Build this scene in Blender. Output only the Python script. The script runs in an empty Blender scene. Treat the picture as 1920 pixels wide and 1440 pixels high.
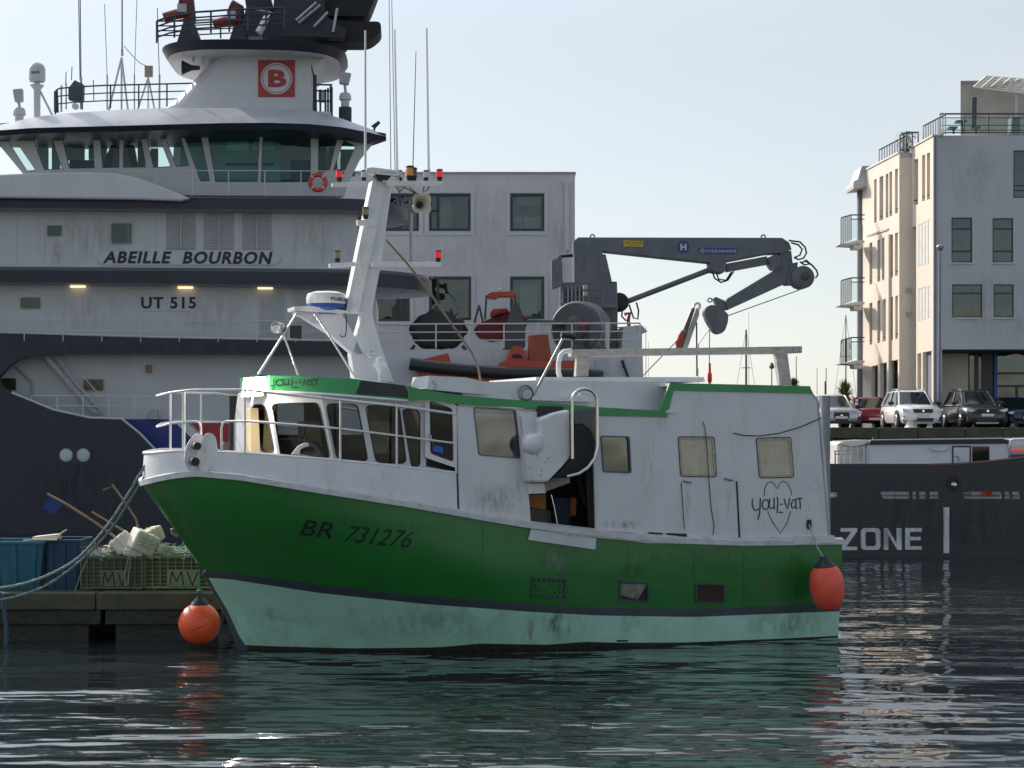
import bpy, bmesh, math, random
from mathutils import Vector, Matrix
from mathutils.geometry import tessellate_polygon
random.seed(7)
R = math.radians
SC = bpy.context.scene
COL = SC.collection
# ---------------------------------------------------------------- camera, sky, sun, exposure
F, CX, YH, EYE = 3200.0, 960.0, 800.0, 4.3      # focal length in photo pixels, principal column, horizon row, eye height in metres
cam = bpy.data.cameras.new('camera'); co = bpy.data.objects.new('camera', cam); COL.objects.link(co)
cam.sensor_width = 36; cam.lens = F / 1920 * 36; cam.shift_y = (YH - 720) / 1920; cam.clip_start = 0.5; cam.clip_end = 6000
co.location = (0, 0, EYE); co.rotation_euler = (R(90), 0, 0); SC.camera = co
SUN = Vector((-0.63, 0.61, 0.50)).normalized()
W = bpy.data.worlds.new('World'); SC.world = W; W.use_nodes = True
nt = W.node_tree; nt.nodes.clear()
sky = nt.nodes.new('ShaderNodeTexSky'); sky.sky_type = 'NISHITA'; sky.sun_disc = False
sky.sun_elevation = math.asin(SUN.z); sky.sun_rotation = math.atan2(SUN.x, SUN.y)
sky.air_density = 1.0; sky.dust_density = 0.5; sky.ozone_density = 1.2; sky.altitude = 0
hs = nt.nodes.new('ShaderNodeHueSaturation'); hs.inputs['Saturation'].default_value = 0.66
bg = nt.nodes.new('ShaderNodeBackground'); bg.inputs[1].default_value = 0.105
# faint veil of high cloud, the same all the way round
tc = nt.nodes.new('ShaderNodeTexCoord'); mp = nt.nodes.new('ShaderNodeMapping'); mp.inputs['Scale'].default_value = (1.2, 1.2, 7)
nz = nt.nodes.new('ShaderNodeTexNoise'); nz.inputs['Scale'].default_value = 2.2; nz.inputs['Detail'].default_value = 5
cr = nt.nodes.new('ShaderNodeValToRGB'); cr.color_ramp.elements[0].position = 0.38; cr.color_ramp.elements[0].color = (0.62, 0.62, 0.62, 1)
cr.color_ramp.elements[1].position = 0.75; cr.color_ramp.elements[1].color = (1, 1, 1, 1)
mx = nt.nodes.new('ShaderNodeMixRGB'); mx.inputs[2].default_value = (6.2, 6.4, 6.55, 1)
out = nt.nodes.new('ShaderNodeOutputWorld')
# the haze is bright towards the sun and thin away from it, thicker low down
vd_ = nt.nodes.new('ShaderNodeVectorMath'); vd_.operation = 'DOT_PRODUCT'; vd_.inputs[1].default_value = SUN
m1 = nt.nodes.new('ShaderNodeMapRange'); m1.interpolation_type = 'SMOOTHSTEP'; m1.inputs['From Min'].default_value = -0.45; m1.inputs['From Max'].default_value = 0.75; m1.inputs['To Min'].default_value = 0.04; m1.inputs['To Max'].default_value = 0.75
sx_ = nt.nodes.new('ShaderNodeSeparateXYZ'); m2_ = nt.nodes.new('ShaderNodeMapRange'); m2_.inputs['From Max'].default_value = 0.9; m2_.inputs['To Min'].default_value = 1.0; m2_.inputs['To Max'].default_value = 0.8
ma = nt.nodes.new('ShaderNodeMath'); ma.operation = 'MULTIPLY'; mb_ = nt.nodes.new('ShaderNodeMath'); mb_.operation = 'MULTIPLY'
for a, b in ((tc.outputs['Generated'], mp.inputs[0]), (mp.outputs[0], nz.inputs[0]), (nz.outputs[0], cr.inputs[0]), (tc.outputs['Generated'], vd_.inputs[0]), (vd_.outputs['Value'], m1.inputs[0]), (tc.outputs['Generated'], sx_.inputs[0]), (sx_.outputs[2], m2_.inputs[0]), (m1.outputs[0], ma.inputs[0]), (m2_.outputs[0], ma.inputs[1]), (ma.outputs[0], mb_.inputs[0]), (cr.outputs[0], mb_.inputs[1]), (mb_.outputs[0], mx.inputs[0]),
             (sky.outputs[0], hs.inputs['Color']), (hs.outputs[0], mx.inputs[1]), (mx.outputs[0], bg.inputs[0]), (bg.outputs[0], out.inputs[0])):
    nt.links.new(a, b)
# forward scatter: the sky brightens smoothly towards the sun
m3_ = nt.nodes.new('ShaderNodeMapRange'); m3_.interpolation_type = 'SMOOTHSTEP'; m3_.inputs['From Min'].default_value = 0.84; m3_.inputs['From Max'].default_value = 1.0; m3_.inputs['To Min'].default_value = 1.0; m3_.inputs['To Max'].default_value = 1.7
m4_ = nt.nodes.new('ShaderNodeMath'); m4_.operation = 'MULTIPLY'; m4_.inputs[1].default_value = bg.inputs[1].default_value
m5_ = nt.nodes.new('ShaderNodeMapRange'); m5_.interpolation_type = 'SMOOTHSTEP'; m5_.inputs['From Min'].default_value = 0.20; m5_.inputs['From Max'].default_value = 0.60; m5_.inputs['To Min'].default_value = 0.0; m5_.inputs['To Max'].default_value = 2.1
m6_ = nt.nodes.new('ShaderNodeMapRange'); m6_.interpolation_type = 'SMOOTHSTEP'; m6_.inputs['From Min'].default_value = 0.15; m6_.inputs['From Max'].default_value = 0.95
m7_ = nt.nodes.new('ShaderNodeMath'); m7_.operation = 'MULTIPLY_ADD'
nt.links.new(sx_.outputs[2], m5_.inputs[0]); nt.links.new(vd_.outputs['Value'], m6_.inputs[0]); nt.links.new(m5_.outputs[0], m7_.inputs[0]); nt.links.new(m6_.outputs[0], m7_.inputs[1]); nt.links.new(m3_.outputs[0], m7_.inputs[2])
nt.links.new(vd_.outputs['Value'], m3_.inputs[0]); nt.links.new(m7_.outputs[0], m4_.inputs[0]); nt.links.new(m4_.outputs[0], bg.inputs[1])
sl = bpy.data.lights.new('sun', 'SUN'); sl.energy = 3.8; sl.angle = R(0.53); sl.color = (1.0, 0.88, 0.74)
so = bpy.data.objects.new('sun', sl); COL.objects.link(so); so.rotation_euler = SUN.to_track_quat('Z', 'Y').to_euler(); so.location = (-60, 20, 60)
vs = SC.view_settings; SC.display_settings.display_device = 'sRGB'
vs.view_transform = 'Standard'; vs.look = 'None'; vs.exposure = 0.35; vs.gamma = 1.0; vs.use_curve_mapping = False
try:
    SC.cycles.max_bounces = 8; SC.cycles.transparent_max_bounces = 12
except Exception: pass

# ---------------------------------------------------------------- materials
MATS = {}
def mat(name, col=(0.5, 0.5, 0.5), rough=0.5, metal=0.0, var=0.12, vs_=1.5, dirt=None, dirt_amt=0.0, dirt_scale=(3, 3, 0.5), bump=0.0, bscale=40, emit=None, estr=0.0, spec=0.5, coat=0.0):
    if name in MATS: return MATS[name]
    m = bpy.data.materials.new(name); m.use_nodes = True; t = m.node_tree; n = t.nodes; L = t.links
    b = n['Principled BSDF']; b.inputs['Roughness'].default_value = rough; b.inputs['Metallic'].default_value = metal
    b.inputs['Specular IOR Level'].default_value = spec; b.inputs['Coat Weight'].default_value = coat
    geo = n.new('ShaderNodeNewGeometry')
    nz = n.new('ShaderNodeTexNoise'); nz.inputs['Scale'].default_value = vs_; nz.inputs['Detail'].default_value = 6; nz.inputs['Roughness'].default_value = 0.6
    L.new(geo.outputs['Position'], nz.inputs['Vector'])
    mr = n.new('ShaderNodeMapRange'); mr.inputs['From Min'].default_value = 0.3; mr.inputs['From Max'].default_value = 0.7
    mr.inputs['To Min'].default_value = 1 - var; mr.inputs['To Max'].default_value = 1 + var
    L.new(nz.outputs[0], mr.inputs[0])
    mul = n.new('ShaderNodeMixRGB'); mul.blend_type = 'MULTIPLY'; mul.inputs[0].default_value = 1; mul.inputs[1].default_value = (*col, 1)
    L.new(mr.outputs[0], mul.inputs[2]); src = mul.outputs[0]
    if dirt:
        mp = n.new('ShaderNodeMapping'); mp.inputs['Scale'].default_value = dirt_scale; L.new(geo.outputs['Position'], mp.inputs[0])
        n2 = n.new('ShaderNodeTexNoise'); n2.inputs['Scale'].default_value = 1.0; n2.inputs['Detail'].default_value = 8; n2.inputs['Roughness'].default_value = 0.7
        L.new(mp.outputs[0], n2.inputs['Vector'])
        m2 = n.new('ShaderNodeMapRange'); m2.inputs['From Min'].default_value = 0.52; m2.inputs['From Max'].default_value = 0.78; m2.inputs['To Max'].default_value = dirt_amt
        L.new(n2.outputs[0], m2.inputs[0])
        mm = n.new('ShaderNodeMixRGB'); mm.inputs[2].default_value = (*dirt, 1); L.new(m2.outputs[0], mm.inputs[0]); L.new(src, mm.inputs[1]); src = mm.outputs[0]
    L.new(src, b.inputs['Base Color'])
    if bump:
        n3 = n.new('ShaderNodeTexNoise'); n3.inputs['Scale'].default_value = bscale; n3.inputs['Detail'].default_value = 4; L.new(geo.outputs['Position'], n3.inputs['Vector'])
        bp = n.new('ShaderNodeBump'); bp.inputs['Strength'].default_value = 1.0; bp.inputs['Distance'].default_value = bump
        L.new(n3.outputs[0], bp.inputs['Height']); L.new(bp.outputs[0], b.inputs['Normal'])
    if emit: b.inputs['Emission Color'].default_value = (*emit, 1); b.inputs['Emission Strength'].default_value = estr
    MATS[name] = m; return m
def glass(name, tint=(0.5, 0.55, 0.55), refl=0.5, rough=0.02):
    """thin pane: tinted see-through plus a mirror that grows towards grazing angles"""
    if name in MATS: return MATS[name]
    m = bpy.data.materials.new(name); m.use_nodes = True; t = m.node_tree; n = t.nodes; L = t.links; n.clear()
    o = n.new('ShaderNodeOutputMaterial'); tr = n.new('ShaderNodeBsdfTransparent'); tr.inputs[0].default_value = (*tint, 1)
    gl = n.new('ShaderNodeBsdfGlossy'); gl.inputs['Roughness'].default_value = rough; gl.inputs[0].default_value = (0.9, 0.93, 0.95, 1)
    fr = n.new('ShaderNodeFresnel'); fr.inputs[0].default_value = 1.0 + refl
    geo = n.new('ShaderNodeNewGeometry'); nz = n.new('ShaderNodeTexNoise'); nz.inputs['Scale'].default_value = 1.3; nz.inputs['Detail'].default_value = 1; L.new(geo.outputs['Position'], nz.inputs['Vector'])
    bp = n.new('ShaderNodeBump'); bp.inputs['Distance'].default_value = 0.02; bp.inputs['Strength'].default_value = 1; L.new(nz.outputs[0], bp.inputs['Height']); L.new(bp.outputs[0], gl.inputs['Normal'])
    mx = n.new('ShaderNodeMixShader'); L.new(fr.outputs[0], mx.inputs[0]); L.new(tr.outputs[0], mx.inputs[1]); L.new(gl.outputs[0], mx.inputs[2]); L.new(mx.outputs[0], o.inputs[0])
    MATS[name] = m; return m
RUST = (0.16, 0.075, 0.035)
GRIME = (0.16, 0.13, 0.10)
white = mat('white_boat_paint', (0.60, 0.61, 0.64), 0.42, var=0.06, dirt=(0.34, 0.27, 0.20), dirt_amt=0.38, dirt_scale=(4.5, 4.5, 0.55), bump=0.004, bscale=3)
white2 = mat('white_metal_paint', (0.66, 0.66, 0.67), 0.4, var=0.08, dirt=(0.30, 0.24, 0.18), dirt_amt=0.5, dirt_scale=(7, 7, 2))
grubby = mat('scuffed_grey_wood', (0.42, 0.40, 0.38), 0.7, var=0.25, vs_=8, dirt=(0.75, 0.75, 0.76), dirt_amt=0.8, dirt_scale=(2, 2, 6), bump=0.004)
green = mat('green_hull_paint', (0.016, 0.15, 0.024), 0.36, var=0.10, vs_=0.9, dirt=(0.055, 0.10, 0.055), dirt_amt=0.45, dirt_scale=(5, 5, 0.6), bump=0.016, bscale=1.6)
green2 = mat('green_roof_paint', (0.03, 0.25, 0.075), 0.4, var=0.12, dirt=(0.05, 0.09, 0.05), dirt_amt=0.4, dirt_scale=(2, 2, 2))
stripe = mat('dark_grey_waterline_paint', (0.045, 0.06, 0.075), 0.5, var=0.15)
boot = mat('pale_green_antifouling', (0.36, 0.62, 0.49), 0.55, var=0.10, dirt=(0.10, 0.12, 0.07), dirt_amt=0.5, dirt_scale=(1.6, 1.6, 0.45), bump=0.014, bscale=1.6)
weed = mat('weed_and_fouling', (0.022, 0.024, 0.012), 0.8, var=0.4, vs_=12, dirt=(0.09, 0.045, 0.02), dirt_amt=0.8, dirt_scale=(6, 6, 6), bump=0.03, bscale=14)
black = mat('black_rubber', (0.012, 0.012, 0.014), 0.6, var=0.2)
dark = mat('dark_interior', (0.02, 0.02, 0.022), 0.8, var=0.3)
steel = mat('stainless_steel', (0.55, 0.54, 0.52), 0.25, 1.0, var=0.1, vs_=6)
galv = mat('galvanised_steel', (0.34, 0.35, 0.37), 0.5, 0.6, var=0.2, vs_=6)
ltext = mat('black_lettering', (0.01, 0.013, 0.014), 0.45)
orange = mat('orange_buoy_vinyl', (0.85, 0.105, 0.03), 0.38, var=0.10, vs_=4, dirt=(0.35, 0.05, 0.03), dirt_amt=0.5, dirt_scale=(5, 5, 5))
navy = mat('navy_ship_paint', (0.011, 0.014, 0.031), 0.45, var=0.18, vs_=0.5, dirt=(0.03, 0.026, 0.026), dirt_amt=0.35, dirt_scale=(1.2, 1.2, 0.2), bump=0.01, bscale=0.7)
swhite = mat('white_ship_paint', (0.52, 0.53, 0.56), 0.45, var=0.05, vs_=0.6, dirt=(0.42, 0.36, 0.28), dirt_amt=0.28, dirt_scale=(1.5, 1.5, 0.18), bump=0.012, bscale=0.8)
sgrey = mat('grey_ship_roof_paint', (0.30, 0.31, 0.34), 0.45, var=0.15, vs_=0.7, dirt=(0.12, 0.10, 0.10), dirt_amt=0.5, dirt_scale=(0.8, 0.8, 0.8))
louv = mat('louvre_grey', (0.42, 0.43, 0.46), 0.6)
craneg = mat('blue_grey_crane_paint', (0.115, 0.125, 0.145), 0.45, var=0.15, vs_=1.5, dirt=(0.05, 0.04, 0.035), dirt_amt=0.5, dirt_scale=(3, 3, 0.8))
red = mat('red_paint', (0.50, 0.03, 0.02), 0.45, var=0.15)
redo = mat('orange_red_boat_paint', (0.42, 0.045, 0.02), 0.45, var=0.15, dirt=(0.2, 0.05, 0.03), dirt_amt=0.5, dirt_scale=(3, 3, 3))
rust = mat('rusty_brown_canvas', (0.30, 0.075, 0.04), 0.8, var=0.2)
concrete = mat('weathered_concrete', (0.075, 0.075, 0.045), 0.85, var=0.3, vs_=2.5, dirt=(0.035, 0.045, 0.02), dirt_amt=0.9, dirt_scale=(1.5, 1.5, 1.2), bump=0.02, bscale=12)
wetc = mat('wet_algae_concrete', (0.02, 0.022, 0.015), 0.5, var=0.4, vs_=2.5, dirt=(0.06, 0.06, 0.04), dirt_amt=0.6, dirt_scale=(2, 2, 1), bump=0.02, bscale=10)
stone = mat('dark_quay_stone', (0.075, 0.068, 0.055), 0.9, var=0.35, vs_=1.5, dirt=(0.02, 0.025, 0.012), dirt_amt=0.9, dirt_scale=(1, 1, 0.5), bump=0.04, bscale=5)
asphalt = mat('asphalt', (0.055, 0.055, 0.055), 0.9, var=0.2, vs_=3)
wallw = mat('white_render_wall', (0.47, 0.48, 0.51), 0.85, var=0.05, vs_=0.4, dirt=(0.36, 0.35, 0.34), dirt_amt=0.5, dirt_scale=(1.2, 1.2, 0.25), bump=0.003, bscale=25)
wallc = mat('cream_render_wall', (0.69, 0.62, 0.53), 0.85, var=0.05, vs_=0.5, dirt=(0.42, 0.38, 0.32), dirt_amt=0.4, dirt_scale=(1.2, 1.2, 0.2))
frameb = mat('dark_blue_window_frame', (0.018, 0.024, 0.04), 0.4)
room = mat('dim_room', (0.10, 0.11, 0.10), 0.9, var=0.4, vs_=1.2)
roomg = mat('dim_green_room', (0.20, 0.28, 0.25), 0.9, var=0.2, vs_=0.6)
teal = mat('teal_cabin_wall', (0.17, 0.36, 0.34), 0.7, var=0.1)
pane_d = glass('dark_window_pane', (0.62, 0.64, 0.64), 0.30)
pane_t = glass('teal_window_pane', (0.80, 0.91, 0.89), 0.30)
pane_m = glass('reflective_window_pane', (0.5, 0.52, 0.52), 0.9)
pane_c = glass('clear_rail_glass', (0.88, 0.95, 0.94), 0.25)
yell = mat('frosted_cream_panel', (0.50, 0.46, 0.34), 0.5, var=0.10, vs_=5, dirt=(0.3, 0.22, 0.12), dirt_amt=0.5, dirt_scale=(6, 6, 3))

# ---------------------------------------------------------------- geometry helpers
class Pl:
    """a plane in the world; W(px,py,off) is the point of it seen at a photo pixel, moved off metres along its normal"""
    def __init__(s, o, n): s.o = Vector(o); s.n = Vector(n).normalized()
    def W(s, px, py, off=0.0):
        d = Vector(((px - CX) / F, 1.0, (YH - py) / F)); e = Vector((0, 0, EYE))
        k = (s.o - e).dot(s.n) / d.dot(s.n)
        return e + d * k + s.n * off
def vplane(ox, oy, ang, n=0.0):
    a = R(ang); nn = Vector((math.sin(a), -math.cos(a), 0)); return Pl(Vector((ox, oy, 0)) + nn * n, nn)
def at(px, py, Y): return Vector(((px - CX) / F * Y, Y, EYE + (YH - py) / F * Y))
def zc(ox, oy, k):
    """coordinates read in an enlarged view, back to photo pixels"""
    return lambda *c: [(ox + c[i] / k, oy + c[i + 1] / k) for i in range(0, len(c), 2)]
def rnd(pts, r=4, k=4):
    """round the corners of a pixel polygon"""
    o = []; n = len(pts)
    for i in range(n):
        p = Vector(pts[i]); a = Vector(pts[i - 1]) - p; b = Vector(pts[(i + 1) % n]) - p
        q = min(r, a.length * .45, b.length * .45); A = p + a.normalized() * q; B = p + b.normalized() * q
        for j in range(k + 1):
            t = j / k; o.append(tuple(A * (1 - t) ** 2 + p * 2 * t * (1 - t) + B * t * t))
    return o
def rect(x0, y0, x1, y1): return [(x0, y0), (x1, y0), (x1, y1), (x0, y1)]
def interp(tab, x):
    if x <= tab[0][0]:
        (x0, y0), (x1, y1) = tab[0], tab[1]; return y0
    for (x0, y0), (x1, y1) in zip(tab, tab[1:]):
        if x <= x1: return y0 + (y1 - y0) * (x - x0) / (x1 - x0)
    return tab[-1][1]
class MB:
    def __init__(s): s.v = []; s.f = []; s.m = []
    def add(s, vs, fs, mi=0):
        b = len(s.v); s.v += [Vector(v) for v in vs]; s.f += [tuple(b + i for i in f) for f in fs]; s.m += [mi] * len(fs); return s
    def box(s, c, a, b, d, mi=0):
        c, a, b, d = map(Vector, (c, a, b, d))
        vs = [c + a * i + b * j + d * k for i in (-1, 1) for j in (-1, 1) for k in (-1, 1)]
        return s.add(vs, [(0, 1, 3, 2), (4, 6, 7, 5), (0, 4, 5, 1), (2, 3, 7, 6), (0, 2, 6, 4), (1, 5, 7, 3)], mi)
    def abox(s, x0, y0, z0, x1, y1, z1, mi=0):
        return s.box(((x0 + x1) / 2, (y0 + y1) / 2, (z0 + z1) / 2), ((x1 - x0) / 2, 0, 0), (0, (y1 - y0) / 2, 0), (0, 0, (z1 - z0) / 2), mi)
    def tube(s, pts, r, k=8, mi=0, closed=False, r1=None):
        pts = [Vector(p) for p in pts]; n = len(pts); vs = []; prev = None
        for i, p in enumerate(pts):
            if closed: t = pts[(i + 1) % n] - pts[i - 1]
            else: t = pts[min(i + 1, n - 1)] - pts[max(i - 1, 0)]
            t.normalize()
            if prev is None:
                up = Vector((0, 0, 1)) if abs(t.z) < .9 else Vector((1, 0, 0)); x = t.cross(up).normalized()
            else: x = (prev - t * prev.dot(t)).normalized()
            prev = x; y = t.cross(x); rr = r if r1 is None else r + (r1 - r) * i / (n - 1)
            vs += [p + (x * math.cos(a) + y * math.sin(a)) * rr for a in (2 * math.pi * j / k for j in range(k))]
        fs = []
        for i in range(n if closed else n - 1):
            for j in range(k):
                a = i * k + j; b = i * k + (j + 1) % k; c = ((i + 1) % n) * k + (j + 1) % k; d = ((i + 1) % n) * k + j
                fs.append((a, b, c, d))
        if not closed: fs += [tuple(range(k))[::-1], tuple((n - 1) * k + j for j in range(k))]
        return s.add(vs, fs, mi)
    def lathe(s, c, axis, prof, k=20, mi=0):
        """prof: (radius, distance along axis)"""
        c = Vector(c); t = Vector(axis).normalized(); up = Vector((0, 0, 1)) if abs(t.z) < .9 else Vector((1, 0, 0)); x = t.cross(up).normalized(); y = t.cross(x)
        vs = []
        for r, h in prof: vs += [c + t * h + (x * math.cos(a) + y * math.sin(a)) * max(r, 1e-4) for a in (2 * math.pi * j / k for j in range(k))]
        fs = [(i * k + j, i * k + (j + 1) % k, (i + 1) * k + (j + 1) % k, (i + 1) * k + j) for i in range(len(prof) - 1) for j in range(k)]
        fs += [tuple(range(k))[::-1], tuple((len(prof) - 1) * k + j for j in range(k))]
        return s.add(vs, fs, mi)
    def ball(s, c, r, k=20, sz=1.0, mi=0):
        return s.lathe(c, (0, 0, 1), [(r * math.sin(math.pi * i / 12), -r * sz * math.cos(math.pi * i / 12)) for i in range(13)], k, mi)
    def prism(s, outer, vec, holes=(), mi=0):
        """solid plate: outline with holes, thickened by vec"""
        outer = [Vector(p) for p in outer]; holes = [[Vector(p) for p in h] for h in holes]; vec = Vector(vec)
        nn = Vector((0, 0, 0))
        for i in range(len(outer)): nn += outer[i - 1].cross(outer[i])
        nn.normalize(); ux = nn.orthogonal().normalized(); uy = nn.cross(ux)
        loops = [outer] + holes; flat = [[Vector((p.dot(ux), p.dot(uy), 0)) for p in l] for l in loops]
        tr = tessellate_polygon(flat); allp = [p for l in loops for p in l]; n = len(allp)
        fs = [tuple(t) for t in tr] + [tuple(i + n for i in reversed(t)) for t in tr]
        b = 0
        for l in loops:
            m = len(l); fs += [(b + i, b + (i + 1) % m, b + (i + 1) % m + n, b + i + n) for i in range(m)]; b += m
        return s.add(allp + [p + vec for p in allp], fs, mi)
    def loft(s, rows, mi=0, caps=False, closed=False, mis=None):
        k = len(rows[0]); vs = [p for r in rows for p in r]; b = len(s.v); s.v += [Vector(v) for v in vs]
        for i in range(len(rows) - 1):
            for j in range(k if closed else k - 1):
                s.f.append((b + i * k + j, b + i * k + (j + 1) % k, b + (i + 1) * k + (j + 1) % k, b + (i + 1) * k + j)); s.m.append(mis[i] if mis else mi)
        if caps:
            s.f.append(tuple(b + j for j in range(k))[::-1]); s.m.append(mi); s.f.append(tuple(b + (len(rows) - 1) * k + j for j in range(k))); s.m.append(mi)
        return s
    def ribbon(s, Wf, pts, w, off=0.004, mi=0):
        """flat painted stroke w pixels wide on a surface"""
        pts = [Vector(p) for p in pts]; L_ = []; R_ = []
        for i, p in enumerate(pts):
            t = (pts[min(i + 1, len(pts) - 1)] - pts[max(i - 1, 0)]); t = Vector((-t.y, t.x)).normalized() * w / 2
            L_.append(Wf(*(p + t), off)); R_.append(Wf(*(p - t), off))
        n = len(pts); return s.add(L_ + R_, [(i, i + 1, n + i + 1, n + i) for i in range(n - 1)], mi)
    def build(s, name, mats, parent=None, smooth=None, label=None, kind=None, bevel=0.0, recalc=True, doubles=False):
        if not isinstance(mats, (list, tuple)): mats = [mats]
        c = Vector([(min(v[i] for v in s.v) + max(v[i] for v in s.v)) / 2 for i in range(3)])
        me = bpy.data.meshes.new(name); me.from_pydata([v - c for v in s.v], [], s.f)
        for m in mats: me.materials.append(m)
        me.polygons.foreach_set('material_index', s.m)
        if recalc or doubles:
            bm = bmesh.new(); bm.from_mesh(me)
            if doubles: bmesh.ops.remove_doubles(bm, verts=bm.verts, dist=1e-4)
            bmesh.ops.recalc_face_normals(bm, faces=bm.faces); bm.to_mesh(me); bm.free()
        if smooth:
            me.polygons.foreach_set('use_smooth', [True] * len(me.polygons)); me.set_sharp_from_angle(angle=R(smooth))
        me.update()
        o = bpy.data.objects.new(name, me); COL.objects.link(o)
        if parent:
            o.parent = parent; o.location = c - wpos(parent)
        else: o.location = c
        if label: o['label'] = label
        if kind: o['kind'] = kind
        if bevel:
            bv = o.modifiers.new('bevel', 'BEVEL'); bv.width = bevel; bv.segments = 2; bv.limit_method = 'ANGLE'
        return o
def wpos(o):
    p = Vector((0, 0, 0))
    while o: p += o.location; o = o.parent
    return p
def thing(name, label, cat, loc, group=None):
    o = bpy.data.objects.new(name, None); COL.objects.link(o); o.location = loc; o.empty_display_size = .3
    o['label'] = label; o['category'] = cat
    if group: o['group'] = group
    return o
def tag(o, label, cat, group=None):
    o['label'] = label; o['category'] = cat
    if group: o['group'] = group
    return o
def structure(o): o['kind'] = 'structure'; return o
def copy_thing(o, label, move=None, rotz=None, name=None):
    """copy of a thing with its parts and sub-parts; rotation about the thing's own base"""
    def rec(x, p):
        c = x.copy(); COL.objects.link(c); c.parent = p
        for ch in list(x.children): rec(ch, c)
        return c
    c = rec(o, None); c['label'] = label
    if move is not None: c.location = move
    if rotz is not None: c.rotation_euler.z = rotz
    return c
def poly(P, pts, off=0.0): return [P.W(x, y, off) for x, y in pts]
STAIN = {}
def stain(Wf, quad, col, dens, parent, name='stain', off=.006, scale=3.0, stretch=6.0, n=8):
    """weathering mark: a thin skin on a surface, broken up by noise and fading out at its own edges; quad is tl, tr, br, bl in photo pixels"""
    key = (col, dens, scale, stretch)
    if key not in STAIN:
        m = bpy.data.materials.new('weathering'); m.use_nodes = True; t = m.node_tree; N = t.nodes; L = t.links; b = N['Principled BSDF']
        b.inputs['Base Color'].default_value = (*col, 1); b.inputs['Roughness'].default_value = .75
        uv = N.new('ShaderNodeTexCoord'); sp = N.new('ShaderNodeSeparateXYZ'); L.new(uv.outputs['UV'], sp.inputs[0]); prev = None
        for i in (0, 1):
            a = N.new('ShaderNodeMath'); a.operation = 'SUBTRACT'; a.inputs[1].default_value = .5; L.new(sp.outputs[i], a.inputs[0])
            c = N.new('ShaderNodeMath'); c.operation = 'ABSOLUTE'; L.new(a.outputs[0], c.inputs[0])
            d = N.new('ShaderNodeMapRange'); d.inputs['From Min'].default_value = .5; d.inputs['From Max'].default_value = .12; L.new(c.outputs[0], d.inputs[0])
            if prev is None: prev = d.outputs[0]
            else:
                e = N.new('ShaderNodeMath'); e.operation = 'MULTIPLY'; L.new(prev, e.inputs[0]); L.new(d.outputs[0], e.inputs[1]); prev = e.outputs[0]
        g = N.new('ShaderNodeNewGeometry'); mp = N.new('ShaderNodeMapping'); mp.inputs['Scale'].default_value = (scale * stretch, scale * stretch, scale); L.new(g.outputs['Position'], mp.inputs[0])
        nz = N.new('ShaderNodeTexNoise'); nz.inputs['Scale'].default_value = 1; nz.inputs['Detail'].default_value = 7; nz.inputs['Roughness'].default_value = .7; L.new(mp.outputs[0], nz.inputs['Vector'])
        mr = N.new('ShaderNodeMapRange'); mr.inputs['From Min'].default_value = .42; mr.inputs['From Max'].default_value = .66; mr.inputs['To Max'].default_value = dens * .62; L.new(nz.outputs[0], mr.inputs[0])
        f = N.new('ShaderNodeMath'); f.operation = 'MULTIPLY'; f.use_clamp = True; L.new(prev, f.inputs[0]); L.new(mr.outputs[0], f.inputs[1]); L.new(f.outputs[0], b.inputs['Alpha'])
        STAIN[key] = m
    tl, tr, br, bl = map(Vector, quad); vs = []
    for j in range(n + 1):
        for i in range(n + 1):
            p = (tl * (1 - i / n) + tr * (i / n)) * (1 - j / n) + (bl * (1 - i / n) + br * (i / n)) * (j / n); vs.append(Wf(p.x, p.y, off))
    b = MB().add(vs, [(j * (n + 1) + i, j * (n + 1) + i + 1, (j + 1) * (n + 1) + i + 1, (j + 1) * (n + 1) + i) for j in range(n) for i in range(n)])
    o = b.build(name, STAIN[key], parent, recalc=False); uvl = o.data.uv_layers.new(name='uv')
    for lp_ in o.data.loops: uvl.data[lp_.index].uv = ((lp_.vertex_index % (n + 1)) / n, 1 - (lp_.vertex_index // (n + 1)) / n)
    return o
def sheet(P, outer, off=0.004, holes=(), name='panel', m=None, parent=None, **k):
    """thin plate on a plane, in front by off"""
    t = min(off * .8, 0.01) if off > 0 else 0.01
    return MB().prism(poly(P, outer, off), P.n * -t, [poly(P, h, off) for h in holes]).build(name, m, parent, **k)
def solid(P, outer, depth, name, m, parent=None, holes=(), off=0.0, **k):
    """a body: outline on the plane, depth metres going back"""
    return MB().prism(poly(P, outer, off), P.n * -depth, [poly(P, h, off) for h in holes]).build(name, m, parent, **k)
TXT = {}
def textmesh(txt, bold=0.0):
    key = (txt, bold)
    if key in TXT: return TXT[key]
    cu = bpy.data.curves.new('lettering', 'FONT'); cu.body = txt; cu.offset = bold; cu.resolution_u = 3; cu.space_character = 1.0 + bold * 4
    o = bpy.data.objects.new('lettering', cu); COL.objects.link(o)
    me = bpy.data.meshes.new_from_object(o); vs = [v.co.copy() for v in me.vertices]; fs = [tuple(p.vertices) for p in me.polygons]
    bpy.data.objects.remove(o); bpy.data.curves.remove(cu); bpy.data.meshes.remove(me)
    x0 = min(v.x for v in vs); x1 = max(v.x for v in vs); y0 = min(v.y for v in vs); y1 = max(v.y for v in vs)
    TXT[key] = ([((v.x - x0) / (x1 - x0), (v.y - y0) / (y1 - y0)) for v in vs], fs); return TXT[key]
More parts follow.
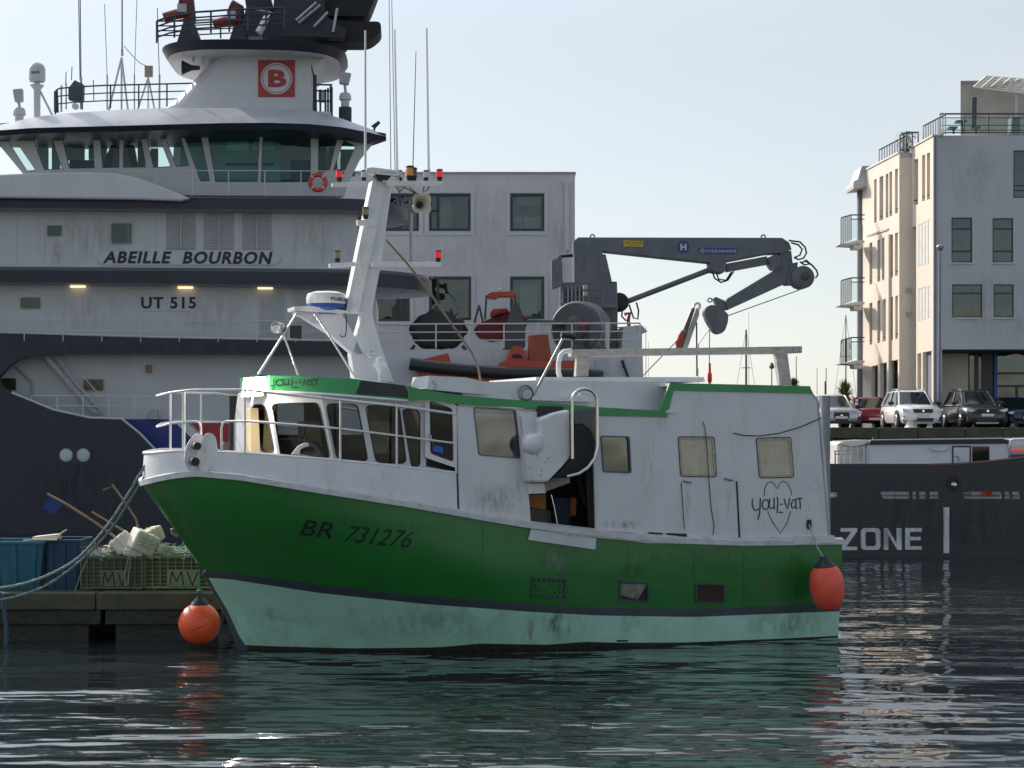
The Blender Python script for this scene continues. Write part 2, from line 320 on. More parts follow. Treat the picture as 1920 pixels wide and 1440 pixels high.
def lettering(Wf, txt, quad, m, parent, off=0.006, bold=0.02, shear=0.0, name='lettering', **k):
    """quad: pixel corners top-left, top-right, bottom-right, bottom-left"""
    uv, fs = textmesh(txt, bold); tl, tr, br, bl = map(Vector, quad); b = MB()
    vs = []
    for u, v in uv:
        p = (bl * (1 - u) + br * u) * (1 - v) + (tl * (1 - u) + tr * u) * v
        p.x += shear * (v - .5) * abs(tl.y - bl.y); vs.append(Wf(p.x, p.y, off))
    b.add(vs, fs); return b.build(name, m, parent, recalc=False, **k)
def windowp(P, quad, frame_m, pane_m_, parent, r=3, fw=2.5, proud=0.02, name='window', rec=0.06, mull=()):
    """window part with a frame, its pane a sub-part; the hole in the wall has the same outline"""
    q = rnd(quad, r) if r else list(quad); c = sum((Vector(p) for p in q), Vector((0, 0))) / len(q)
    inn = []
    for p in q:
        d = Vector(p) - c; inn.append(tuple(c + Vector((d.x * max(0, 1 - fw / max(abs(d.x), 6)) if abs(d.x) > 2 else d.x, d.y * max(0, 1 - fw / max(abs(d.y), 6)) if abs(d.y) > 2 else d.y))))
    o = MB().prism(poly(P, q, proud), P.n * -(proud + rec), [poly(P, inn, proud)])
    for (a, b_, w) in mull:
        t = (Vector(b_) - Vector(a)); s_ = Vector((-t.y, t.x)).normalized() * w / 2; a = Vector(a); b_ = Vector(b_)
        o.prism(poly(P, [tuple(a + s_), tuple(b_ + s_), tuple(b_ - s_), tuple(a - s_)], proud - .006), P.n * -(rec - .01))
    f = o.build(name, frame_m, parent)
    MB().prism(poly(P, inn, -rec * .5), P.n * -0.008).build('pane', pane_m_, f)
    return f
def railing(P, tops, h, nposts, nr, r, m, parent, name='railing', off=0.0, skip=False):
    """tops: pixel polyline of the hand rail; h: rail height in pixels"""
    b = MB(); ev = []
    for i in range(nr):
        b.tube([P.W(x, y + h * i / nr, off) for x, y in tops], r if i == 0 else r * .8, 6)
    L = [0]
    for a, c in zip(tops, tops[1:]): L.append(L[-1] + (Vector(c) - Vector(a)).length)
    for i in range(nposts):
        d = L[-1] * i / max(1, nposts - 1)
        for j in range(len(tops) - 1):
            if d <= L[j + 1] + 1e-6:
                t = (d - L[j]) / max(1e-6, L[j + 1] - L[j]); x = tops[j][0] + (tops[j + 1][0] - tops[j][0]) * t; y = tops[j][1] + (tops[j + 1][1] - tops[j][1]) * t; break
        b.tube([P.W(x, y, off), P.W(x, y + h, off)], r, 6)
    return b.build(name, m, parent, smooth=50)

# ================================================================ THE SETTING
# water: real waves near the camera, one great sheet to the horizon
wm = bpy.data.materials.new('harbour_water'); wm.use_nodes = True; n = wm.node_tree.nodes; L = wm.node_tree.links; b = n['Principled BSDF']
b.inputs['Base Color'].default_value = (0.017, 0.024, 0.026, 1); b.inputs['Roughness'].default_value = 0.02; b.inputs['IOR'].default_value = 1.48; b.inputs['Specular IOR Level'].default_value = 0.5
geo = n.new('ShaderNodeNewGeometry'); hh = None
for sx, sy, sc, dist, det in ((0.13, 0.50, 1.0, 0.24, 0.4), (0.34, 1.6, 1.0, 0.085, 0.6), (0.8, 3.4, 1.0, 0.030, 1.0), (2.0, 7.0, 1.0, 0.006, 1.5)):
    mp = n.new('ShaderNodeMapping'); mp.inputs['Scale'].default_value = (sx, sy, 1); mp.inputs['Rotation'].default_value = (0, 0, R(6)); L.new(geo.outputs['Position'], mp.inputs[0])
    nz = n.new('ShaderNodeTexNoise'); nz.inputs['Scale'].default_value = sc; nz.inputs['Detail'].default_value = det; nz.inputs['Roughness'].default_value = 0.45; nz.inputs['Distortion'].default_value = 0.4; L.new(mp.outputs[0], nz.inputs['Vector'])
    mu = n.new('ShaderNodeMath'); mu.operation = 'MULTIPLY'; mu.inputs[1].default_value = dist; L.new(nz.outputs[0], mu.inputs[0])
    if hh is None: hh = mu.outputs[0]
    else:
        ad = n.new('ShaderNodeMath'); ad.operation = 'ADD'; L.new(hh, ad.inputs[0]); L.new(mu.outputs[0], ad.inputs[1]); hh = ad.outputs[0]
# calmer patches and ruffled patches
mp = n.new('ShaderNodeMapping'); mp.inputs['Scale'].default_value = (0.06, 0.11, 1); L.new(geo.outputs['Position'], mp.inputs[0])
nz = n.new('ShaderNodeTexNoise'); nz.inputs['Detail'].default_value = 3; L.new(mp.outputs[0], nz.inputs['Vector'])
mr = n.new('ShaderNodeMapRange'); mr.inputs['From Min'].default_value = .35; mr.inputs['From Max'].default_value = .65; mr.inputs['To Min'].default_value = .55; mr.inputs['To Max'].default_value = 1.15; L.new(nz.outputs[0], mr.inputs[0])
mu = n.new('ShaderNodeMath'); mu.operation = 'MULTIPLY'; L.new(hh, mu.inputs[0]); L.new(mr.outputs[0], mu.inputs[1])
# sheltered, calmer water close to the hulls and towards the right quay
sp = n.new('ShaderNodeSeparateXYZ'); L.new(geo.outputs['Position'], sp.inputs[0])
for ax, a0, a1, lo_ in ((0, 5.0, 9.0, 1.05), (1, 27.5, 32.0, .45)):
    r_ = n.new('ShaderNodeMapRange'); r_.interpolation_type = 'SMOOTHSTEP'; r_.inputs['From Min'].default_value = a0; r_.inputs['From Max'].default_value = a1; r_.inputs['To Min'].default_value = 1; r_.inputs['To Max'].default_value = lo_; L.new(sp.outputs[ax], r_.inputs[0])
    m_ = n.new('ShaderNodeMath'); m_.operation = 'MULTIPLY'; L.new(mu.outputs[0], m_.inputs[0]); L.new(r_.outputs[0], m_.inputs[1]); mu = m_
bp = n.new('ShaderNodeBump'); bp.inputs['Strength'].default_value = 1; bp.inputs['Distance'].default_value = 1; L.new(mu.outputs[0], bp.inputs['Height']); L.new(bp.outputs[0], b.inputs['Normal'])
structure(MB().add([(-900, 2, 0), (900, 2, 0), (900, 1500, 0), (-900, 1500, 0)], [(0, 1, 2, 3)]).build('water', wm, recalc=False))
QZ = 4.24      # top of the quay above the water
def slab(b, pts, z0, z1, mi=0): return b.prism([(x, y, z1) for x, y in pts], (0, 0, z0 - z1), mi=mi)
qpts = [(-120, 88), (6.0, 88), (6.0, 70.6), (140, 70.6), (140, 170), (-120, 170)]
structure(slab(MB(), qpts, -1, QZ).build('quay_ground', asphalt))
# coping stones and courses of the near quay face
qw = bpy.data.objects.new('quay_wall', None); COL.objects.link(qw); qw.location = (40, 70.4, 0); qw['kind'] = 'structure'
x = 6.0; k = 0; rr = random.Random(3)
while x < 34:
    w = rr.uniform(1.5, 2.3)
    MB().abox(x + .015, 70.02 - rr.uniform(0, .03), QZ - .42, x + w - .015, 70.9, QZ + .008 + rr.uniform(0, .02)).build('coping_stone', concrete if k % 3 else stone, qw, bevel=.02); x += w; k += 1
for row in range(5):
    x = 6.0 - rr.uniform(0, 1)
    while x < 34:
        w = rr.uniform(1.1, 1.7); z1 = QZ - .44 - row * .55
        MB().abox(x + .02, 70.14 - rr.uniform(0, .04), z1 - .53, x + w - .02, 70.55, z1).build('stone', stone, qw); x += w
MB().abox(6.0, 70.3, -1, 140, 70.6, QZ - .01).build('wall_core', stone, qw)
# pontoon at left, where the crates stand
PZ = 0.98; pon = bpy.data.objects.new('pontoon', None); COL.objects.link(pon); pon.location = (-10, 36, 0); pon['kind'] = 'structure'
pr = random.Random(5); x = -17.0
while x < -5.75:
    w = min(2.9, -5.7 - x)
    MB().abox(x + .012, 34.0 + pr.uniform(0, .02), PZ - .33, x + w - .012, 38.2, PZ).build('deck_slab', concrete, pon, bevel=.02); x += w
x = -17.0
while x < -5.9:
    MB().abox(x + .02, 34.1, 0.34, min(x + 2.9, -5.8) - .02, 34.55, PZ - .34).build('beam', wetc, pon, bevel=.02)
    MB().abox(x + .2, 34.25, -1, min(x + 2.6, -5.9), 37.8, 0.33).build('float', wetc, pon); x += 2.95
MB().abox(-17, 34.6, .3, -5.75, 38.1, PZ - .335).build('core', wetc, pon)

# ================================================================ THE FISHING BOAT
NB = 2.25                                              # half beam at the rail
sc_ = Vector((( 1577 - CX) / F * (F * EYE / 395), F * EYE / 395, 0))   # port corner of the stern on the water
TH = R(18.5); BU = Vector((math.cos(TH), math.sin(TH), 0)); BV = Vector((math.sin(TH), -math.cos(TH), 0))
BO = sc_ - BV * (NB * .93)
def bp_(s, n, z): return BO - BU * s + BV * n + Vector((0, 0, z))
def B(n): return Pl(BO + BV * n, BV)
def scr(p): return CX + F * p.x / p.y, YH - F * (p.z - EYE) / p.y
def sof(px, py, n):
    p = B(n).W(px, py); return -(p - BO).dot(BU), p.z
STEM = sorted([(sof(px, py, 0)[1], sof(px, py, 0)[0]) for px, py in ((262, 850), (268, 912), (300, 955), (335, 1005), (370, 1052), (402, 1105), (430, 1160), (447, 1213))])
STEM = [(-1.2, STEM[0][1] - .55)] + STEM
print('stem', STEM)
SHEER = [(262, 913), (300, 903), (330, 897), (370, 893), (450, 900), (600, 925), (760, 950), (900, 975), (990, 990), (1120, 1005), (1250, 1018), (1400, 1023), (1600, 1020)]
ST1 = [(380, 1070), (430, 1073), (600, 1097), (800, 1118), (990, 1132), (1120, 1139), (1300, 1142), (1600, 1130)]
ST0 = [(x, y + (15 if x > 500 else 13)) for x, y in ST1]
def hb(s, z):
    """half breadth of the hull"""
    h = max(0, min(1, z / 2.6)); se = interp(STEM, z); w = (se - s)
    if w <= 0: return 0.0
    bm = 2.08 + (NB - 2.08) * min(1, z / 1.6) if z < 1.6 else NB
    Le = 7.6 + (4.6 - 7.6) * h; w = min(1, w / Le); p = 1.9 + .5 * h; q = 1.05 + .95 * h ** 1.2
    v = bm * (1 - (1 - w) ** p) ** (1 / q)
    if z < 0: v *= max(.2, 1 + z * .5)
    return v * (1 - .05 * max(0, (2.5 - s) / 2.5) ** 2)
def zcur(s, tab, extra=0.0):
    z = 2.0; n = 1.0
    for _ in range(7):
        n = hb(s, min(z, 3.3)) ; p = bp_(s, n, 0); px = CX + F * p.x / p.y; z = EYE + (YH - interp(tab, px)) / F * p.y + extra
    return z
def hullW(px, py, off=0.0):
    n = 2.0
    for _ in range(12):
        s, z = sof(px, py, n); n2 = hb(s, z); n = n * .5 + n2 * .5
    s, z = sof(px, py, n); return bp_(s, n, z) + BV * off
def str_(z): return interp([(-1, .0), (0, 0), (1.9, -.02), (4, .1)], z)
NS = 56
def hrow(fz):
    """one waterline/row of the port side, from stern to stem"""
    out = []
    for i in range(NS + 1):
        f = i / NS; f = 1 - (1 - f) ** 1.7
        z = 1.5; s = 5
        for _ in range(8):
            s = f * interp(STEM, z); z = fz(s)
        n = hb(s, z) if i < NS else 0.0
        out.append((s, n, z))
    return out
fsh = lambda s: zcur(s, SHEER); fs1 = lambda s: zcur(s, ST1); fs0 = lambda s: zcur(s, ST0)
rows = [hrow(lambda s: -1.0), hrow(lambda s: -.35), hrow(lambda s: .0), hrow(lambda s: interp([(0, .02), (3.5, .035), (5.0, .09), (5.6, .13), (6.3, .09), (7.6, .14), (8.4, .07), (10, .05), (12.5, .09)], s)), hrow(lambda s: .5 * (fs0(s) + .1)), hrow(fs0), hrow(fs1)]
for k in range(1, 8): rows.append(hrow(lambda s, k=k: fs1(s) + (fsh(s) - fs1(s)) * k / 7))
mis = [0, 0, 3, 0, 0, 1] + [2] * 7
boat = thing('fishing_boat', 'green and white fishing boat with sun glinting in the floodlight over its wheelhouse', 'fishing boat', bp_(6, 0, 0))
hull = MB()
for sgn in (1, -1):
    hull.loft([[bp_(s, n * sgn, z) for s, n, z in r] for r in rows], mis=mis)
tr = [[bp_(r[0][0], r[0][1], r[0][2]), bp_(r[0][0], -r[0][1], r[0][2])] for r in rows]
hull.loft(tr, mis=mis)
hull_o = hull.build('hull', [boot, stripe, green, weed], boat, smooth=40, doubles=True)
# stem bar
MB().loft([[bp_(interp(STEM, z) + .05, .04, z), bp_(interp(STEM, z) + .05, -.04, z), bp_(interp(STEM, z) - .15, -.09, z), bp_(interp(STEM, z) - .15, .09, z)] for z in [-.9, 0, .4, .8, 1.2, 1.5]], closed=True, caps=True).build('stem_bar', stripe, boat, smooth=30)
# deck
dk = []
for i in range(24):
    s = 13.0 * i / 23; z = fsh(s) - .12; n = hb(s, z) * .985; dk.append([bp_(s, n, z), bp_(s, -n, z)])
MB().loft(dk).build('deck', galv, boat)
# rubbing strake and white bulwark, all round the bow
stk = []; tp = hrow(fsh)
def off_n(r, d, dz=0):
    """push a row outwards in plan"""
    P_ = [Vector((s, n, 0)) for s, n, z in r]; o = []
    for i in range(len(r)):
        if i == len(r) - 1: t = Vector((0, -1, 0))
        else: t = (P_[i + 1] - P_[max(0, i - 1)]).normalized()
        nn = Vector((-t.y, t.x, 0)); nn = nn if nn.y > 0 or nn.x > .5 else -nn
        o.append((r[i][0] + nn.x * d, (r[i][1] + nn.y * d) if i < len(r) - 1 else 0, r[i][2] + dz))
    return o
def band(r_list, name, m, mis=None, smooth=35):
    b = MB()
    for sg in (1, -1): b.loft([[bp_(s, n * sg, z) for s, n, z in r] for r in r_list], mis=mis)
    return b.build(name, m, boat, smooth=smooth, doubles=True)
STK0 = SHEER; band([off_n(tp, 0.0, -.005), off_n(tp, .07, 0), off_n(tp, .075, .10), off_n(tp, -.03, .14)], 'rubbing_strake', [mat('scuffed_strake', (0.55, 0.56, 0.58), .6, var=.15, vs_=5, dirt=(0.28, 0.26, 0.25), dirt_amt=.9, dirt_scale=(2.5, 2.5, 9))])
BWT = [(262, 851), (330, 847), (450, 850), (600, 862), (700, 871), (860, 889), (1000, 905)]
def brow(h, inset):
    r = []
    for s, n, z in tp:
        if s < sbw: continue
        zt = zb(s); zz = z + .13 + (zt - z - .13) * h
        r.append((s - (inset * h * .3 if s > 11 else 0), max(0, n - inset * h), zz))
    return r
def zb(s):
    p = bp_(s, hb(s, 3.0), 0); px = CX + F * p.x / p.y; return EYE + (YH - interp(BWT, px)) / F * p.y
sbw = sof(862, 900, NB)[0]
bul = [brow(0, .02), brow(.5, .05), brow(1, .07), [(s, max(0, n - .05), z + .01) for s, n, z in brow(1, .07)], [(s - (.1 if s > 12 else 0), max(0, n - .08), z) for s, n, z in brow(0, .02)]]
def fixend(r):
    return r[:-1] + [(r[-1][0], 0.0, r[-1][2])]
band([fixend(r) for r in bul], 'bulwark', white)
capr = [(s, max(0, n - .03), z + .015) for s, n, z in brow(1, .07)]
cb = MB(); cb.tube([bp_(s, n, z) for s, n, z in capr] + [bp_(s, -n, z) for s, n, z in capr[-2::-1]], .035, 6); cb.build('bulwark_cap', white2, boat, smooth=50)
# railing on the bulwark
def rpath(tab, s0, sb=True, s1=None):
    P = []
    for s, n, z in fixend(brow(1, .07)):
        if s < s0 or (s1 and s > s1): continue
        if s > 12: s -= .18 * ((s - 12) / 1.5) ** 2
        p = bp_(s, n, 0); px = CX + F * p.x / p.y; P.append((s, n, EYE + (YH - interp(tab, px)) / F * p.y))
    if not sb: return [bp_(*p) for p in P]
    return [bp_(*p) for p in P] + [bp_(s, -n, z) for s, n, z in P[-2::-1]]
s_r = sof(868, 800, NB - .07)[0]
RT = [(262, 752), (290, 744), (320, 736), (360, 731), (460, 731), (510, 737), (633, 749), (745, 761), (868, 778)]
RM = [(262, 812), (290, 802), (320, 794), (360, 790), (413, 790), (470, 790), (510, 793), (633, 803), (745, 817), (868, 833)]
rb = MB(); rb.tube(rpath(RT, s_r), .024, 8); mid = rpath(RM, s_r); pxs = [scr(p)[0] for p in mid]; ip = min(range(len(mid)), key=lambda i: mid[i].x); ia = max(i for i in range(ip) if pxs[i] > 412); ib = min(i for i in range(ip + 1) if pxs[i] < 372)
dn_ = lambda p, k: p + Vector((0, 0, -k))
rb.tube(mid[:ia + 1] + [dn_(mid[ia], .03) - BU * .06, dn_(mid[ia], .12) - BU * .09, dn_(mid[ia], .55) - BU * .09], .02, 8); rb.tube([dn_(mid[ib], .55) + BU * .09, dn_(mid[ib], .12) + BU * .09, dn_(mid[ib], .03) + BU * .06] + mid[ib:], .02, 8)
def smap(px, n=NB - .2):
    return sof(px, 850, n)[0]
def post(px, b=rb, r=.021, side=1):
    best = min(fixend(brow(1, .07)), key=lambda q: abs((lambda p: CX + F * p.x / p.y)(bp_(q[0], q[1] * side, q[2])) - px))
    s, n, z = best
    if s > 12: s -= .18 * ((s - 12) / 1.5) ** 2
    p = bp_(s, n, 0); qx = CX + F * p.x / p.y; zt = EYE + (YH - interp(RT, qx)) / F * p.y
    b.tube([bp_(s, n * side, z), bp_(s, n * side, zt)], r, 8)
for px in (299, 330, 468, 632, 745, 850): post(px)
for px in (341, 380, 450): post(px, side=-1)
rb.build('railing', white2, boat, smooth=50)
# anchor roller cheeks at the bow
z5 = zc(0, 780, 3.0)
ch = [(346, 860), (350, 835), (362, 817), (372, 812), (380, 820), (379, 845), (378, 893), (358, 890), (350, 875)]
P0 = B(1.32); o_ = solid(P0, rnd([(345, 862), (349, 838), (360, 819), (372, 811), (381, 817), (380, 893), (357, 891)], 5), .06, 'roller_cheek', white2, boat)
solid(B(1.55), rnd([(369, 862), (376, 828), (386, 813), (396, 811), (405, 820), (409, 848), (409, 860), (380, 893)], 5), .05, 'roller_cheek', white2, boat)
mb = MB(); p = B(1.3).W(366, 836); mb.lathe(p, BV, [(.07, 0), (.07, .3)], 12); p = B(1.3).W(362, 865); mb.lathe(p, BV, [(.08, 0), (.08, .3)], 12); mb.build('roller', black, boat, smooth=40)
# --- wheelhouse: five wall facets with real window openings
def facet(px0, n0, px1, n1, lean=0.0):
    """upright facet through two points of the plan given by photo column and lateral position"""
    a = B(n0).W(px0, 860); b = B(n1).W(px1, 860); d = (b - a); d.z = 0; d.normalize(); nn = Vector((d.y, -d.x, 0))
    if nn.dot(Vector((0, -1, 0))) < 0: nn = -nn
    return Pl(a, nn)
z4 = zc(260, 660, 3.6); z6 = zc(560, 660, 5.3333)
FS = facet(604, 1.78, 860, 1.95); FC = facet(505, 1.22, 604, 1.78); FF = facet(452, -.9, 505, 1.22)
wins = {
 'F': [[(472, 758), (493, 757), (501, 768), (516, 850), (488, 848)]],
 'C': [[(508, 756), (594, 754), (600, 765), (620, 861), (526, 856)]],
 'S': [[(610, 756), (671, 757), (691, 866), (631, 862)], [(684, 759), (749, 761), (763, 870), (704, 868)], [(753, 765), (788, 768), (788, 873), (776, 877), (770, 872)]]}
def facew(P, outline, hs, nm='wall'):
    rh = [rnd(h, 12) for h in hs]
    o = solid(P, outline, .05, nm, white, boat, holes=rh)
    for h in hs: windowp(P, h, black, pane_d, boat, r=12, fw=1.6, proud=.012, rec=.03)
    return o
facew(FF, [(446, 738), (501, 737), (529, 905), (424, 900)], wins['F'])
facew(FC, [(501, 737), (602, 738), (636, 915), (529, 905)], wins['C'])
facew(FS, [(602, 736), (666, 740), (770, 750), (860, 764), (860, 935), (636, 915)], wins['S'] + [[(800, 752), (866 - 8, 768), (858, 884), (800, 872)]][:0])
# dark sheet laid on the wall for the shade in the door opening
sheet(FS, [(799, 757), (857, 768), (857, 885), (799, 874)], .012, name='doorway_shade_sheet', m=dark, parent=boat)
DP = facet(797, 1.99, 856, 2.20)
dq = [(797, 741), (803, 739), (852, 757), (862, 880), (856, 878), (797, 857)]
do = solid(DP, rnd([(797, 738), (805, 739), (856, 759), (857, 878), (797, 858)], 6), .035, 'door', white2, boat, holes=[rnd([(806, 751), (848, 766), (850, 866), (807, 850)], 6)])
windowp(DP, [(806, 751), (848, 766), (850, 866), (807, 850)], black, pane_d, do, r=6, fw=1.6, proud=.01, name='window')
sheet(DP, [(812, 834), (831, 838), (831, 850), (812, 846)], .016, name='sticker', m=mat('blue_sticker', (.03, .10, .55), .5), parent=do)
MB().tube([DP.W(803, 816, .02), DP.W(808, 816, .06), DP.W(813, 832, .06), DP.W(815, 838, .02)], .012, 6).build('handle', steel, do, smooth=50)
# inside: floor, back bulkhead, seat, console, papers
MB().box(bp_(9.3, 0, fsh(9) + .35), BU * 1.9, BV * 1.3, (0, 0, .02)).build('cabin_floor', dark, boat)
MB().box(B(0).W(800, 800), BU * .03, BV * 1.5, (0, 0, .9)).build('cabin_bulkhead', mat('varnished_brown_bulkhead', (0.05, 0.032, 0.02), .5), boat)
MB().prism(poly(B(-1.5), [(430, 742), (860, 742), (860, 900), (430, 900)]), BV * -.04, [poly(B(-1.5), rect(x, 756, x + 50, 815)) for x in (520, 640)]).build('wall', mat('dark_lining', (.05, .045, .04), .7), boat)
st = MB(); P_ = B(1.0)
st.prism(poly(P_, rnd([(697, 790), (730, 789), (733, 812), (725, 850), (700, 850)], 5)), BV * -.35).build('seat', mat('cream_seat_vinyl', (0.62, 0.50, 0.32), .5), boat)
MB().prism(poly(B(.3), [(560, 790), (600, 790), (604, 862), (558, 862)]), BV * -.02).build('notice_sheet', mat('cream_notice', (0.55, 0.47, 0.33), .7), boat)
lettering(B(.32).W, 'U,', [(561, 799), (577, 799), (577, 826), (561, 826)], ltext, boat, off=0, bold=.0)
MB().prism(poly(B(.6), rnd([(470, 765), (484, 765), (488, 848), (470, 848)], 2)), BV * -.5).build('curtain', mat('cream_curtain', (0.60, 0.50, 0.30), .9), boat)
MB().prism(poly(B(.2), [(500, 825), (560, 822), (560, 862), (500, 862)]), BV * -.8).build('console', mat('brown_console', (0.16, 0.11, 0.08), .6), boat)
# green visor band round the wheelhouse roof
VT = [(452, 709), (478, 706), (501, 704), (588, 706), (671, 711), (760, 724)]; VB = [(452, 737), (478, 735), (504, 732), (588, 735), (665, 741), (760, 750)]
vis = MB()
def visrow(px, top, n, dn=0.0): return B(n + dn).W(px, interp(VT if top else VB, px))
plan = [(450, -.9), (456, -.3), (466, .35), (480, .85), (505, 1.33), (560, 1.62), (604, 1.9), (670, 1.93), (770, 1.98)]
topl = [B(n_ - .12).W(px, interp(VT, px)) for px, n_ in plan]; botl = [B(n_ + .05).W(px, interp(VB, px)) for px, n_ in plan]
# far side: mirror of the near side through the centre plane
mir = lambda p: p - BV * (2 * (p - BO).dot(BV))
T_ = topl + [mir(p) for p in topl[::-1]]; B_ = botl + [mir(p) for p in botl[::-1]]
vis.loft([B_, T_], closed=True); cz = sum((p for p in T_), Vector()) / len(T_) + Vector((0, 0, .06))
kk = len(vis.v); vis.add(T_ + [cz], [(i, (i + 1) % len(T_), len(T_)) for i in range(len(T_))], 1); vis.add(B_, [tuple(range(len(B_)))], 1)
vis.build('roof', [green2, white], boat, smooth=30)
def visW(px, py, off=0.0):
    """surface of the visor"""
    for (a, na), (c, nc) in zip(plan, plan[1:]):
        if px <= c or c == plan[-1][0]:
            t = (px - a) / (c - a); n_ = na + (nc - na) * t; break
    h = (interp(VB, px) - py) / max(1, interp(VB, px) - interp(VT, px)); n_ += .05 - .17 * h
    return B(n_ + off).W(px, py)
MB().prism([visW(x, y, .02) for x, y in z6(575, 415, 625, 285, 870, 312, 1060, 335, 1118, 450, 800, 432)], BV * -.015).build('visor_vent', black, boat)
gut = MB(); gut.tube([B(n_ + .07).W(px, interp(VB, px) + 2) for px, n_ in plan], .025, 6); gut.build('gutter', white2, boat, smooth=50)
# Celtic lettering, drawn stroke by stroke (pixel coordinates of an enlarged view)
GL = [[(1105, 905), (1102, 945), (1112, 975), (1128, 985), (1148, 975)], [(1158, 900), (1156, 960), (1152, 1010), (1141, 1046)],
      [(1193 + 22 * math.cos(a / 8 * math.pi), 945 + 34 * math.sin(a / 8 * math.pi)) for a in range(17)], [(1222, 903), (1217, 950), (1226, 975), (1248, 962)], [(1250, 900), (1252, 978)],
      [(1273, 893), (1276, 940), (1271, 1000), (1290, 996), (1310, 1000)], [(1292, 945), (1308, 943)], [(1318, 905), (1328, 940), (1340, 978), (1350, 940), (1356, 902)],
      [(1396, 912), (1376, 916), (1366, 945), (1374, 972), (1394, 958)], [(1397, 905), (1398, 960), (1404, 976)], [(1404, 908), (1422, 903), (1441, 903)], [(1424, 905), (1428, 950), (1426, 976)]]
def youl(Wf, box, m, name, off, w):
    x0, y0, x1, y1 = box; b = MB()
    for g in GL:
        b.ribbon(Wf, [(x0 + (x - 1102) / 339 * (x1 - x0), y0 + (y - 893) / 153 * (y1 - y0)) for x, y in g], w, off)
    return b.build(name, m, boat, recalc=False)
youl(visW, (497, 709, 597, 734), ltext, 'name_lettering', .02, 2.0)
# --- the flush side: cabin side, shelter, with openings cut through
PS = B(NB - .01)
z7 = zc(700, 680, 3.5556); z8 = zc(1100, 680, 3.5556)
side = [(858, 762), (980, 771), (1008, 772)] + z7(1095, 365, 1115, 420, 1125, 640, 1035, 870, 1050, 1068) + [(996, 990), (862, 968)]
wbig = z7(665, 295, 950, 312, 985, 640, 700, 618)
solid(PS, side, .06, 'cabin_side', white, boat, holes=[rnd(wbig, 6)]); windowp(PS, wbig, mat('grey_rubber_seal', (.09, .10, .12), .6), glass('hazy_window_pane', (.45, .47, .50), 1.0, .10), boat, r=6, fw=2, proud=.015)
aft = [(1112, 780)] + [(1240, 781), (1249, 779), (1262, 731), (1524, 737), (1535, 752), (1548, 860), (1557, 1006), (1400, 1008), (1200, 1003), (1117, 995), (1113, 870)]
w1 = z8(90, 485, 285, 490, 298, 738, 105, 730); w2 = z8(608, 493, 850, 495, 866, 762, 625, 758); w3 = z8(1128, 503, 1360, 496, 1380, 765, 1150, 768)
solid(PS, aft, .06, 'shelter_side', white, boat, holes=[rnd(w1, 5), rnd(w2, 5), rnd(w3, 5)])
windowp(PS, w1, mat('grey_rubber_seal'), pane_m, boat, r=5, fw=2.6, proud=.02)
for w_ in (w2, w3):
    f = windowp(PS, w_, mat('stained_cream_frame', (.40, .36, .27), .6, var=.2, vs_=8, dirt=(.1, .06, .03), dirt_amt=.9, dirt_scale=(9, 9, 9)), yell, boat, r=5, fw=4.5, proud=.012, rec=.012)
    MB().tube([PS.W(x, y, .012) for x, y in rnd(w_, 5)], .008, 4, closed=True).build('seal', black, f)
# starboard side, aft bulkhead, roofs
PSs = B(-NB + .06)
def mirp(pts): return [mir(p) for p in pts]
MB().prism(mirp(poly(PS, [(858, 762)] + [(1008, 772), (1112, 780)] + aft[1:8] + [(1557, 1006), (1400, 1008), (1200, 1003), (996, 990), (862, 968)])), BV * .06).build('shelter_side', white, boat)
cor = [PS.W(1524, 737), PS.W(1535, 752), PS.W(1557, 1010)]
MB().prism([cor[0], cor[1], cor[2], mir(cor[2]), mir(cor[1]), mir(cor[0])], BU * -.05).build('aft_bulkhead', white, boat)
tl = poly(PS, [(1255, 719), (1520, 724)]); MB().prism([tl[0], tl[1], mir(tl[1]), mir(tl[0])], (0, 0, -.05)).build('roof', white, boat)
tl = [PS.W(858, 760) - BV * .1, PS.W(1250, 778) - BV * .1]; tl[1].z = tl[1].z; MB().prism([tl[0], tl[1], mir(tl[1]), mir(tl[0])], (0, 0, -.05)).build('roof', white, boat)
# green bands
for pts in ([(766, 724), (794, 731), (868.7, 742), (1018, 754), (1112, 763), (1236, 770), (1255, 718), (1516, 724), (1524, 738), (1262, 732), (1250, 782), (1112, 779), (1018, 767), (868, 759), (798, 750), (766, 752)],):
    MB().prism(poly(PS, pts, .03), BV * -.06).build('green_trim', green2, boat)
sheet(PS, z8(538, 313, 618, 318, 600, 334, 515, 334), .05, name='bracket', m=white2, parent=boat)
# raised casing on the roof, inboard
PC = B(1.75)
cas = [(868, 745), (868, 712), (922, 716), (1010, 713), (1253, 717), (1236, 771), (1110, 765)]
pf = poly(PC, cas); MB().prism(pf, BV * -3.5).build('casing', white, boat)
solid(B(1.9), z7(330, 175, 360, 165, 372, 87, 612, 98, 700, 118, 780, 130, 780, 205, 735, 212), 1.2, 'roof_box', white, boat)
MB().tube([B(1.92).W(*p) for p in z7(395, 120, 420, 150, 405, 180)], .012, 5).build('scratch_mark', grubby, boat)
MB().prism(poly(B(1.6), [(1005, 707), (1320, 707), (1322, 716), (1005, 717)]), BV * -3.0).build('casing_lid', white2, boat)
MB().prism(poly(B(1.95), z7(1060, 225, 1320, 228, 1460, 240, 1460, 262, 1060, 250)), BV * -.3).build('gutter', white2, boat)
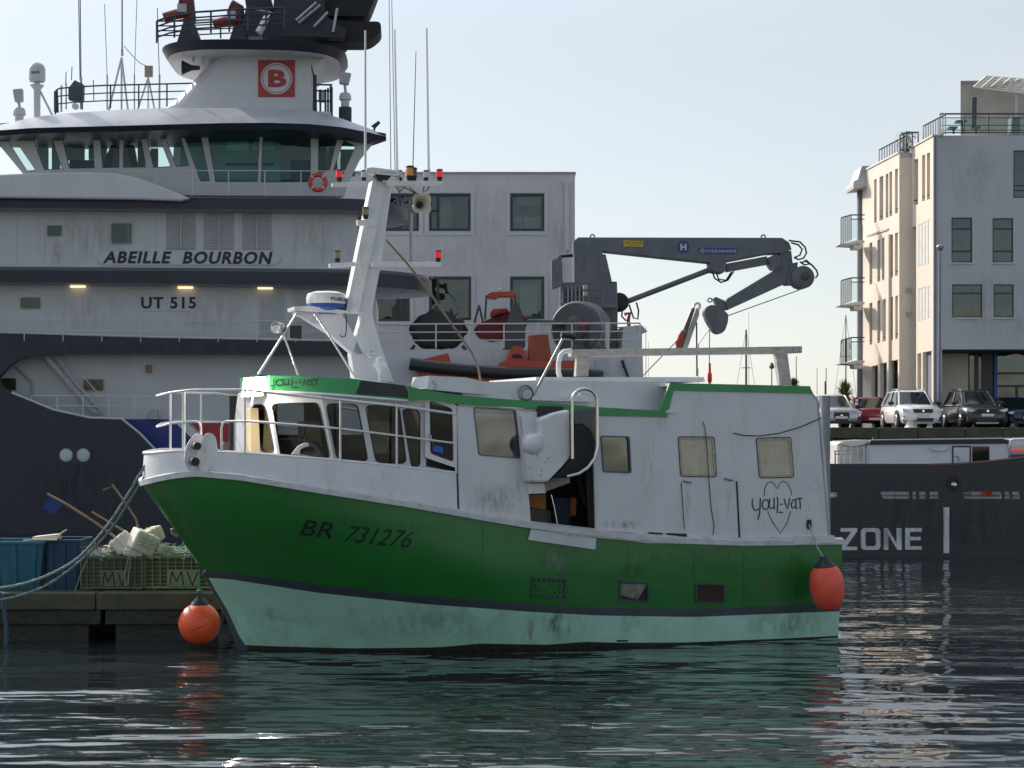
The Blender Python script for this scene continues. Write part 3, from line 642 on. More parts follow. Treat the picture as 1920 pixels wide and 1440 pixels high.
# rail cap strake aft + worn paint
MB().prism(poly(PS, [(1118, 993), (1210, 1002), (1400, 1008), (1562, 1004), (1564, 1018), (1400, 1022), (1212, 1018), (1118, 1006)], .05), BV * -.12).build('rail_cap', mat('flaking_white_paint', (.60, .61, .63), .6, var=.1, dirt=(.24, .20, .18), dirt_amt=1, dirt_scale=(3.5, 3.5, 8)), boat)
MB().prism(poly(PS, z7(1050, 1065, 1230, 1092, 1490, 1120, 1700, 1128, 1780, 1150, 1750, 1190, 1300, 1150, 1045, 1100), .075), BV * -.14).build('worn_rail', grubby, boat)
MB().prism([hullW(x, y, .05) for x, y in z7(1045, 1108, 1480, 1170, 1475, 1245, 1028, 1180)], BV * -.03).build('hull_plate', mat('bare_pale_plate', (.52, .54, .56), .5, var=.08), boat)
# side door (hinged panel) with hinges and gaps
sheet(PS, z8(632, 800, 1000, 790, 1020, 1165, 655, 1165), .014, name='hatch_door', m=white, parent=boat)
MB().prism(poly(PS, z8(992, 790, 1002, 790, 1022, 1168, 1010, 1168), .022), BV * -.008).build('door_gap', black, boat)
MB().tube([PS.W(*p, .016) for p in z8(628, 797, 650, 1105)], .006, 4).build('door_gap', black, boat)
for (x, y) in ((670, 795), (945, 780)):
    MB().tube([PS.W(*p, .03) for p in z8(x - 30, y - 8, x, y, x + 26, y + 4)], .02, 6).build('hinge', galv, boat)
for pts in (z8(405, 1128, 500, 1134, 500, 1146, 405, 1140), z8(525, 1134, 660, 1140, 660, 1160, 525, 1146)):
    sheet(PS, pts, .062, name='scupper', m=black, parent=boat)
# ropes lying on the side
MB().tube([PS.W(*p, .03) for p in z8(772, 395, 785, 440, 800, 600, 812, 800, 825, 960, 846, 1090, 838, 1150)], .008, 5).build('hanging_line', black, boat)
MB().tube([PS.W(*p, .03) for p in z8(975, 470, 1050, 485, 1150, 488, 1280, 470, 1420, 430, 1560, 368)], .010, 5).build('hanging_line', black, boat)
# name and heart on the side
youl(PS.W, (1410, 931.5, 1504, 974), mat('dark_blue_lettering', (.012, .02, .03), .5), 'name_lettering', .006, 2.5)
hg = MB(); gm = mat('green_line_paint', (.02, .16, .03), .5)
hg.ribbon(PS.W, z8(1183, 890, 1187, 840, 1205, 800, 1228, 794, 1252, 810, 1271, 842, 1285, 805, 1310, 789, 1338, 805, 1360, 850, 1366, 885), 1.8, .006)
hg.ribbon(PS.W, z8(1205, 990, 1240, 1065, 1291, 1137, 1335, 1070, 1360, 990), 1.8, .006); hg.build('heart_emblem', gm, boat, recalc=False)
# hull number
lettering(hullW, 'BR', [(571, 975), (631, 982), (625, 1010), (565, 1003)], ltext, boat, off=.012, bold=.004, shear=.28)
lettering(hullW, '731276', [(655, 986), (779, 996), (769, 1028), (647, 1015)], ltext, boat, off=.012, bold=.0, shear=.28)
# freeing ports low in the hull; dark panels stand for the shade inside them
for i, q in enumerate(([(996, 1082), (1062, 1085), (1061, 1123), (994, 1118)], [(1161, 1088), (1216, 1093), (1216, 1130), (1160, 1126)], [(1304, 1094), (1358, 1095), (1358, 1131), (1304, 1130)])):
    pr_ = MB().prism([hullW(x, y, .03) for x, y in q], BV * -.05, [[hullW(x, y, .03) for x, y in [(q[0][0] + 3, q[0][1] + 3), (q[1][0] - 3, q[1][1] + 3), (q[2][0] - 3, q[2][1] - 3), (q[3][0] + 3, q[3][1] - 3)]]]).build('freeing_port', stripe, boat)
    if i == 0:
        hs = []
        for r_ in range(5):
            for c_ in range(7):
                x, y = 1001 + c_ * 9 + (r_ % 2) * 3, 1089 + r_ * 7 + c_ * .3
                if x < 1060: hs.append([(x + 2.6 * math.cos(a * math.pi / 3), y + 2.6 * math.sin(a * math.pi / 3)) for a in range(6)])
        MB().prism([hullW(x, y, .012) for x, y in q], BV * -.006, [[hullW(x, y, .012) for x, y in h] for h in hs]).build('grille', green, pr_)
        MB().prism([hullW(x, y, .005) for x, y in q], BV * -.004).build('recess', black, pr_)  # flat dark panel for the shade behind the grille, no real recess
    else:
        MB().prism([hullW(x, y, .006) for x, y in q], BV * -.004).build('recess', black if i == 1 else mat('rusty_recess_shade', (.035, .02, .015), .8, var=.4, vs_=10), pr_)  # flat dark panel for the shade in the port, no real recess
    if i == 1: MB().prism([hullW(x, y, .02) for x, y in z8(0, 0)[:0] + [(1163, 1094), (1212, 1095), (1195, 1124), (1163, 1116)]], BV * -.01).build('flap', mat('scraped_flap', (.16, .19, .15), .6, var=.4, vs_=9, dirt=(.15, .07, .04), dirt_amt=.9, dirt_scale=(8, 8, 8)), pr_)
MB().prism([hullW(x, y, .012) for x, y in rect(1156, 1200, 1178, 1203)], BV * -.01).build('anode', black, boat)
# scrapes, runs and grime on the boat
for q, c, d in (([(1000, 1126), (1120, 1134), (1110, 1205), (1000, 1212)], (.09, .09, .06), .5), ([(985, 1150), (1010, 1150), (1008, 1215), (985, 1215)], (.16, .07, .03), .8), ([(1030, 1140), (1062, 1140), (1056, 1208), (1020, 1208)], (.07, .07, .06), .7), ([(1150, 1130), (1220, 1132), (1220, 1200), (1150, 1200)], (.13, .08, .03), .6), ([(620, 1120), (980, 1140), (980, 1212), (620, 1215)], (.12, .17, .12), .4), ([(1380, 1140), (1570, 1138), (1570, 1200), (1380, 1202)], (.05, .05, .03), .6), ([(440, 1130), (600, 1130), (600, 1212), (446, 1212)], (.10, .09, .05), .45)):
    stain(hullW, q, c, d, boat, 'grime', .008, 2.5, 3)
for q, c, d in (([(1015, 1025), (1070, 1030), (1062, 1078), (1020, 1075)], (.40, .42, .42), 1.0), ([(1085, 1018), (1500, 1030), (1500, 1070), (1090, 1060)], (.10, .14, .10), .55), ([(1400, 1070), (1490, 1070), (1490, 1105), (1400, 1105)], (.16, .20, .14), .6), ([(560, 960), (900, 985), (900, 1010), (560, 985)], (.07, .10, .07), .4), ([(300, 930), (330, 925), (400, 1060), (380, 1060)], (.30, .26, .14), .7), ([(990, 1000), (1100, 1010), (1100, 1100), (990, 1090)], (.05, .08, .05), .6), ([(1130, 1050), (1230, 1050), (1230, 1095), (1130, 1092)], (.06, .05, .03), .5)):
    stain(hullW, q, c, d, boat, 'scrape', .008, 4, 2.5)
for x in (700, 905, 1180, 1300, 1395, 1485):
    MB().tube([hullW(x, yy, .004) for yy in [interp(SHEER, x) + 12 + k_ * (interp(ST1, x) - interp(SHEER, x) - 14) / 6 for k_ in range(7)]], .007, 4).build('weld_seam', green, boat)
for q, c, d in ((z8(320, 355, 480, 360, 480, 1100, 320, 1100), (.42, .38, .36), .35), (z8(640, 790, 700, 790, 700, 1100, 640, 1100), (.34, .27, .22), .5), (z8(915, 785, 985, 785, 985, 1080, 915, 1080), (.34, .27, .22), .5), (z8(1455, 1020, 1510, 1020, 1510, 1130, 1455, 1130), (.2, .15, .12), .8), (z8(450, 340, 560, 340, 560, 480, 450, 480), (.30, .24, .2), .5), (z8(60, 1040, 380, 1040, 380, 1115, 60, 1110), (.28, .24, .23), 1.0), (z8(1350, 760, 1560, 420, 1600, 1140, 1380, 1140), (.40, .36, .34), .3)):
    stain(PS.W, q, c, d, boat, 'grime', .022, 4, 4)
for q in (z7(30, 710, 80, 715, 80, 800, 30, 795), z7(90, 845, 140, 850, 140, 905, 90, 900), z7(945, 795, 975, 795, 975, 860, 945, 860), z7(600, 780, 1000, 800, 1000, 1050, 600, 1000)):
    stain(PS.W, q, (.20, .17, .16), .8, boat, 'grime', .03, 6, 3)
# fairlead hole at the quarter
MB().prism([PS.W(x, y, .012) for x, y in rnd(rect(1512, 974, 1521, 992), 4)], BV * -.01).build('fairlead', black, boat)
# --- the working opening: what is inside it
MB().prism(poly(B(-.6), [(985, 765), (1250, 770), (1250, 1005), (985, 1000)]), BV * -.05).build('inner_bulkhead', mat('dingy_inner_wall', (.075, .065, .055), .8, var=.4), boat)
MB().prism(poly(B(1.3), z7(1040, 880, 1150, 880, 1150, 980, 1040, 960)), BV * -.5).build('wooden_box', mat('orange_brown_wood', (.42, .17, .03), .7, var=.3), boat)
MB().prism(poly(B(1.2), z7(1040, 960, 1190, 990, 1190, 1090, 1040, 1070)), BV * -.6).build('fish_bin', mat('grey_bin', (.13, .12, .11), .7), boat)
MB().prism(poly(B(1.5), z7(1210, 900, 1300, 905, 1320, 1100, 1225, 1095)), BV * -.3).build('net_heap', mat('blue_net', (.025, .035, .07), .9, var=.8, vs_=30, bump=.02, bscale=30), boat, )
MB().prism(poly(B(1.3), rnd(z7(1318, 900, 1355, 900, 1350, 1020, 1312, 1020), 3)), BV * -.12).build('oilskin', mat('dull_orange_oilskin', (.40, .13, .02), .6), boat)
MB().tube([B(1.6).W(*p) for p in z7(1365, 770, 1400, 880, 1420, 950)], .07, 8).build('post', black, boat)
MB().tube([B(2.0).W(*p) for p in z7(1185, 880, 1205, 960, 1228, 1092)], .012, 6).build('strut', steel, boat, smooth=50)
MB().prism(poly(B(2.3), z7(1030, 805, 1140, 805, 1150, 870, 1035, 874)), BV * -.3).build('sill_box', white2, boat)
MB().prism(poly(B(2.15), z7(1145, 860, 1135, 815, 1200, 765, 1310, 760, 1310, 800)), BV * -.4).build('chute', mat('worn_metal', (.26, .24, .22), .6, var=.3, vs_=10), boat)
MB().prism(poly(B(1.9), z7(1420, 720, 1465, 680, 1480, 1110, 1440, 1110)), BV * -.05).build('door_post', mat('dingy_inner_wall'), boat)
# net hauler: faceted white guard, black drum, polished twin hoops
PH = B(2.62)
o = MB(); g0 = poly(PH, z7(1115, 372, 1215, 335, 1312, 312, 1315, 630, 1265, 690, 1160, 800, 1040, 800, 1010, 500, 1060, 470, 1120, 475)); o.prism(g0, BV * -.5); o.build('hauler_guard', white, boat, bevel=.09)
for x, y in z7(1060, 785, 1115, 750, 1090, 620, 1165, 640, 1150, 665, 1120, 715, 1040, 700): MB().prism([PH.W(x + .9 * math.cos(a), y + 1.3 * math.sin(a), .012) for a in range(6)], BV * -.01).build('chip', ltext, boat)
o = MB(); c = PH.W(*z7(1065, 545)[0]); o.lathe(c + BV * -.1, BV, [(.20, 0), (.195, .1), (.17, .15), (.11, .19), (.0, .205)], 24); o.build('guard_boss', white, boat, smooth=40)
MB().prism(poly(B(2.3), z7(985, 355, 1110, 365, 1110, 470, 1000, 485)), BV * -.12).build('guard_plate', white, boat)
MB().prism(poly(B(2.3), z7(1098, 290, 1265, 292, 1268, 318, 1100, 360)), BV * -.1).build('hauler_hood', black, boat)
dm = B(2.55).W(*z7(1385, 560)[0]); o = MB()
prof = z7(1345, 420, 1400, 410, 1450, 450, 1478, 520, 1478, 600, 1440, 690, 1380, 740, 1300, 770, 1200, 770, 1300, 660, 1335, 600)
o.prism(poly(B(2.55), rnd(prof, 6)), BV * -.35); o.build('hauler_drum', mat('worn_black_rubber', (.014, .014, .015), .7, bump=.01, bscale=20), boat, bevel=.04)
MB().prism(poly(B(2.45), z7(1340, 320, 1480, 300, 1482, 560, 1440, 440, 1390, 405, 1345, 410)), BV * -.03).build('hauler_backplate', mat('dark_grey_plate', (.09, .09, .095), .5), boat)
hp = [(1327, 640), (1325, 400), (1325, 260)] + [(1408 + 83 * math.cos(math.pi - a * math.pi / 10), 256 - 82 * math.sin(a * math.pi / 10)) for a in range(11)] + [(1494, 400), (1494, 560), (1475, 640), (1430, 700), (1370, 740), (1290, 760)]
for dn, nm in ((0, 'hoop'), (.14, 'hoop')):
    MB().tube([B(2.7 + dn).W(*z7(*p)[0]) for p in hp], .032, 10).build(nm, steel, boat, smooth=60)
MB().tube([B(2.2).W(*p) for p in z7(1365, 230, 1380, 205, 1435, 210, 1445, 235)], .012, 6).build('grab_handle', white2, boat, smooth=50)
# --- mast: leaning white box column with radar arm, yards and lamps
PM = B(.28)
k4 = zc(460, 300, 3.1313)
solid(PM, k4(748, 120, 865, 130, 800, 595, 745, 900, 800, 1100, 875, 1310, 640, 1280, 622, 1140, 690, 900, 590, 895), .35, 'mast', white, boat, bevel=.02)
solid(B(.33), k4(748, 120, 830, 124, 668, 900, 590, 893), .3, 'mast_face', white2, boat, bevel=.015)
solid(PM, k4(292, 878, 408, 884, 560, 893, 625, 1000, 700, 1145, 640, 1145, 480, 1010, 330, 915, 296, 915), .3, 'radar_arm', white, boat, bevel=.015)
MB().prism(poly(B(.45), k4(288, 860, 375, 856, 600, 885, 600, 900, 408, 890, 290, 880)), BV * -.7).build('radar_shelf', white2, boat)
rc = B(.15).W(*k4(475, 870)[0]); rr_ = .39
rd = MB().lathe(rc + Vector((0, 0, .08)), (0, 0, 1), [(rr_ * .97, 0), (rr_, .03), (rr_ * 1.0, .12), (rr_ * .93, .2), (rr_ * .6, .24), (0, .25)], 32).build('radar_dome', white2, boat, smooth=50)
MB().lathe(rc, (0, 0, 1), [(rr_ * .55, -.12), (rr_ * .85, -.04), (rr_ * .96, .0), (rr_ * .97, .08)], 32).build('radar_base', mat('blue_plastic', (.02, .07, .32), .4), boat, smooth=40)
def radW(px, py, off=0.0):
    q = B(.15).W(px, py); d = (q - rc); x = d.dot(BU); x = max(-rr_ * .98, min(rr_ * .98, x)); return q + BV * (math.sqrt(rr_ ** 2 - x * x) * 1.03 + off)
lettering(radW, 'FURUNO', [k4(476, 812)[0], k4(640, 817)[0], k4(640, 840)[0], k4(476, 832)[0]], mat('blue_lettering', (.01, .02, .12), .4), rd, off=.01, bold=.03)
for pts, r in ((k4(300, 905, 190, 1080, 75, 1260), .022), (k4(225, 1030, 310, 1262), .022), (k4(405, 905, 480, 1010, 650, 1285), .02)):
    MB().tube([B(.7 if pts[-1][0] < 600 else .9).W(*p) for p in pts], r, 8).build('stay', steel, boat, smooth=60)
def yard(pts, nm='yard'):
    return MB().prism(poly(B(.5), pts), BV * -.12).build(nm, white2, boat, bevel=.01)
yard(k4(510, 135, 720, 126, 722, 150, 512, 156)); yard(k4(830, 122, 1160, 124, 1160, 150, 840, 150)); yard(k4(495, 608, 648, 597, 648, 622, 497, 632)); yard(k4(740, 600, 1150, 598, 1150, 622, 745, 626)); yard(k4(658, 352, 770, 348, 768, 385, 660, 383))
redl = mat('red_lamp_glass', (.55, .005, .01), .2, emit=(1, .01, .02), estr=.25); amb = mat('amber_beacon_glass', (.75, .25, .02), .2); clr = mat('clear_brown_lamp', (.22, .17, .10), .2, .3)
def navlamp(px, py, m, h=.2, r=.07):
    p = B(.44).W(px, py); b = MB().lathe(p, (0, 0, 1), [(r * .7, 0), (r * .75, h * .25), (r * .95, h * .3), (r * .95, h * .36)], 14).lathe(p, (0, 0, 1), [(r, h), (r * .95, h * 1.12), (r * .4, h * 1.18)], 14)
    b2 = b.build('navigation_lamp', black, boat, smooth=40); MB().lathe(p, (0, 0, 1), [(r * .85, h * .36), (r * .9, h * .6), (r * .85, h)], 14).build('lens', m, b2, smooth=40)
for x, y, m in ((551, 125, redl), (1140, 122, redl), (1132, 598, redl), (706, 346, clr), (541, 600, clr)): navlamp(*k4(x, y)[0], m)
navlamp(*k4(967, 120)[0], amb, .25, .085); navlamp(*k4(992, 120)[0], mat('dark_green_glass', (.03, .06, .05), .3), .22, .06)
for x in (1055, 1065, 700, 690, 912): navlamp(*k4(x, 122)[0], white2, .18, .035)
# small radar antenna on top
MB().prism(poly(B(.5), rnd(k4(705, 75, 712, 48, 745, 42, 870, 58, 908, 68, 905, 95, 870, 92), 3)), BV * -.25).build('scanner', white2, boat, bevel=.02)
lettering(B(.5).W, 'J. L. Marine', [k4(795, 62)[0], k4(885, 72)[0], k4(885, 82)[0], k4(795, 74)[0]], mat('blue_lettering'), boat, bold=0)
MB().prism(poly(B(.45), k4(765, 88, 860, 92, 835, 118, 780, 116)), BV * -.2).build('scanner_base', black, boat)
# whip aerials (pixel foot and tip)
for (x0, y0, x1, y1, r, m) in ((685, 320, 685, 57, .026, white2), (745, 320, 740, 55, .022, steel), (804, 335, 800, 53, .026, steel), (774, 320, 780, 96, .010, black), (733, 330, 729, -60, .008, black), (741, 330, 733, -80, .008, black), (803, 320, 802, 330, .04, white2)):
    MB().tube([B(.4).W(x0, y0), B(.4).W(x1, y1)], r, 8, r1=r * .7).build('aerial', m, boat, smooth=60)
for x in (685, 745, 804, 720, 763):
    MB().tube([B(.4).W(x, 341), B(.4).W(x, 318)], .035, 8).build('aerial_foot', white2, boat, smooth=60)
# horn with petal edge
hc = B(.2).W(*k4(1018, 265)[0]); hv = MB(); rings = []
for (rf, d, sq) in ((.26, 0, 1), (.255, -.02, 1), (.15, -.12, .5), (.06, -.3, 0)):
    rings.append([hc + BV * (.25 + d) + (BU * math.cos(a) + Vector((0, 0, 1)) * math.sin(a)) * rf * (1 + .14 * sq * math.cos(4 * a + math.pi)) * (.78) for a in (2 * math.pi * j / 32 for j in range(32))])
hv.loft(rings, closed=True).build('horn', mat('yellowed_white_plastic', (.62, .60, .48), .4), boat, smooth=50)
MB().lathe(hc + BV * .06, BV, [(.06, 0), (.055, .05), (.0, .08)], 16).build('horn_throat', black, boat)
MB().lathe(hc + BV * -.3, BV, [(.05, 0), (.07, .15), (.05, .3)], 12).build('horn_driver', white2, boat, smooth=50)
cbm = MB()
for pts in (k4(880, 150, 905, 190, 900, 155), k4(920, 152, 905, 195, 935, 156), k4(930, 158, 985, 190, 1000, 195), k4(1050, 150, 1042, 190, 1070, 175, 1080, 152), k4(960, 160, 1010, 200)): cbm.tube([B(.4).W(*p) for p in pts], .012, 5)
cbm.tube([B(.5).W(*p) for p in k4(585, 900, 595, 930, 592, 1010, 585, 1035, 565, 1040, 556, 1025)], .012, 5); cbm.build('cable', black, boat)
# lamp and lantern on the mast foot
o = MB(); p = B(.55).W(*k4(755, 1140)[0]); o.lathe(p - BV * .12, BV - BU * .5, [(.05, -.1), (.075, .0), (.08, .16)], 16); o.build('mast_lamp', white2, boat, smooth=40)
MB().lathe(p - BV * .12, BV - BU * .5, [(.07, .15), (.072, .165), (.03, .18)], 16).build('lens', steel, boat, smooth=40)
p = B(.9).W(*k4(788, 1215)[0]); MB().lathe(p, (0, 0, 1), [(.02, -.28), (.02, -.16), (.035, -.14), (.035, -.1), (.09, .0), (.15, .0), (.1, .06), (.075, .1), (.07, .18), (.0, .2)], 20).build('lantern', white2, boat, smooth=30)
p = B(.7).W(*k4(195, 985)[0]); o = MB(); o.lathe(p, BV - BU * .9, [(.07, -.16), (.10, -.1), (.115, .1)], 20); o.build('searchlight', steel, boat, smooth=40); MB().lathe(p, BV - BU * .9, [(.105, .09), (.10, .11), (.0, .09)], 20).build('lens', mat('mirror', (.6, .62, .62), .05, 1.0), boat, smooth=50)
MB().prism(poly(B(.6), k4(262, 972, 330, 972, 330, 1050, 262, 1045)), BV * -.12).build('speaker_box', black, boat)
# floodlight; its lens is made to glow for the sun's glint in the glass
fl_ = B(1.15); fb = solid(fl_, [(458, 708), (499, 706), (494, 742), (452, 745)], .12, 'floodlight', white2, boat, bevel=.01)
MB().prism(poly(fl_, [(458, 709), (498, 707), (493, 741), (453, 744)], .012), fl_.n * -.008).build('lens', mat('glowing_glint_glass', (1, 1, 1), .2, emit=(1.0, .93, .82), estr=40), fb)
fp_ = bpy.data.lights.new('added_glint_light', 'POINT'); fp_.energy = 70; fp_.color = (1, .88, .72); fp_.shadow_soft_size = .12; fo_ = bpy.data.objects.new('added_glint_light', fp_); COL.objects.link(fo_); fo_.parent = boat; fo_.location = fl_.W(474, 726, .25) - BU * .12 - boat.location  # point light added to spread the glint's glow over the visor
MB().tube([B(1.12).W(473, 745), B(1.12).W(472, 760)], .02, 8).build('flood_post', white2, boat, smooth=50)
# wooden spars and poles on deck
kb = zc(1030, 400, 3.6226); gw = mat('weathered_grey_wood', (.40, .37, .34), .75, var=.2, vs_=7, dirt=(.12, .10, .09), dirt_amt=.6, dirt_scale=(6, 6, 14), bump=.004)
MB().prism(poly(B(.9), kb(150, 925, 500, 920, 1718, 902, 1718, 948, 1540, 955, 150, 973)), BV * -.2).build('gallows_beam', gw, boat, bevel=.01)
MB().prism(poly(B(.85), kb(190, 973, 270, 973, 265, 1107, 180, 1107)), BV * -.12).build('gallows_post', gw, boat)
MB().prism(poly(B(.85), kb(1538, 956, 1618, 954, 1646, 1168, 1566, 1168)), BV * -.12).build('gallows_post', gw, boat)
MB().tube([B(.95).W(*p) for p in kb(75, 1122, 62, 1080, 62, 1020, 75, 965, 100, 938, 150, 934)], .05, 8).build('bent_pipe', white2, boat, smooth=60)
MB().prism(poly(B(.6), kb(860, 915, 970, 640, 990, 650, 905, 915)), BV * -.06).build('block_arm', mat('dark_metal', (.06, .06, .065), .5), boat)
MB().prism(poly(B(.5), kb(900, 915, 1000, 640, 1020, 650, 1018, 690, 940, 915)), BV * -.08).build('block_arm', gw, boat)
MB().tube([B(.55).W(*p) for p in kb(975, 650, 985, 620, 1005, 608, 1022, 618, 1022, 650)], .03, 8).build('block_bow', steel, boat, smooth=60)
MB().prism(poly(B(.7), kb(862, 912, 880, 830, 905, 790, 915, 860, 890, 912)), BV * -.05).build('red_block', rust, boat)
MB().tube([B(.7).W(*p) for p in kb(930, 790, 845, 890, 815, 918, 640, 1100)], .012, 6).build('tackle_line', mat('dull_rope', (.20, .16, .11), .9), boat)
MB().tube([B(.7).W(*p) for p in kb(905, 820, 860, 895)], .03, 6).build('tackle_hook', red, boat)
MB().tube([B(.3).W(*p) for p in kb(1000, 740, 1003, 1105)], .018, 6).build('wire', black, boat)
MB().tube([B(.9).W(*p) for p in ((724, 450), (760, 490), (800, 540), (850, 612), (884, 660), (897, 690), (905, 738))], .022, 8).build('boom_pipe', mat('tarnished_brass_pipe', (.20, .15, .10), .4, .5), boat, smooth=60)
MB().tube([B(1.9).W(*p) for p in ((1058, 630), (1000, 742))], .028, 8).build('pole', galv, boat, smooth=60)
MB().tube([B(1.9).W(*p) for p in ((1052, 628), (1070, 630), (1078, 634))], .06, 8).build('pole_clamp', black, boat, smooth=60)
o = MB()
for i, rr_2 in enumerate((.15, .135, .11)): o.tube([B(1.9 + .02 * i).W(985 + 2 * i, 737 + i) + (BU * math.cos(a) + Vector((0, 0, 1)) * math.sin(a)) * rr_2 for a in (2 * math.pi * j / 20 for j in range(20))], .009, 5, closed=True)
o.build('cable_coil', black, boat)
# foredeck: bollard ring and rope heap
o = MB(); o.prism([B(1.62).W(*p) for p in z4(1030, 690, 1075, 635, 1120, 612, 1180, 615, 1215, 650, 1240, 712)], BV * -.05, [[B(1.62).W(*p) for p in rnd(z4(1085, 690, 1095, 655, 1135, 638, 1180, 642, 1200, 680, 1170, 700), 3)]]).build('fairlead_ring', white2, boat, bevel=.01)
rp = mat('teal_rope', (.09, .22, .22), .9, var=.4, vs_=30, bump=.01, bscale=60); o = MB(); q = random.Random(4); pts = []
for i in range(60): pts.append(B(1.3).W(*z4(1040 + 110 + 105 * math.cos(i * 1.3) * q.uniform(.5, 1), 640 + 35 * math.sin(i * 2.1))[0], q.uniform(-.25, .2)))
o.tube(pts, .018, 5).build('rope_heap', rp, boat)
MB().tube([B(1.3).W(*p) for p in z4(1245, 700, 1290, 605)], .05, 8).build('winch_arm', mat('dark_metal'), boat)
MB().prism([B(1.2).W(*p) for p in z4(555, 665, 575, 608, 618, 610, 590, 665)], BV * -.1).build('bitt', mat('dark_metal'), boat)
# towing post aft
pp_ = at(1547, 742, 41.5); pile = MB().tube([pp_, Vector((pp_.x + .02, 41.5, -1.2))], .12, 12).build('mooring_post', mat('grey_post', (.24, .25, .27), .6, var=.2, dirt=(.05, .05, .03), dirt_amt=.7, dirt_scale=(3, 3, .6)), smooth=50); tag(pile, 'upright grey mooring post standing just behind the boat stern', 'post')
# anchor on the stem
MB().tube([at(x, y, 33.3) for x, y in ((334, 1006), (324, 1000), (322, 993), (330, 991), (340, 1004), (352, 1022), (364, 1040), (372, 1056))], .035, 8).build('anchor', mat('anchor_grey', (.30, .27, .24), .6, var=.2), boat, smooth=60)

# ================================================================ THE LARGE TUG BEHIND
TA = 3.5
def T(n): return vplane(0, 70, TA, n)
TU = Vector((math.cos(R(TA)), math.sin(R(TA)), 0)); TN = T(0).n
tug = thing('offshore_tug', 'large navy and white offshore tug with wheelhouse, towing deck and grey crane', 'tug', (-12, 72, 0))
q1 = zc(0, 0, 4.0); q2 = zc(280, 0, 3.3103); q3 = zc(0, 360, 3.2); qt = zc(270, 0, 4.1739)
z0 = lambda x: T(0).W(x, 800).z
def low(x, z): p = T(0).W(x, 800); return Vector((p.x, p.y, z))
# hull side with the long opening cut in it
P = T(0)
top_ = poly(P, [(-700, 627), (0, 625), (300, 633), (700, 641), (700, 667), (450, 665), (200, 663), (90, 664), (50, 668), (20, 682), (-4, 708), (4, 725), (22, 736), (100, 768), (168, 783), (228, 785), (262, 812), (300, 852), (700, 852), (1215, 852)])
MB().prism(top_ + [low(1215, -1.2), low(-700, -1.2)], P.n * -.5).build('hull', navy, tug)
MB().prism([low(-700, 1) + TN * -.55, low(1215, 1) + TN * -.55, low(1215, 1) + TN * -14, low(-700, 1) + TN * -14], (0, 0, 3.0 - 1)).build('hull_core', navy, tug)
MB().tube(poly(P, [(22, 736), (100, 768), (168, 783), (228, 785), (262, 812), (300, 852)], .0), .05, 6).build('bulwark_edge', swhite, tug, smooth=50)
MB().tube(poly(P, [(-100, 624), (0, 623), (300, 632), (700, 640)], .02), .05, 6).build('sheer_line', swhite, tug, smooth=50)
for y, x0, x1 in ((938, -100, 700), (987, -100, 700)):
    MB().prism(poly(P, rect(x0, y - .5, x1, y + .5), .02), TN * -.02).build('hull_seam', mat('seam_paint', (.04, .045, .065), .5), tug)
# twin portholes
MB().prism(poly(P, rnd(rect(109, 836, 173, 870), 16), .05), TN * -.06, [poly(P, [(cx + 13 * math.cos(a * math.pi / 8), 853 + 13 * math.sin(a * math.pi / 8)) for a in range(16)], .05) for cx in (124, 156)]).build('porthole_frame', mat('porthole_frame', (.015, .018, .03), .4), tug)
for cx in (124, 156): MB().lathe(P.W(cx, 853, .0), TN, [(.27, 0), (.27, .015), (.2, .03)], 20).build('porthole', mat('pale_port_glass', (.42, .50, .50), .2), tug, smooth=30)
# recess behind the opening
MB().prism(poly(T(-1.6), [(-700, 655), (700, 660), (700, 860), (-700, 860)]), TN * -.2).build('recess_wall', swhite, tug)
tri = [(mat('flag_blue', (.02, .04, .22), .5), [(232, 786), (322, 786), (392, 852), (232, 852)]), (mat('flag_white', (.66, .67, .70), .5), [(322, 786), (352, 786), (412, 852), (392, 852)]), (mat('flag_red', (.36, .03, .045), .5), [(352, 793), (520, 793), (520, 852), (412, 852)])]
for m, pts in tri: sheet(T(-1.55), pts, .02, name='painted_panel', m=m, parent=tug)
MB().prism(poly(T(-1.3), [(276, 786), (287, 768), (296, 768), (296, 786)]), TN * -.2).build('deck_locker', louv, tug)
# stairs with treads in the recess
o = MB(); S_ = T(-.9)
o.prism(poly(S_, q3(255, 985, 290, 985, 600, 1335, 560, 1330)), TN * -.06); o.prism(poly(T(-1.5), q3(255, 985, 290, 985, 600, 1335, 560, 1330)), TN * -.06); stt = o.build('stairway', galv, tug)
for i in range(13):
    x, y = 268 + i * 25, 1000 + i * 27; a = S_.W(*q3(x, y)[0]); b = S_.W(*q3(x + 28, y)[0]); MB().prism([a, b, b + TN * -.6, a + TN * -.6], (0, 0, -.03)).build('tread', galv, stt)
MB().tube([S_.W(*p) for p in q3(340, 985, 440, 1130, 600, 1300)], .025, 6).tube([S_.W(*p) for p in q3(410, 985, 520, 1130, 600, 1225)], .025, 6).build('handrail', swhite, stt, smooth=50)
MB().tube([T(-1.5).W(*p) for p in q3(70, 1020, 190, 1140, 195, 1240)], .04, 6).build('pipe', louv, tug)
for q in (rect(0, 708, 32, 733), rect(156, 710, 196, 734)):
    windowp(T(-1.6), q, louv, mat('dark_brown_pane', (.05, .045, .03), .15), tug, r=4, fw=1.5, proud=.05, rec=-.012, name='window')
lm = MB().prism(poly(T(-1.5), rect(273, 684, 284, 699)), TN * -.2).build('wall_lamp', mat('brown_lamp', (.25, .17, .10), .5), tug)
railing(T(-.15), q3(190, 1222, 600, 1222, 960, 1230), 20 * 1.9, 6, 2, .022, swhite, tug)
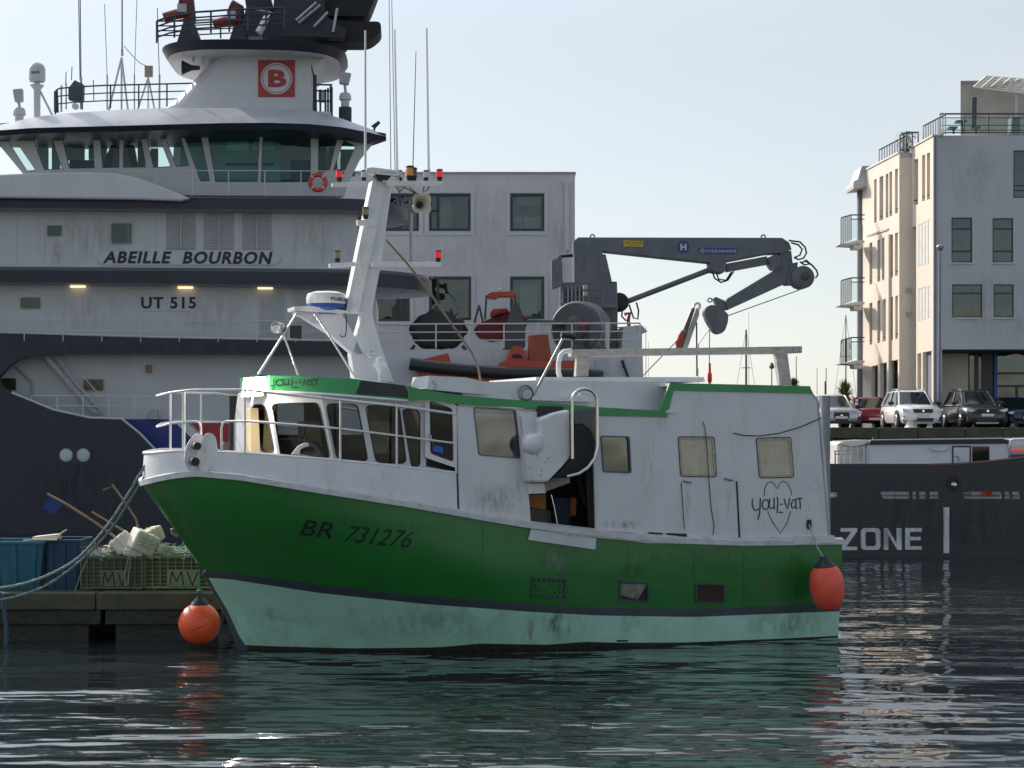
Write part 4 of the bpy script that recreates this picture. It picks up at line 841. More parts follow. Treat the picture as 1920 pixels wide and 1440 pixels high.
# --- decks: walls and navy slabs
D = 12.5
solid(T(-.8), [(-700, 520), (0, 527), (700, 540), (702, 645), (-700, 630)], D, 'superstructure_wall', swhite, tug)
solid(T(-.8), [(-700, 386), (0, 388), (670, 390), (670, 505), (-700, 498)], D, 'superstructure_wall', swhite, tug)
def deckslab(x1, top, bot, n0, rad, m, mu, depth=7.0, name='deck_edge'):
    """a deck: near edge along the ship, aft corner rounded in plan; top/bot give photo rows along the near edge"""
    N = T(n0); u = lambda x: (N.W(x, 800) - T(0).o).dot(TU); z = lambda uu, tab: interp([(u(x), N.W(x, y).z) for x, y in tab], uu)
    ue = u(x1); pl_ = [(u(-700), n0), (u(-200), n0), (u(335), n0), (u(420), n0)] + [(ue - rad + rad * math.sin(a), n0 - depth / 2 + depth / 2 * math.cos(a)) for a in (math.pi * i / 18 for i in range(19))] + [(u(-700), n0 - depth)]
    Wp = lambda uu, nn, tab, ins=0: T(0).o + TU * uu + TN * nn + Vector((0, 0, z(uu, tab)))
    A = [Wp(a, b, bot) for a, b in pl_]; Bt = [Wp(a, b, top) for a, b in pl_]; b_ = MB(); b_.loft([A, Bt], closed=True); b_.add(Bt, [tuple(range(len(Bt)))], 0); b_.add(A, [tuple(range(len(A)))], 1)
    return b_.build(name, [m, mu], tug, smooth=40)
deckslab(812, [(-700, 503), (0, 506), (600, 510), (812, 514)], [(-700, 526), (0, 528), (600, 535), (812, 540)], .35, 3.2, navy, louv)
deckslab(806, [(-700, 497), (0, 499.5), (600, 503.5), (806, 508)], [(-700, 503.4), (0, 506.4), (600, 510.4), (806, 514.4)], .12, 3.0, mat('navy_grey_sloping_edge', (.07, .08, .11), .4), louv)
deckslab(766, [(-700, 372), (0, 374), (335, 377), (360, 371), (700, 372), (766, 376)], [(-700, 388), (0, 389), (620, 393), (766, 397)], .35, 3.0, navy, louv)
# sweeping white fairing forward
solid(T(.7), [(-700, 330), (0, 327), (70, 324), (150, 322), (215, 324), (250, 330), (290, 344), (330, 360), (357, 372), (340, 377), (250, 374), (0, 371), (-700, 372)], .5, 'fairing', swhite, tug, bevel=.08)
# bridge
BP = T(-1.2); bw = [q1(55, 1050, 110, 1050, 270, 1280, 205, 1285), q1(235, 1012, 385, 1010, 468, 1270, 332, 1275), q1(460, 1008, 695, 1005, 710, 1262, 520, 1265), q1(748, 1003, 895, 1003, 895, 1258, 768, 1260), q1(928, 1003, 1050, 1003, 1100, 1255, 922, 1258), q1(1090, 1003, 1185, 1000, 1282, 1252, 1150, 1258), q1(1225, 998, 1345, 992, 1420, 1245, 1320, 1250), q1(1368, 990, 1500, 985, 1575, 1358, 1505, 1360),
      q2(357, 812, 685, 812, 672, 1128, 410, 1130), q2(705, 812, 1002, 812, 1002, 1130, 692, 1132), q2(1048, 830, 1168, 858, 1118, 1060, 1048, 1080), q2(1205, 870, 1282, 905, 1205, 1080, 1140, 1060)]
bo = [(-90, 250), (0, 245), (400, 238), (600, 241), (700, 268), (674, 300), (650, 350), (645, 368), (330, 366), (280, 350), (200, 335), (45, 328), (-10, 262)]
bwall = MB().prism(poly(BP, bo), TN * -.14, [poly(BP, rnd(w, 2, 2)) for w in bw]).build('bridge_wall', swhite, tug)
for w in bw: windowp(BP, w, mat('dark_gasket', (.05, .06, .07), .5), pane_t, tug, r=2, fw=1.3, proud=.01, rec=.05)
FP = T(-3.1); fw_ = [rect(70, 273, 90, 318), rect(97, 275, 112, 318), rect(122, 273, 158, 300), rect(166, 273, 180, 299), rect(186, 272, 200, 316), rect(211, 272, 224, 316), rect(232, 272, 246, 316), rect(258, 276, 272, 316), rect(282, 278, 296, 312), rect(598, 272, 612, 318), rect(617, 276, 632, 322), rect(638, 280, 665, 330)]
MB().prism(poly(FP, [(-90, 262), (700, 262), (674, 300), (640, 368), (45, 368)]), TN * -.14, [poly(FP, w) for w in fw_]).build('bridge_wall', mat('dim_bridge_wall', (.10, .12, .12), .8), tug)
solid(T(-1.5), [(-60, 341), (640, 343), (640, 372), (-60, 372)], 1.7, 'bridge_base', swhite, tug)
MB().prism(poly(T(-2.4), [(338, 240), (526, 240), (526, 345), (338, 345)]), TN * -.1).build('bridge_partition', teal, tug)
for r_ in (rect(424, 252, 466, 282), rect(474, 252, 514, 282)): sheet(T(-2.35), r_, .02, name='chart_panel', m=mat('bright_teal_panel', (.30, .60, .55), .5), parent=tug)
sheet(T(-2.35), rect(424, 306, 514, 310), .02, name='shelf', m=dark, parent=tug)
MB().prism(poly(T(-1.9), [(545, 300), (590, 300), (592, 345), (545, 345)]), TN * -.5).build('bridge_chair', mat('dark_blue_seat', (.01, .03, .12), .6), tug)
MB().prism(poly(T(-2.8), [(526, 246), (600, 246), (600, 262), (526, 262)]), TN * -.1).build('bridge_partition', dark, tug)
MB().prism(poly(T(-2.0), [(130, 300), (175, 300), (180, 318), (130, 318)]), TN * -.4).build('bridge_console', dark, tug)
MB().prism(poly(T(-2.0), [(200, 290), (208, 272), (214, 272), (210, 318), (192, 318)]), TN * -.4).build('bridge_chair', dark, tug)
MB().prism(poly(T(-2.0), [(238, 272), (250, 272), (258, 318), (246, 318)]), TN * -.4).build('bridge_chair', dark, tug)
# roof of the bridge: dark rim, sloping grey crown
xs = [-120, -40, 20, 60, 120, 220, 320, 420, 500, 580, 640, 690, 724]
rbm = [(-120, 268), (-40, 258), (60, 250), (250, 246), (400, 242), (500, 242), (600, 246), (660, 256), (690, 266), (724, 262)]
rtm = [(-120, 256), (-40, 247), (60, 240), (250, 235), (400, 231), (500, 230), (600, 233), (660, 241), (690, 248), (724, 256)]
ctm = [(-120, 250), (-40, 240), (40, 226), (60, 220), (100, 214), (220, 206), (320, 202), (500, 203), (590, 206), (640, 222), (690, 240), (724, 254)]
nn_ = [(-120, -.6), (0, .2), (100, .8), (580, .8), (640, .2), (690, -.6), (724, -1.1)]
def rr3(tab, x, dn): return T(interp(nn_, x) + dn).W(x, interp(tab, x))
A_ = [rr3(rbm, x, -.1) for x in xs]; B2 = [rr3(rtm, x, 0) for x in xs]; C_ = [rr3(ctm, x, -1.5 if x < 690 else -.5) for x in xs]
far = lambda p, k: p + TN * -(14 - k + 2 * ((T(.8).o - p).dot(-TN) if False else 0))
def farp(i, tab, dn):
    x = xs[i]; p = rr3(tab, x, dn); d = (p - T(-1.35).o).dot(TN); return p - TN * 2 * d
A2 = [farp(i, rbm, -.1) for i in range(len(xs))]; B3 = [farp(i, rtm, 0) for i in range(len(xs))]; C2 = [farp(i, ctm, -1.5 if x < 690 else -.5) for i, x in enumerate(xs)]
MB().loft([A_, B2], mi=0).loft([B2, C_, C2, B3], mi=1).loft([B3, A2, A_], mi=0).build('bridge_roof', [navy, sgrey], tug, smooth=35)
solid(T(-3.6), [(330, 207), (620, 209), (640, 372), (320, 372)], 8, 'bridge_house', swhite, tug)
# tower with rounded forward end
def tower(x0, x1, y, n0, n1, k=10):
    a = T((n0 + n1) / 2).W(x0, y); b = T((n0 + n1) / 2).W(x1, y); hw = (n0 - n1) / 2; z = T(n0).W(x1, y).z; o = []
    c0 = (a - T(0).o).dot(TU); c1 = (b - T(0).o).dot(TU); fr = 1.1
    for i in range(k + 1):
        t = -math.pi / 2 - math.pi * i / k; o.append((c0 + fr + math.cos(t) * fr if True else 0, math.sin(t) * hw))
    pts = [(c1, -hw)] + o + [(c1, hw)]
    return [T(0).o + TU * u + TN * ((n0 + n1) / 2 + v) + Vector((0, 0, z)) for u, v in pts]
MB().loft([tower(296, 592, 213, -4, -9), tower(340, 590, 170, -4, -8.6), tower(405, 588, 96, -4, -8.2), tower(412, 588, 84, -4, -8.2)], closed=True, caps=True).build('tower', swhite, tug, smooth=40)
MB().prism(poly(T(-4), qt(1320, 540, 1275, 340, 1420, 345, 1500, 370)), TN * -4).build('tower_bracket', swhite, tug)
def tray(tabx, y, hw, nc=-6.1, sh=2.2):
    x0, x1 = tabx; a = (T(nc).W(x0, y) - T(0).o).dot(TU); b = (T(nc).W(x1, y) - T(0).o).dot(TU); z = EYE + (YH - y) / F * (T(nc + hw).W((x0 + x1) / 2, 800).y); o = []
    m = 40
    for i in range(m):
        t = 2 * math.pi * i / m; u = math.cos(t); v = math.sin(t); u = math.copysign(abs(u) ** .7, u); v = math.copysign(abs(v) ** .55, v)
        o.append(T(0).o + TU * ((a + b) / 2 + u * (b - a) / 2) + TN * (nc + v * hw) + Vector((0, 0, z)))
    return o
MB().loft([tray((400, 600), 106, 2.0), tray((322, 640), 93, 3.7), tray((311, 652), 74, 3.9), tray((325, 640), 74, 3.6)], closed=True, caps=True, mis=[1, 0, 0]).build('upper_platform', [navy, swhite], tug, smooth=30)
railing(T(-2.4), qt(100, 165, 200, 130, 400, 95, 560, 85, 640, 78, 1100, 60), 41, 8, 4, .045, mat('dark_rail_paint', (.03, .035, .05), .5), tug)
railing(T(-9.6), qt(100, 165, 300, 165, 800, 140, 1100, 130), 36, 5, 4, .04, mat('dark_rail_paint'), tug)
# fire monitors
for dx in (0, 93):
    o = MB(); s = lambda *c: [(x + dx, y + (13 if dx else 0)) for x, y in qt(*c)]
    o.prism(poly(T(-4.5), s(255, 335, 310, 160, 385, 160, 440, 310)), TN * -1.0); mo = o.build('fire_monitor', mat('dark_rail_paint'), tug)
    MB().tube([T(-5).W(*p) for p in s(360, 170, 352, 90, 350, 20, 290, -10)], .28, 10).build('riser', mat('maroon_pipe', (.10, .018, .014), .5), mo, smooth=50)
    MB().prism(poly(T(-4.2), s(260, 30, 325, 28, 325, 90, 258, 90)), TN * -.5).build('control_box', louv, mo)
    MB().tube([T(-4.6).W(*p) for p in s(330, 100, 250, 112, 155, 140)], .22, 10).build('barrel', mat('dull_red_barrel', (.20, .02, .016), .5), mo, smooth=50)
# mast housing and stays, exhausts
dn = mat('dark_navy_housing', (.014, .017, .03), .5)
MB().prism(poly(T(-4.6), qt(740, 280, 800, 60, 780, -60, 980, -60, 1010, 60, 930, 280)), TN * -2).build('mast_house', dn, tug)
MB().prism(poly(T(-3.6), qt(920, 280, 1010, 100, 1020, -80, 1400, -80, 1420, 120, 1590, 240, 1560, 290)), TN * -3).build('mast_house', dn, tug)
MB().tube([T(-4).W(*p) for p in qt(920, 270, 985, 150)], .3, 10).build('strut', swhite, tug, smooth=50)
for pts in (qt(1190, 160, 1350, 20), qt(1210, 180, 1380, 40), qt(1330, 210, 1440, 95), qt(1480, 250, 1512, 65), qt(870, 75, 1000, 100, 920, 210)):
    MB().tube([T(-3.3).W(*p) for p in pts], .06, 6).build('stay_tube', galv, tug)
for (y0, y1, xr) in ((-90, 30, 712), (40, 79, 714)):
    MB().prism(poly(T(-4.5), rnd([(560, y0), (xr, y0), (xr + 1, (y0 + y1) / 2), (xr - 22, y1), (590, y1)], 14, 5)), TN * -1.6).build('exhaust_pipe', mat('sooty_black', (.010, .010, .012), .7, var=.3), tug, bevel=.25)
MB().prism(poly(T(-5), [(560, -30), (640, -30), (648, 78), (560, 78)]), TN * -2).build('exhaust_casing', dn, tug)
# owner's emblem
lg = sheet(T(-4), rect(484, 113, 553, 182), .03, name='emblem_plate', m=mat('emblem_red', (.36, .03, .03), .5), parent=tug)
def ring(P, cx, cy, r0, r1, off, name, m, par, k=40):
    o = MB(); a_ = [(cx + r1 * math.cos(2 * math.pi * i / k), cy + r1 * math.sin(2 * math.pi * i / k)) for i in range(k)]; b_ = [(cx + r0 * math.cos(2 * math.pi * i / k), cy + r0 * math.sin(2 * math.pi * i / k)) for i in range(k)]
    o.prism(poly(P, a_, off), P.n * -.008, [poly(P, b_, off)] if r0 else ()); return o.build(name, m, par)
ring(T(-4), 518.7, 147.5, 27, 29.5, .045, 'ring', swhite, lg); ring(T(-4), 518.7, 147.5, 0, 25.5, .045, 'disc', swhite, lg)
lettering(T(-4).W, 'B', [(503, 131), (537.5, 131), (537.5, 164), (503, 164)], mat('emblem_red'), lg, off=.055, bold=.045)
MB().prism(poly(T(-2.4), [(519, 199), (538, 199), (538, 208), (519, 208)]), TN * -.3).build('floodlight', swhite, tug)
MB().lathe(T(-4.2).W(*qt(345, 530)[0]), TU, [(.32, -.25), (.12, .15), (.08, .5)], 16).build('horn', dn, tug, smooth=40)
for pts in (qt(375, 420, 385, 480), qt(455, 420, 460, 500)): MB().prism(poly(T(-4.2), rect(pts[0][0], pts[0][1], pts[1][0] + 2, pts[1][1])), TN * -.2).build('lamp_box', swhite, tug)
# signal deck aft of the tower
o = MB(); PR = T(-4); dr = mat('dark_rail_paint')
o.prism(poly(PR, qt(1320, 575, 1350, 590, 1350, 860, 1322, 870)), TN * -.4).build('vent_trunk', dn, tug)
for x, y0, y1 in ((1380, 700, 900), (1420, 700, 910), (1440, 690, 915), (1460, 665, 920), (1470, 680, 925)): MB().tube([PR.W(*qt(x, y0)[0]), PR.W(*qt(x, y1)[0])], .05, 6).build('rail_post', dr, tug)
for y in (662, 710, 790): MB().tube([PR.W(*qt(1350, y)[0]), PR.W(*qt(1475, y + 2)[0])], .04, 6).build('rail_bar', dr, tug)
MB().prism(poly(PR, qt(1365, 715, 1415, 715, 1415, 790, 1365, 790)), TN * -.4).build('equipment_box', louv, tug)
def search(px, py, w, h, tilt, base_y, n=-4, foot=None):
    p = T(n); o = MB(); c = Vector((px, py)); r_ = lambda x, y: (px + x * math.cos(tilt) - y * math.sin(tilt), py + x * math.sin(tilt) + y * math.cos(tilt))
    s = MB().prism(poly(p, [r_(-w, -h), r_(w, -h), r_(w * .8, h), r_(-w * .8, h)]), TN * -.35).build('searchlight', louv, tug, bevel=.04)
    MB().tube([p.W(px, py + h, -.2), p.W(px + 2, base_y, -.2)], .06, 8).build('stalk', louv, s, smooth=50)
    MB().lathe(p.W(px + 1, base_y, -.2), (0, 0, -1), [(.2, 0), (.26, .12), (.26, .3), (.18, .3), (.18, .62)], 16).build('mount', swhite, s, smooth=40)
    MB().lathe(p.W(px + 1, base_y, -.2) - Vector((0, 0, .62)), (0, 0, -1), [(.28, 0), (.28, .5)], 16).build('plinth', dn, s, smooth=40)
search(646, 146, 11, 11, .15, 173, -4); search(33, 178, 9, 12, -.1, 201, -2)
MB().prism(poly(T(-3), [(640, 218), (658, 218), (660, 234), (640, 234)]), TN * -.6).build('plinth', dn, tug)
MB().prism(poly(T(-3), [(696, 236), (710, 226), (713, 230), (703, 240)]), TN * -.2).build('deck_light', dn, tug)
MB().tube([T(-3.1).W(703, 238), T(-3.1).W(701, 246)], .05, 6).build('bracket', dn, tug)
# satellite dome on pedestal
c = T(-3).W(69.5, 150); r_ = .345
sd = MB().lathe(c, (0, 0, 1), [(r_ * .88, -.08), (r_ * .97, .0), (r_, .2), (r_ * .99, .42)] + [(r_ * math.cos(a * math.pi / 14), .42 + r_ * .95 * math.sin(a * math.pi / 14)) for a in range(1, 8)], 28).build('satellite_dome', swhite, tug, smooth=50)
MB().lathe(c, (0, 0, -1), [(.12, .08), (.12, .2), (.3, .22), (.14, .42), (.14, 1.6)], 14).build('pedestal', swhite, sd, smooth=40)
MB().tube([T(-3).W(75, 170), T(-3).W(98, 216)], .05, 6).build('brace', swhite, sd)
def domW(px, py, off=0.0):
    q = T(-3).W(px, py); x = (q - c).dot(TU); x = max(-r_ * .97, min(r_ * .97, x)); return q + TN * (math.sqrt(r_ ** 2 - x * x) + off)
lettering(domW, 'SAILOR', [(61, 136), (78, 136), (78, 141), (61, 141)], ltext, sd, off=.02, bold=.03)
# aerials and rail on the roof
rl = railing(T(-4.5), [(104, 172), (110, 166), (140, 163), (200, 160), (366, 156)], 43, 6, 3, .035, dr, tug)
for (x0, y0, x1, y1, r0) in ((150, 150, 147, -40, .022), (152, 150, 150, -40, .022), (229, 92, 229, -30, .03), (201, 145, 196, 8, .014), (252, 145, 257, -10, .014), (299, 150, 295, 15, .018), (176, 190, 175, 150, .02), (123, 160, 124, 135, .02), (134, 150, 135, 125, .02)):
    MB().tube([T(-5).W(x0, y0), T(-5).W(x1, y1)], r0, 6).build('whip_aerial', dr, tug)
for (x0, y0, y1, w) in ((201, 140, 205, 3.5), (252, 140, 205, 3), (299, 140, 205, 4), (152, 145, 205, 5), (124, 155, 205, 3), (115, 160, 210, 4), (229, 92, 105, 5)):
    MB().tube([T(-5).W(x0, y0), T(-5).W(x0, y1)], w / 92, 8).build('aerial_base', louv, tug)
tp_ = T(-5).W(228, 108)
for (x, y, n) in ((204, 207, -5), (228, 207, -6.5), (240, 207, -4.5)): MB().tube([tp_, T(n).W(x, y)], .045, 6).build('tripod_leg', swhite, tug)
tp_ = T(-5).W(278, 145)
for (x, y, n) in ((258, 207, -5), (278, 207, -6.5), (290, 207, -4.5)): MB().tube([tp_, T(n).W(x, y)], .04, 6).build('tripod_leg', swhite, tug)
MB().prism(poly(T(-5), rect(271, 123, 286, 144)), TN * -.12).build('flat_antenna', mat('beige_antenna', (.38, .33, .27), .6), tug)
MB().tube([T(-5).W(*p) for p in ((232, 86), (248, 104), (262, 118), (275, 124))], .015, 5).build('aerial_wire', dr, tug)
MB().prism(poly(T(-4.8), [(128, 165), (140, 150), (156, 158), (155, 188), (145, 190), (128, 186)]), TN * -.4).build('covered_compass', mat('dark_canvas', (.08, .085, .10), .8), tug)
MB().lathe(T(-4.6).W(142, 200), TN, [(.14, 0), (.14, .15), (.08, .2)], 16).build('camera_housing', swhite, tug, smooth=40)
MB().prism(poly(T(-4.6), [(101, 172), (107, 166), (109, 210), (101, 210)]), TN * -.2).build('wind_screen', dr, tug)
# bridge deck railing, lifebelt
railing(T(.1), [(225, 324), (300, 320), (480, 320), (645, 321), (700, 322)], 24 * 2, 8, 2, .024, swhite, tug)
# windows and louvres in the decks
q3w = lambda *c: q3(*c)
for q in (rect(88, 422, 117, 444), rect(208, 418, 248, 458)): windowp(T(-.8), q, louv, mat('grey_green_pane', (.05, .075, .07), .15), tug, r=4, fw=1.2, proud=.05, rec=-.012)
windowp(T(-.8), rect(38, 557, 77, 580), louv, mat('olive_pane', (.085, .085, .055), .15), tug, r=4, fw=1.2, proud=.05, rec=-.012)
def louvre(x0, y0, x1, y1, n, vert=False, mid=True, nn__=-.8):
    P = T(nn__); g = MB().prism(poly(P, rect(x0, y0, x1, y1), .02), TN * -.03).build('louvre', louv, tug)
    for i in range(n):
        if vert:
            x = x0 + (x1 - x0) * (i + .5) / n; MB().prism(poly(P, rect(x - (x1 - x0) / n * .36, y0 + 1, x + (x1 - x0) / n * .14, y1 - 1), .05), TN * -.03).build('slat', swhite, g)
        else:
            y = y0 + (y1 - y0) * (i + .5) / n; a = poly(P, [(x0 + 1, y - .9), (x1 - 1, y - .9)], .025); b = poly(P, [(x1 - 1, y + .6), (x0 + 1, y + .6)], .075); MB().prism(a + b, TN * -.02).build('slat', swhite, g)
    if mid and not vert: MB().prism(poly(P, rect((x0 + x1) / 2 - 1, y0, (x0 + x1) / 2 + 1, y1), .09), TN * -.05).build('mullion', swhite, g)
louvre(312, 400, 367, 468, 17); louvre(382, 399, 439, 468, 17); louvre(454, 399, 510, 468, 17)
louvre(487, 541, 534, 637, 12, True); louvre(549, 541, 610, 637, 14, True)
for (x, y) in ((145, 537), (347, 539), (497, 540)):
    MB().prism(poly(T(-.55), rect(x - 14, y - 1.6, x + 14, y + 1.8)), TN * -.2).build('tube_light', mat('warm_lit_tube', (1, .9, .7), .4, emit=(1, .72, .42), estr=1.0), tug)
pl = sheet(T(-.8), rnd([(180, 484), (188, 471), (515, 470), (529, 484), (518, 497), (190, 497)], 8), .05, name='name_board', m=swhite, parent=tug)
dl = mat('navy_lettering', (.012, .015, .03), .5)
lettering(T(-.8).W, 'ABEILLE  BOURBON', [(196, 471), (509, 472), (509, 496), (196, 494)], dl, pl, off=.07, bold=.034, shear=.22)
pl = sheet(T(-.8), rect(262, 553, 371, 583), .04, name='type_board', m=swhite, parent=tug)
lettering(T(-.8).W, 'UT 515', [(265, 557), (368, 557), (368, 579), (265, 579)], dl, pl, off=.06, bold=.03)
railing(T(.1), [(-100, 598), (0, 599), (300, 601), (700, 602)], 40, 12, 2, .02, swhite, tug)
for i in range(14):
    x = -20 + i * 52; MB().prism(poly(T(-.8), rect(x, 391, x + .8, 498), .008), TN * -.006).build('wall_seam', louv, tug)
stain(T(-.8).W, rect(94, 444, 118, 500), (.36, .27, .13), .9, tug, 'rust_run', .012, 1.2, 5)
for q in (rect(30, 392, 300, 500), rect(300, 540, 480, 640), rect(530, 392, 660, 505), rect(60, 540, 250, 628)): stain(T(-.8).W, q, (.30, .26, .22), .4, tug, 'grime', .012, .8, 6)
for q in (rect(20, 860, 280, 1000), rect(100, 868, 180, 930), rect(0, 640, 600, 664)): stain(T(0).W, q, (.05, .04, .035), .7, tug, 'grime', .012, .7, 5)
for x in (40, 92, 150, 205, 262): MB().prism(poly(T(0), rect(x, 800 if x > 90 else 760, x + .7, 1003), .008), TN * -.008).build('weld_seam', mat('seam_paint'), tug)
# ladder and posts aft of the deckhouse
o = MB(); 
for x in (660, 665, 704): o.tube([T(-1.5).W(x, 395), T(-1.5).W(x, 505)], .04, 6)
for i in range(11): o.tube([T(-1.5).W(668, 400 + i * 9), T(-1.5).W(682, 400 + i * 9)], .025, 5)
o.build('ladder', dn, tug)
MB().tube([T(-2).W(771, 400), T(-2).W(771, 500)], .07, 8).build('stanchion', louv, tug)
railing(T(-1), [(690, 488), (730, 475), (790, 478), (810, 500)], 22, 5, 2, .02, swhite, tug)
# open towing deck aft
solid(T(0), [(700, 656), (1205, 656), (1210, 860), (700, 860)], 13, 'deck_wall', mat('grey_white_ship_paint', (.50, .51, .55), .5, var=.08, vs_=.8, dirt=(.3, .26, .22), dirt_amt=.5, dirt_scale=(1, 1, .2)), tug)
rl2 = railing(T(.05), [(690, 608), (1200, 606)], 46, 9, 3, .035, swhite, tug)
MB().tube([T(.1).W(1140, 606), T(.1).W(1140, 656)], .06, 8).build('stanchion', swhite, tug)
MB().prism(poly(T(-3), [(1169, 612), (1204, 610), (1213, 622), (1204, 624), (1204, 656), (1165, 656)]), TN * -2).build('aft_locker', swhite, tug)
MB().prism(poly(T(-3), [(1190, 610), (1204, 610), (1214, 622), (1200, 625)], .02), TN * -2.1).build('locker_lid', louv, tug)
for pts, m in ((rect(1167, 676, 1171, 690), dn),): MB().prism(poly(T(.02), pts), TN * -.1).build('bracket', m, tug)
MB().tube([T(.2).W(1166, 675), T(.2).W(1178, 708)], .06, 6).build('fender_bar', dn, tug)
sheet(T(0), rect(1115, 672, 1140, 700), .03, name='hatch', m=louv, parent=tug)
# pale wall just aft of the bridge block with dark window bay
MB().prism(poly(T(-9), [(700, 540), (870, 540), (870, 656), (700, 656)]), TN * -.3, [poly(T(-9), r__) for r__ in (rect(752, 557, 778, 602),)]).build('aft_wall', swhite, tug) if False else None
# --- the crane, bolted to the tug
K = T(-4); kc = kb
cr_ = MB().prism(poly(K, kc(90, 470, 460, 470, 465, 640, 462, 925, 150, 925, 90, 600)), TN * -1.6).build('deck_crane', craneg, tug, label='blue grey folding crane with its boom over the harbour')
def kp(name, pts, d=1.0, off=0.0, m=craneg, bev=.03): return MB().prism(poly(K, pts, off), TN * -d).build(name, m, cr_, bevel=bev)
kp('slewing_tower', kc(170, 280, 385, 275, 430, 470, 172, 470), 1.3, -.1)
kp('boom', kc(168, 182, 200, 157, 1592, 160, 1640, 192, 1658, 240, 1585, 268, 1490, 270, 1205, 325, 1095, 330, 370, 253, 365, 290, 170, 290), .8, -.3)
kp('boom_bracket', kc(1098, 325, 1212, 322, 1206, 385, 1188, 402, 1100, 390), .9, -.25)
kp('jib_cylinder', kc(1212, 335, 1495, 283, 1502, 340, 1218, 392), .35, -.45)
kp('jib', kc(1582, 262, 1658, 245, 1668, 330, 1640, 470, 1602, 480, 1225, 652, 1205, 600, 1215, 578, 1545, 380), .6, -.4)
kp('knuckle', rnd(kc(1505, 290, 1545, 276, 1580, 285, 1575, 350, 1540, 380, 1520, 360, 1500, 325), 3), .9, -.2)
kp('winch_mount', kc(1650, 335, 1700, 325, 1690, 480, 1620, 482), .7, -.3)
kp('sheave_head', rnd(kc(1058, 670, 1072, 635, 1108, 616, 1155, 628, 1226, 680, 1222, 740, 1200, 798, 1165, 820, 1128, 806, 1080, 730), 5), .6, -.3)
kp('head_lug', kc(1130, 570, 1145, 560, 1215, 590, 1225, 650, 1165, 670, 1150, 620), .5, -.5)
MB().lathe(K.W(*kc(1728, 432)[0], .0), TN, [(.48, -.9), (.5, -.85), (.5, -.1), (.44, -.05)], 28).build('winch_drum', craneg, cr_, smooth=40)
MB().lathe(K.W(*kc(1740, 425)[0], .02), TN, [(.2, -.1), (.2, .0), (.12, .05)], 16).build('motor', mat('dark_metal'), cr_, smooth=40)
MB().tube([K.W(*p, -.5) for p in kc(520, 600, 1095, 380)], .125, 14).build('lift_cylinder', craneg, cr_, smooth=60)
MB().lathe(K.W(*kc(482, 600)[0], -.3), TN, [(.30, -.4), (.42, -.3), (.42, .0), (.3, .1)], 20).build('hose_reel', black, cr_, smooth=40)
kp('motor_box', kc(15, 325, 30, 310, 85, 315, 92, 480, 70, 500, 20, 515, 15, 480), .6, .1)
bl = mat('sign_blue', (.015, .05, .22), .5)
ring(T(-4.3), 1281, 463, 0, 11.5, .02, 'emblem_disc', bl, cr_, 28)
lettering(T(-4.3).W, 'H', [(1275.5, 457), (1287, 457), (1287, 469.5), (1275.5, 469.5)], swhite, cr_, off=.035, bold=.05)
sheet(T(-4.3), rect(1310, 465, 1383, 476), .02, name='maker_sign', m=bl, parent=cr_)
lettering(T(-4.3).W, 'HYDRAMARINE', [(1324, 468), (1381, 468), (1381, 474), (1324, 474)], louv, cr_, off=.035, bold=.02)
ring(T(-4.3), 1317, 470.5, 3, 4.2, .035, 'emblem_ring', louv, cr_, 20); lettering(T(-4.3).W, 'H', [(1315.4, 468.7), (1318.6, 468.7), (1318.6, 472.5), (1315.4, 472.5)], louv, cr_, off=.035, bold=.02)
sheet(T(-4.3), kc(503, 183, 640, 188, 636, 230, 503, 226), .02, name='load_sign', m=mat('sign_yellow', (.55, .38, .03), .6), parent=cr_)
lettering(T(-4.3).W, 'SWL 10T 17M', [(1171, 453), (1204, 454), (1204, 457), (1171, 456)], dl, cr_, off=.03, bold=.0); lettering(T(-4.3).W, '5M 2T', [(1179, 458.5), (1197, 459), (1197, 461.5), (1179, 461)], dl, cr_, off=.03, bold=0)
o = MB()
for pts in (kc(1625, 185, 1700, 195, 1735, 230, 1745, 270, 1725, 305, 1690, 315, 1660, 300), kc(1640, 200, 1690, 215, 1715, 245, 1700, 285, 1665, 300), kc(1730, 320, 1780, 350, 1815, 390, 1822, 420, 1805, 440), kc(1700, 330, 1730, 350, 1775, 345, 1745, 320, 1715, 335), kc(1105, 392, 1120, 440, 1165, 470, 1210, 455, 1250, 395), kc(1130, 400, 1150, 450, 1200, 455, 1235, 400), kc(540, 620, 560, 680, 570, 710, 600, 720, 605, 660, 590, 605), kc(30, 430, 30, 340, 70, 290, 160, 282), kc(20, 420, 45, 330, 90, 296, 160, 292), kc(500, 620, 490, 700, 520, 730)): 
    MB().tube([K.W(*p, .05) for p in pts], .04, 6).build('hydraulic_hose', black, cr_, smooth=60)
MB().tube([K.W(*p, -.6) for p in kc(1720, 513, 1228, 690)], .022, 5).build('wire_rope', black, cr_)
MB().tube([K.W(*p, -.6) for p in kc(1105, 790, 1103, 1015)], .02, 5).build('wire_rope', black, cr_)
MB().tube([K.W(*p, -.6) for p in kc(1103, 780, 1050, 850, 1030, 880, 1028, 915)], .03, 5).build('tag_line', galv, cr_)
hp_ = K.W(*kc(1106, 1013)[0], -.6); MB().lathe(hp_, (0, 0, -1), [(.05, 0), (.06, .4), (.1, .5), (.1, .8), (.05, .88), (.04, .98)], 12).build('hook_weight', mat('bright_red_paint', (.72, .05, .03), .4), cr_, smooth=40)
for x, y in ((303, 148), (1472, 150)):
    c_ = K.W(*kc(x, y)[0], -.6); MB().tube([c_ + (TU * math.cos(a) + Vector((0, 0, 1)) * math.sin(a)) * .09 for a in (2 * math.pi * j / 14 for j in range(14))], .035, 6, closed=True).build('lifting_eye', craneg, cr_)
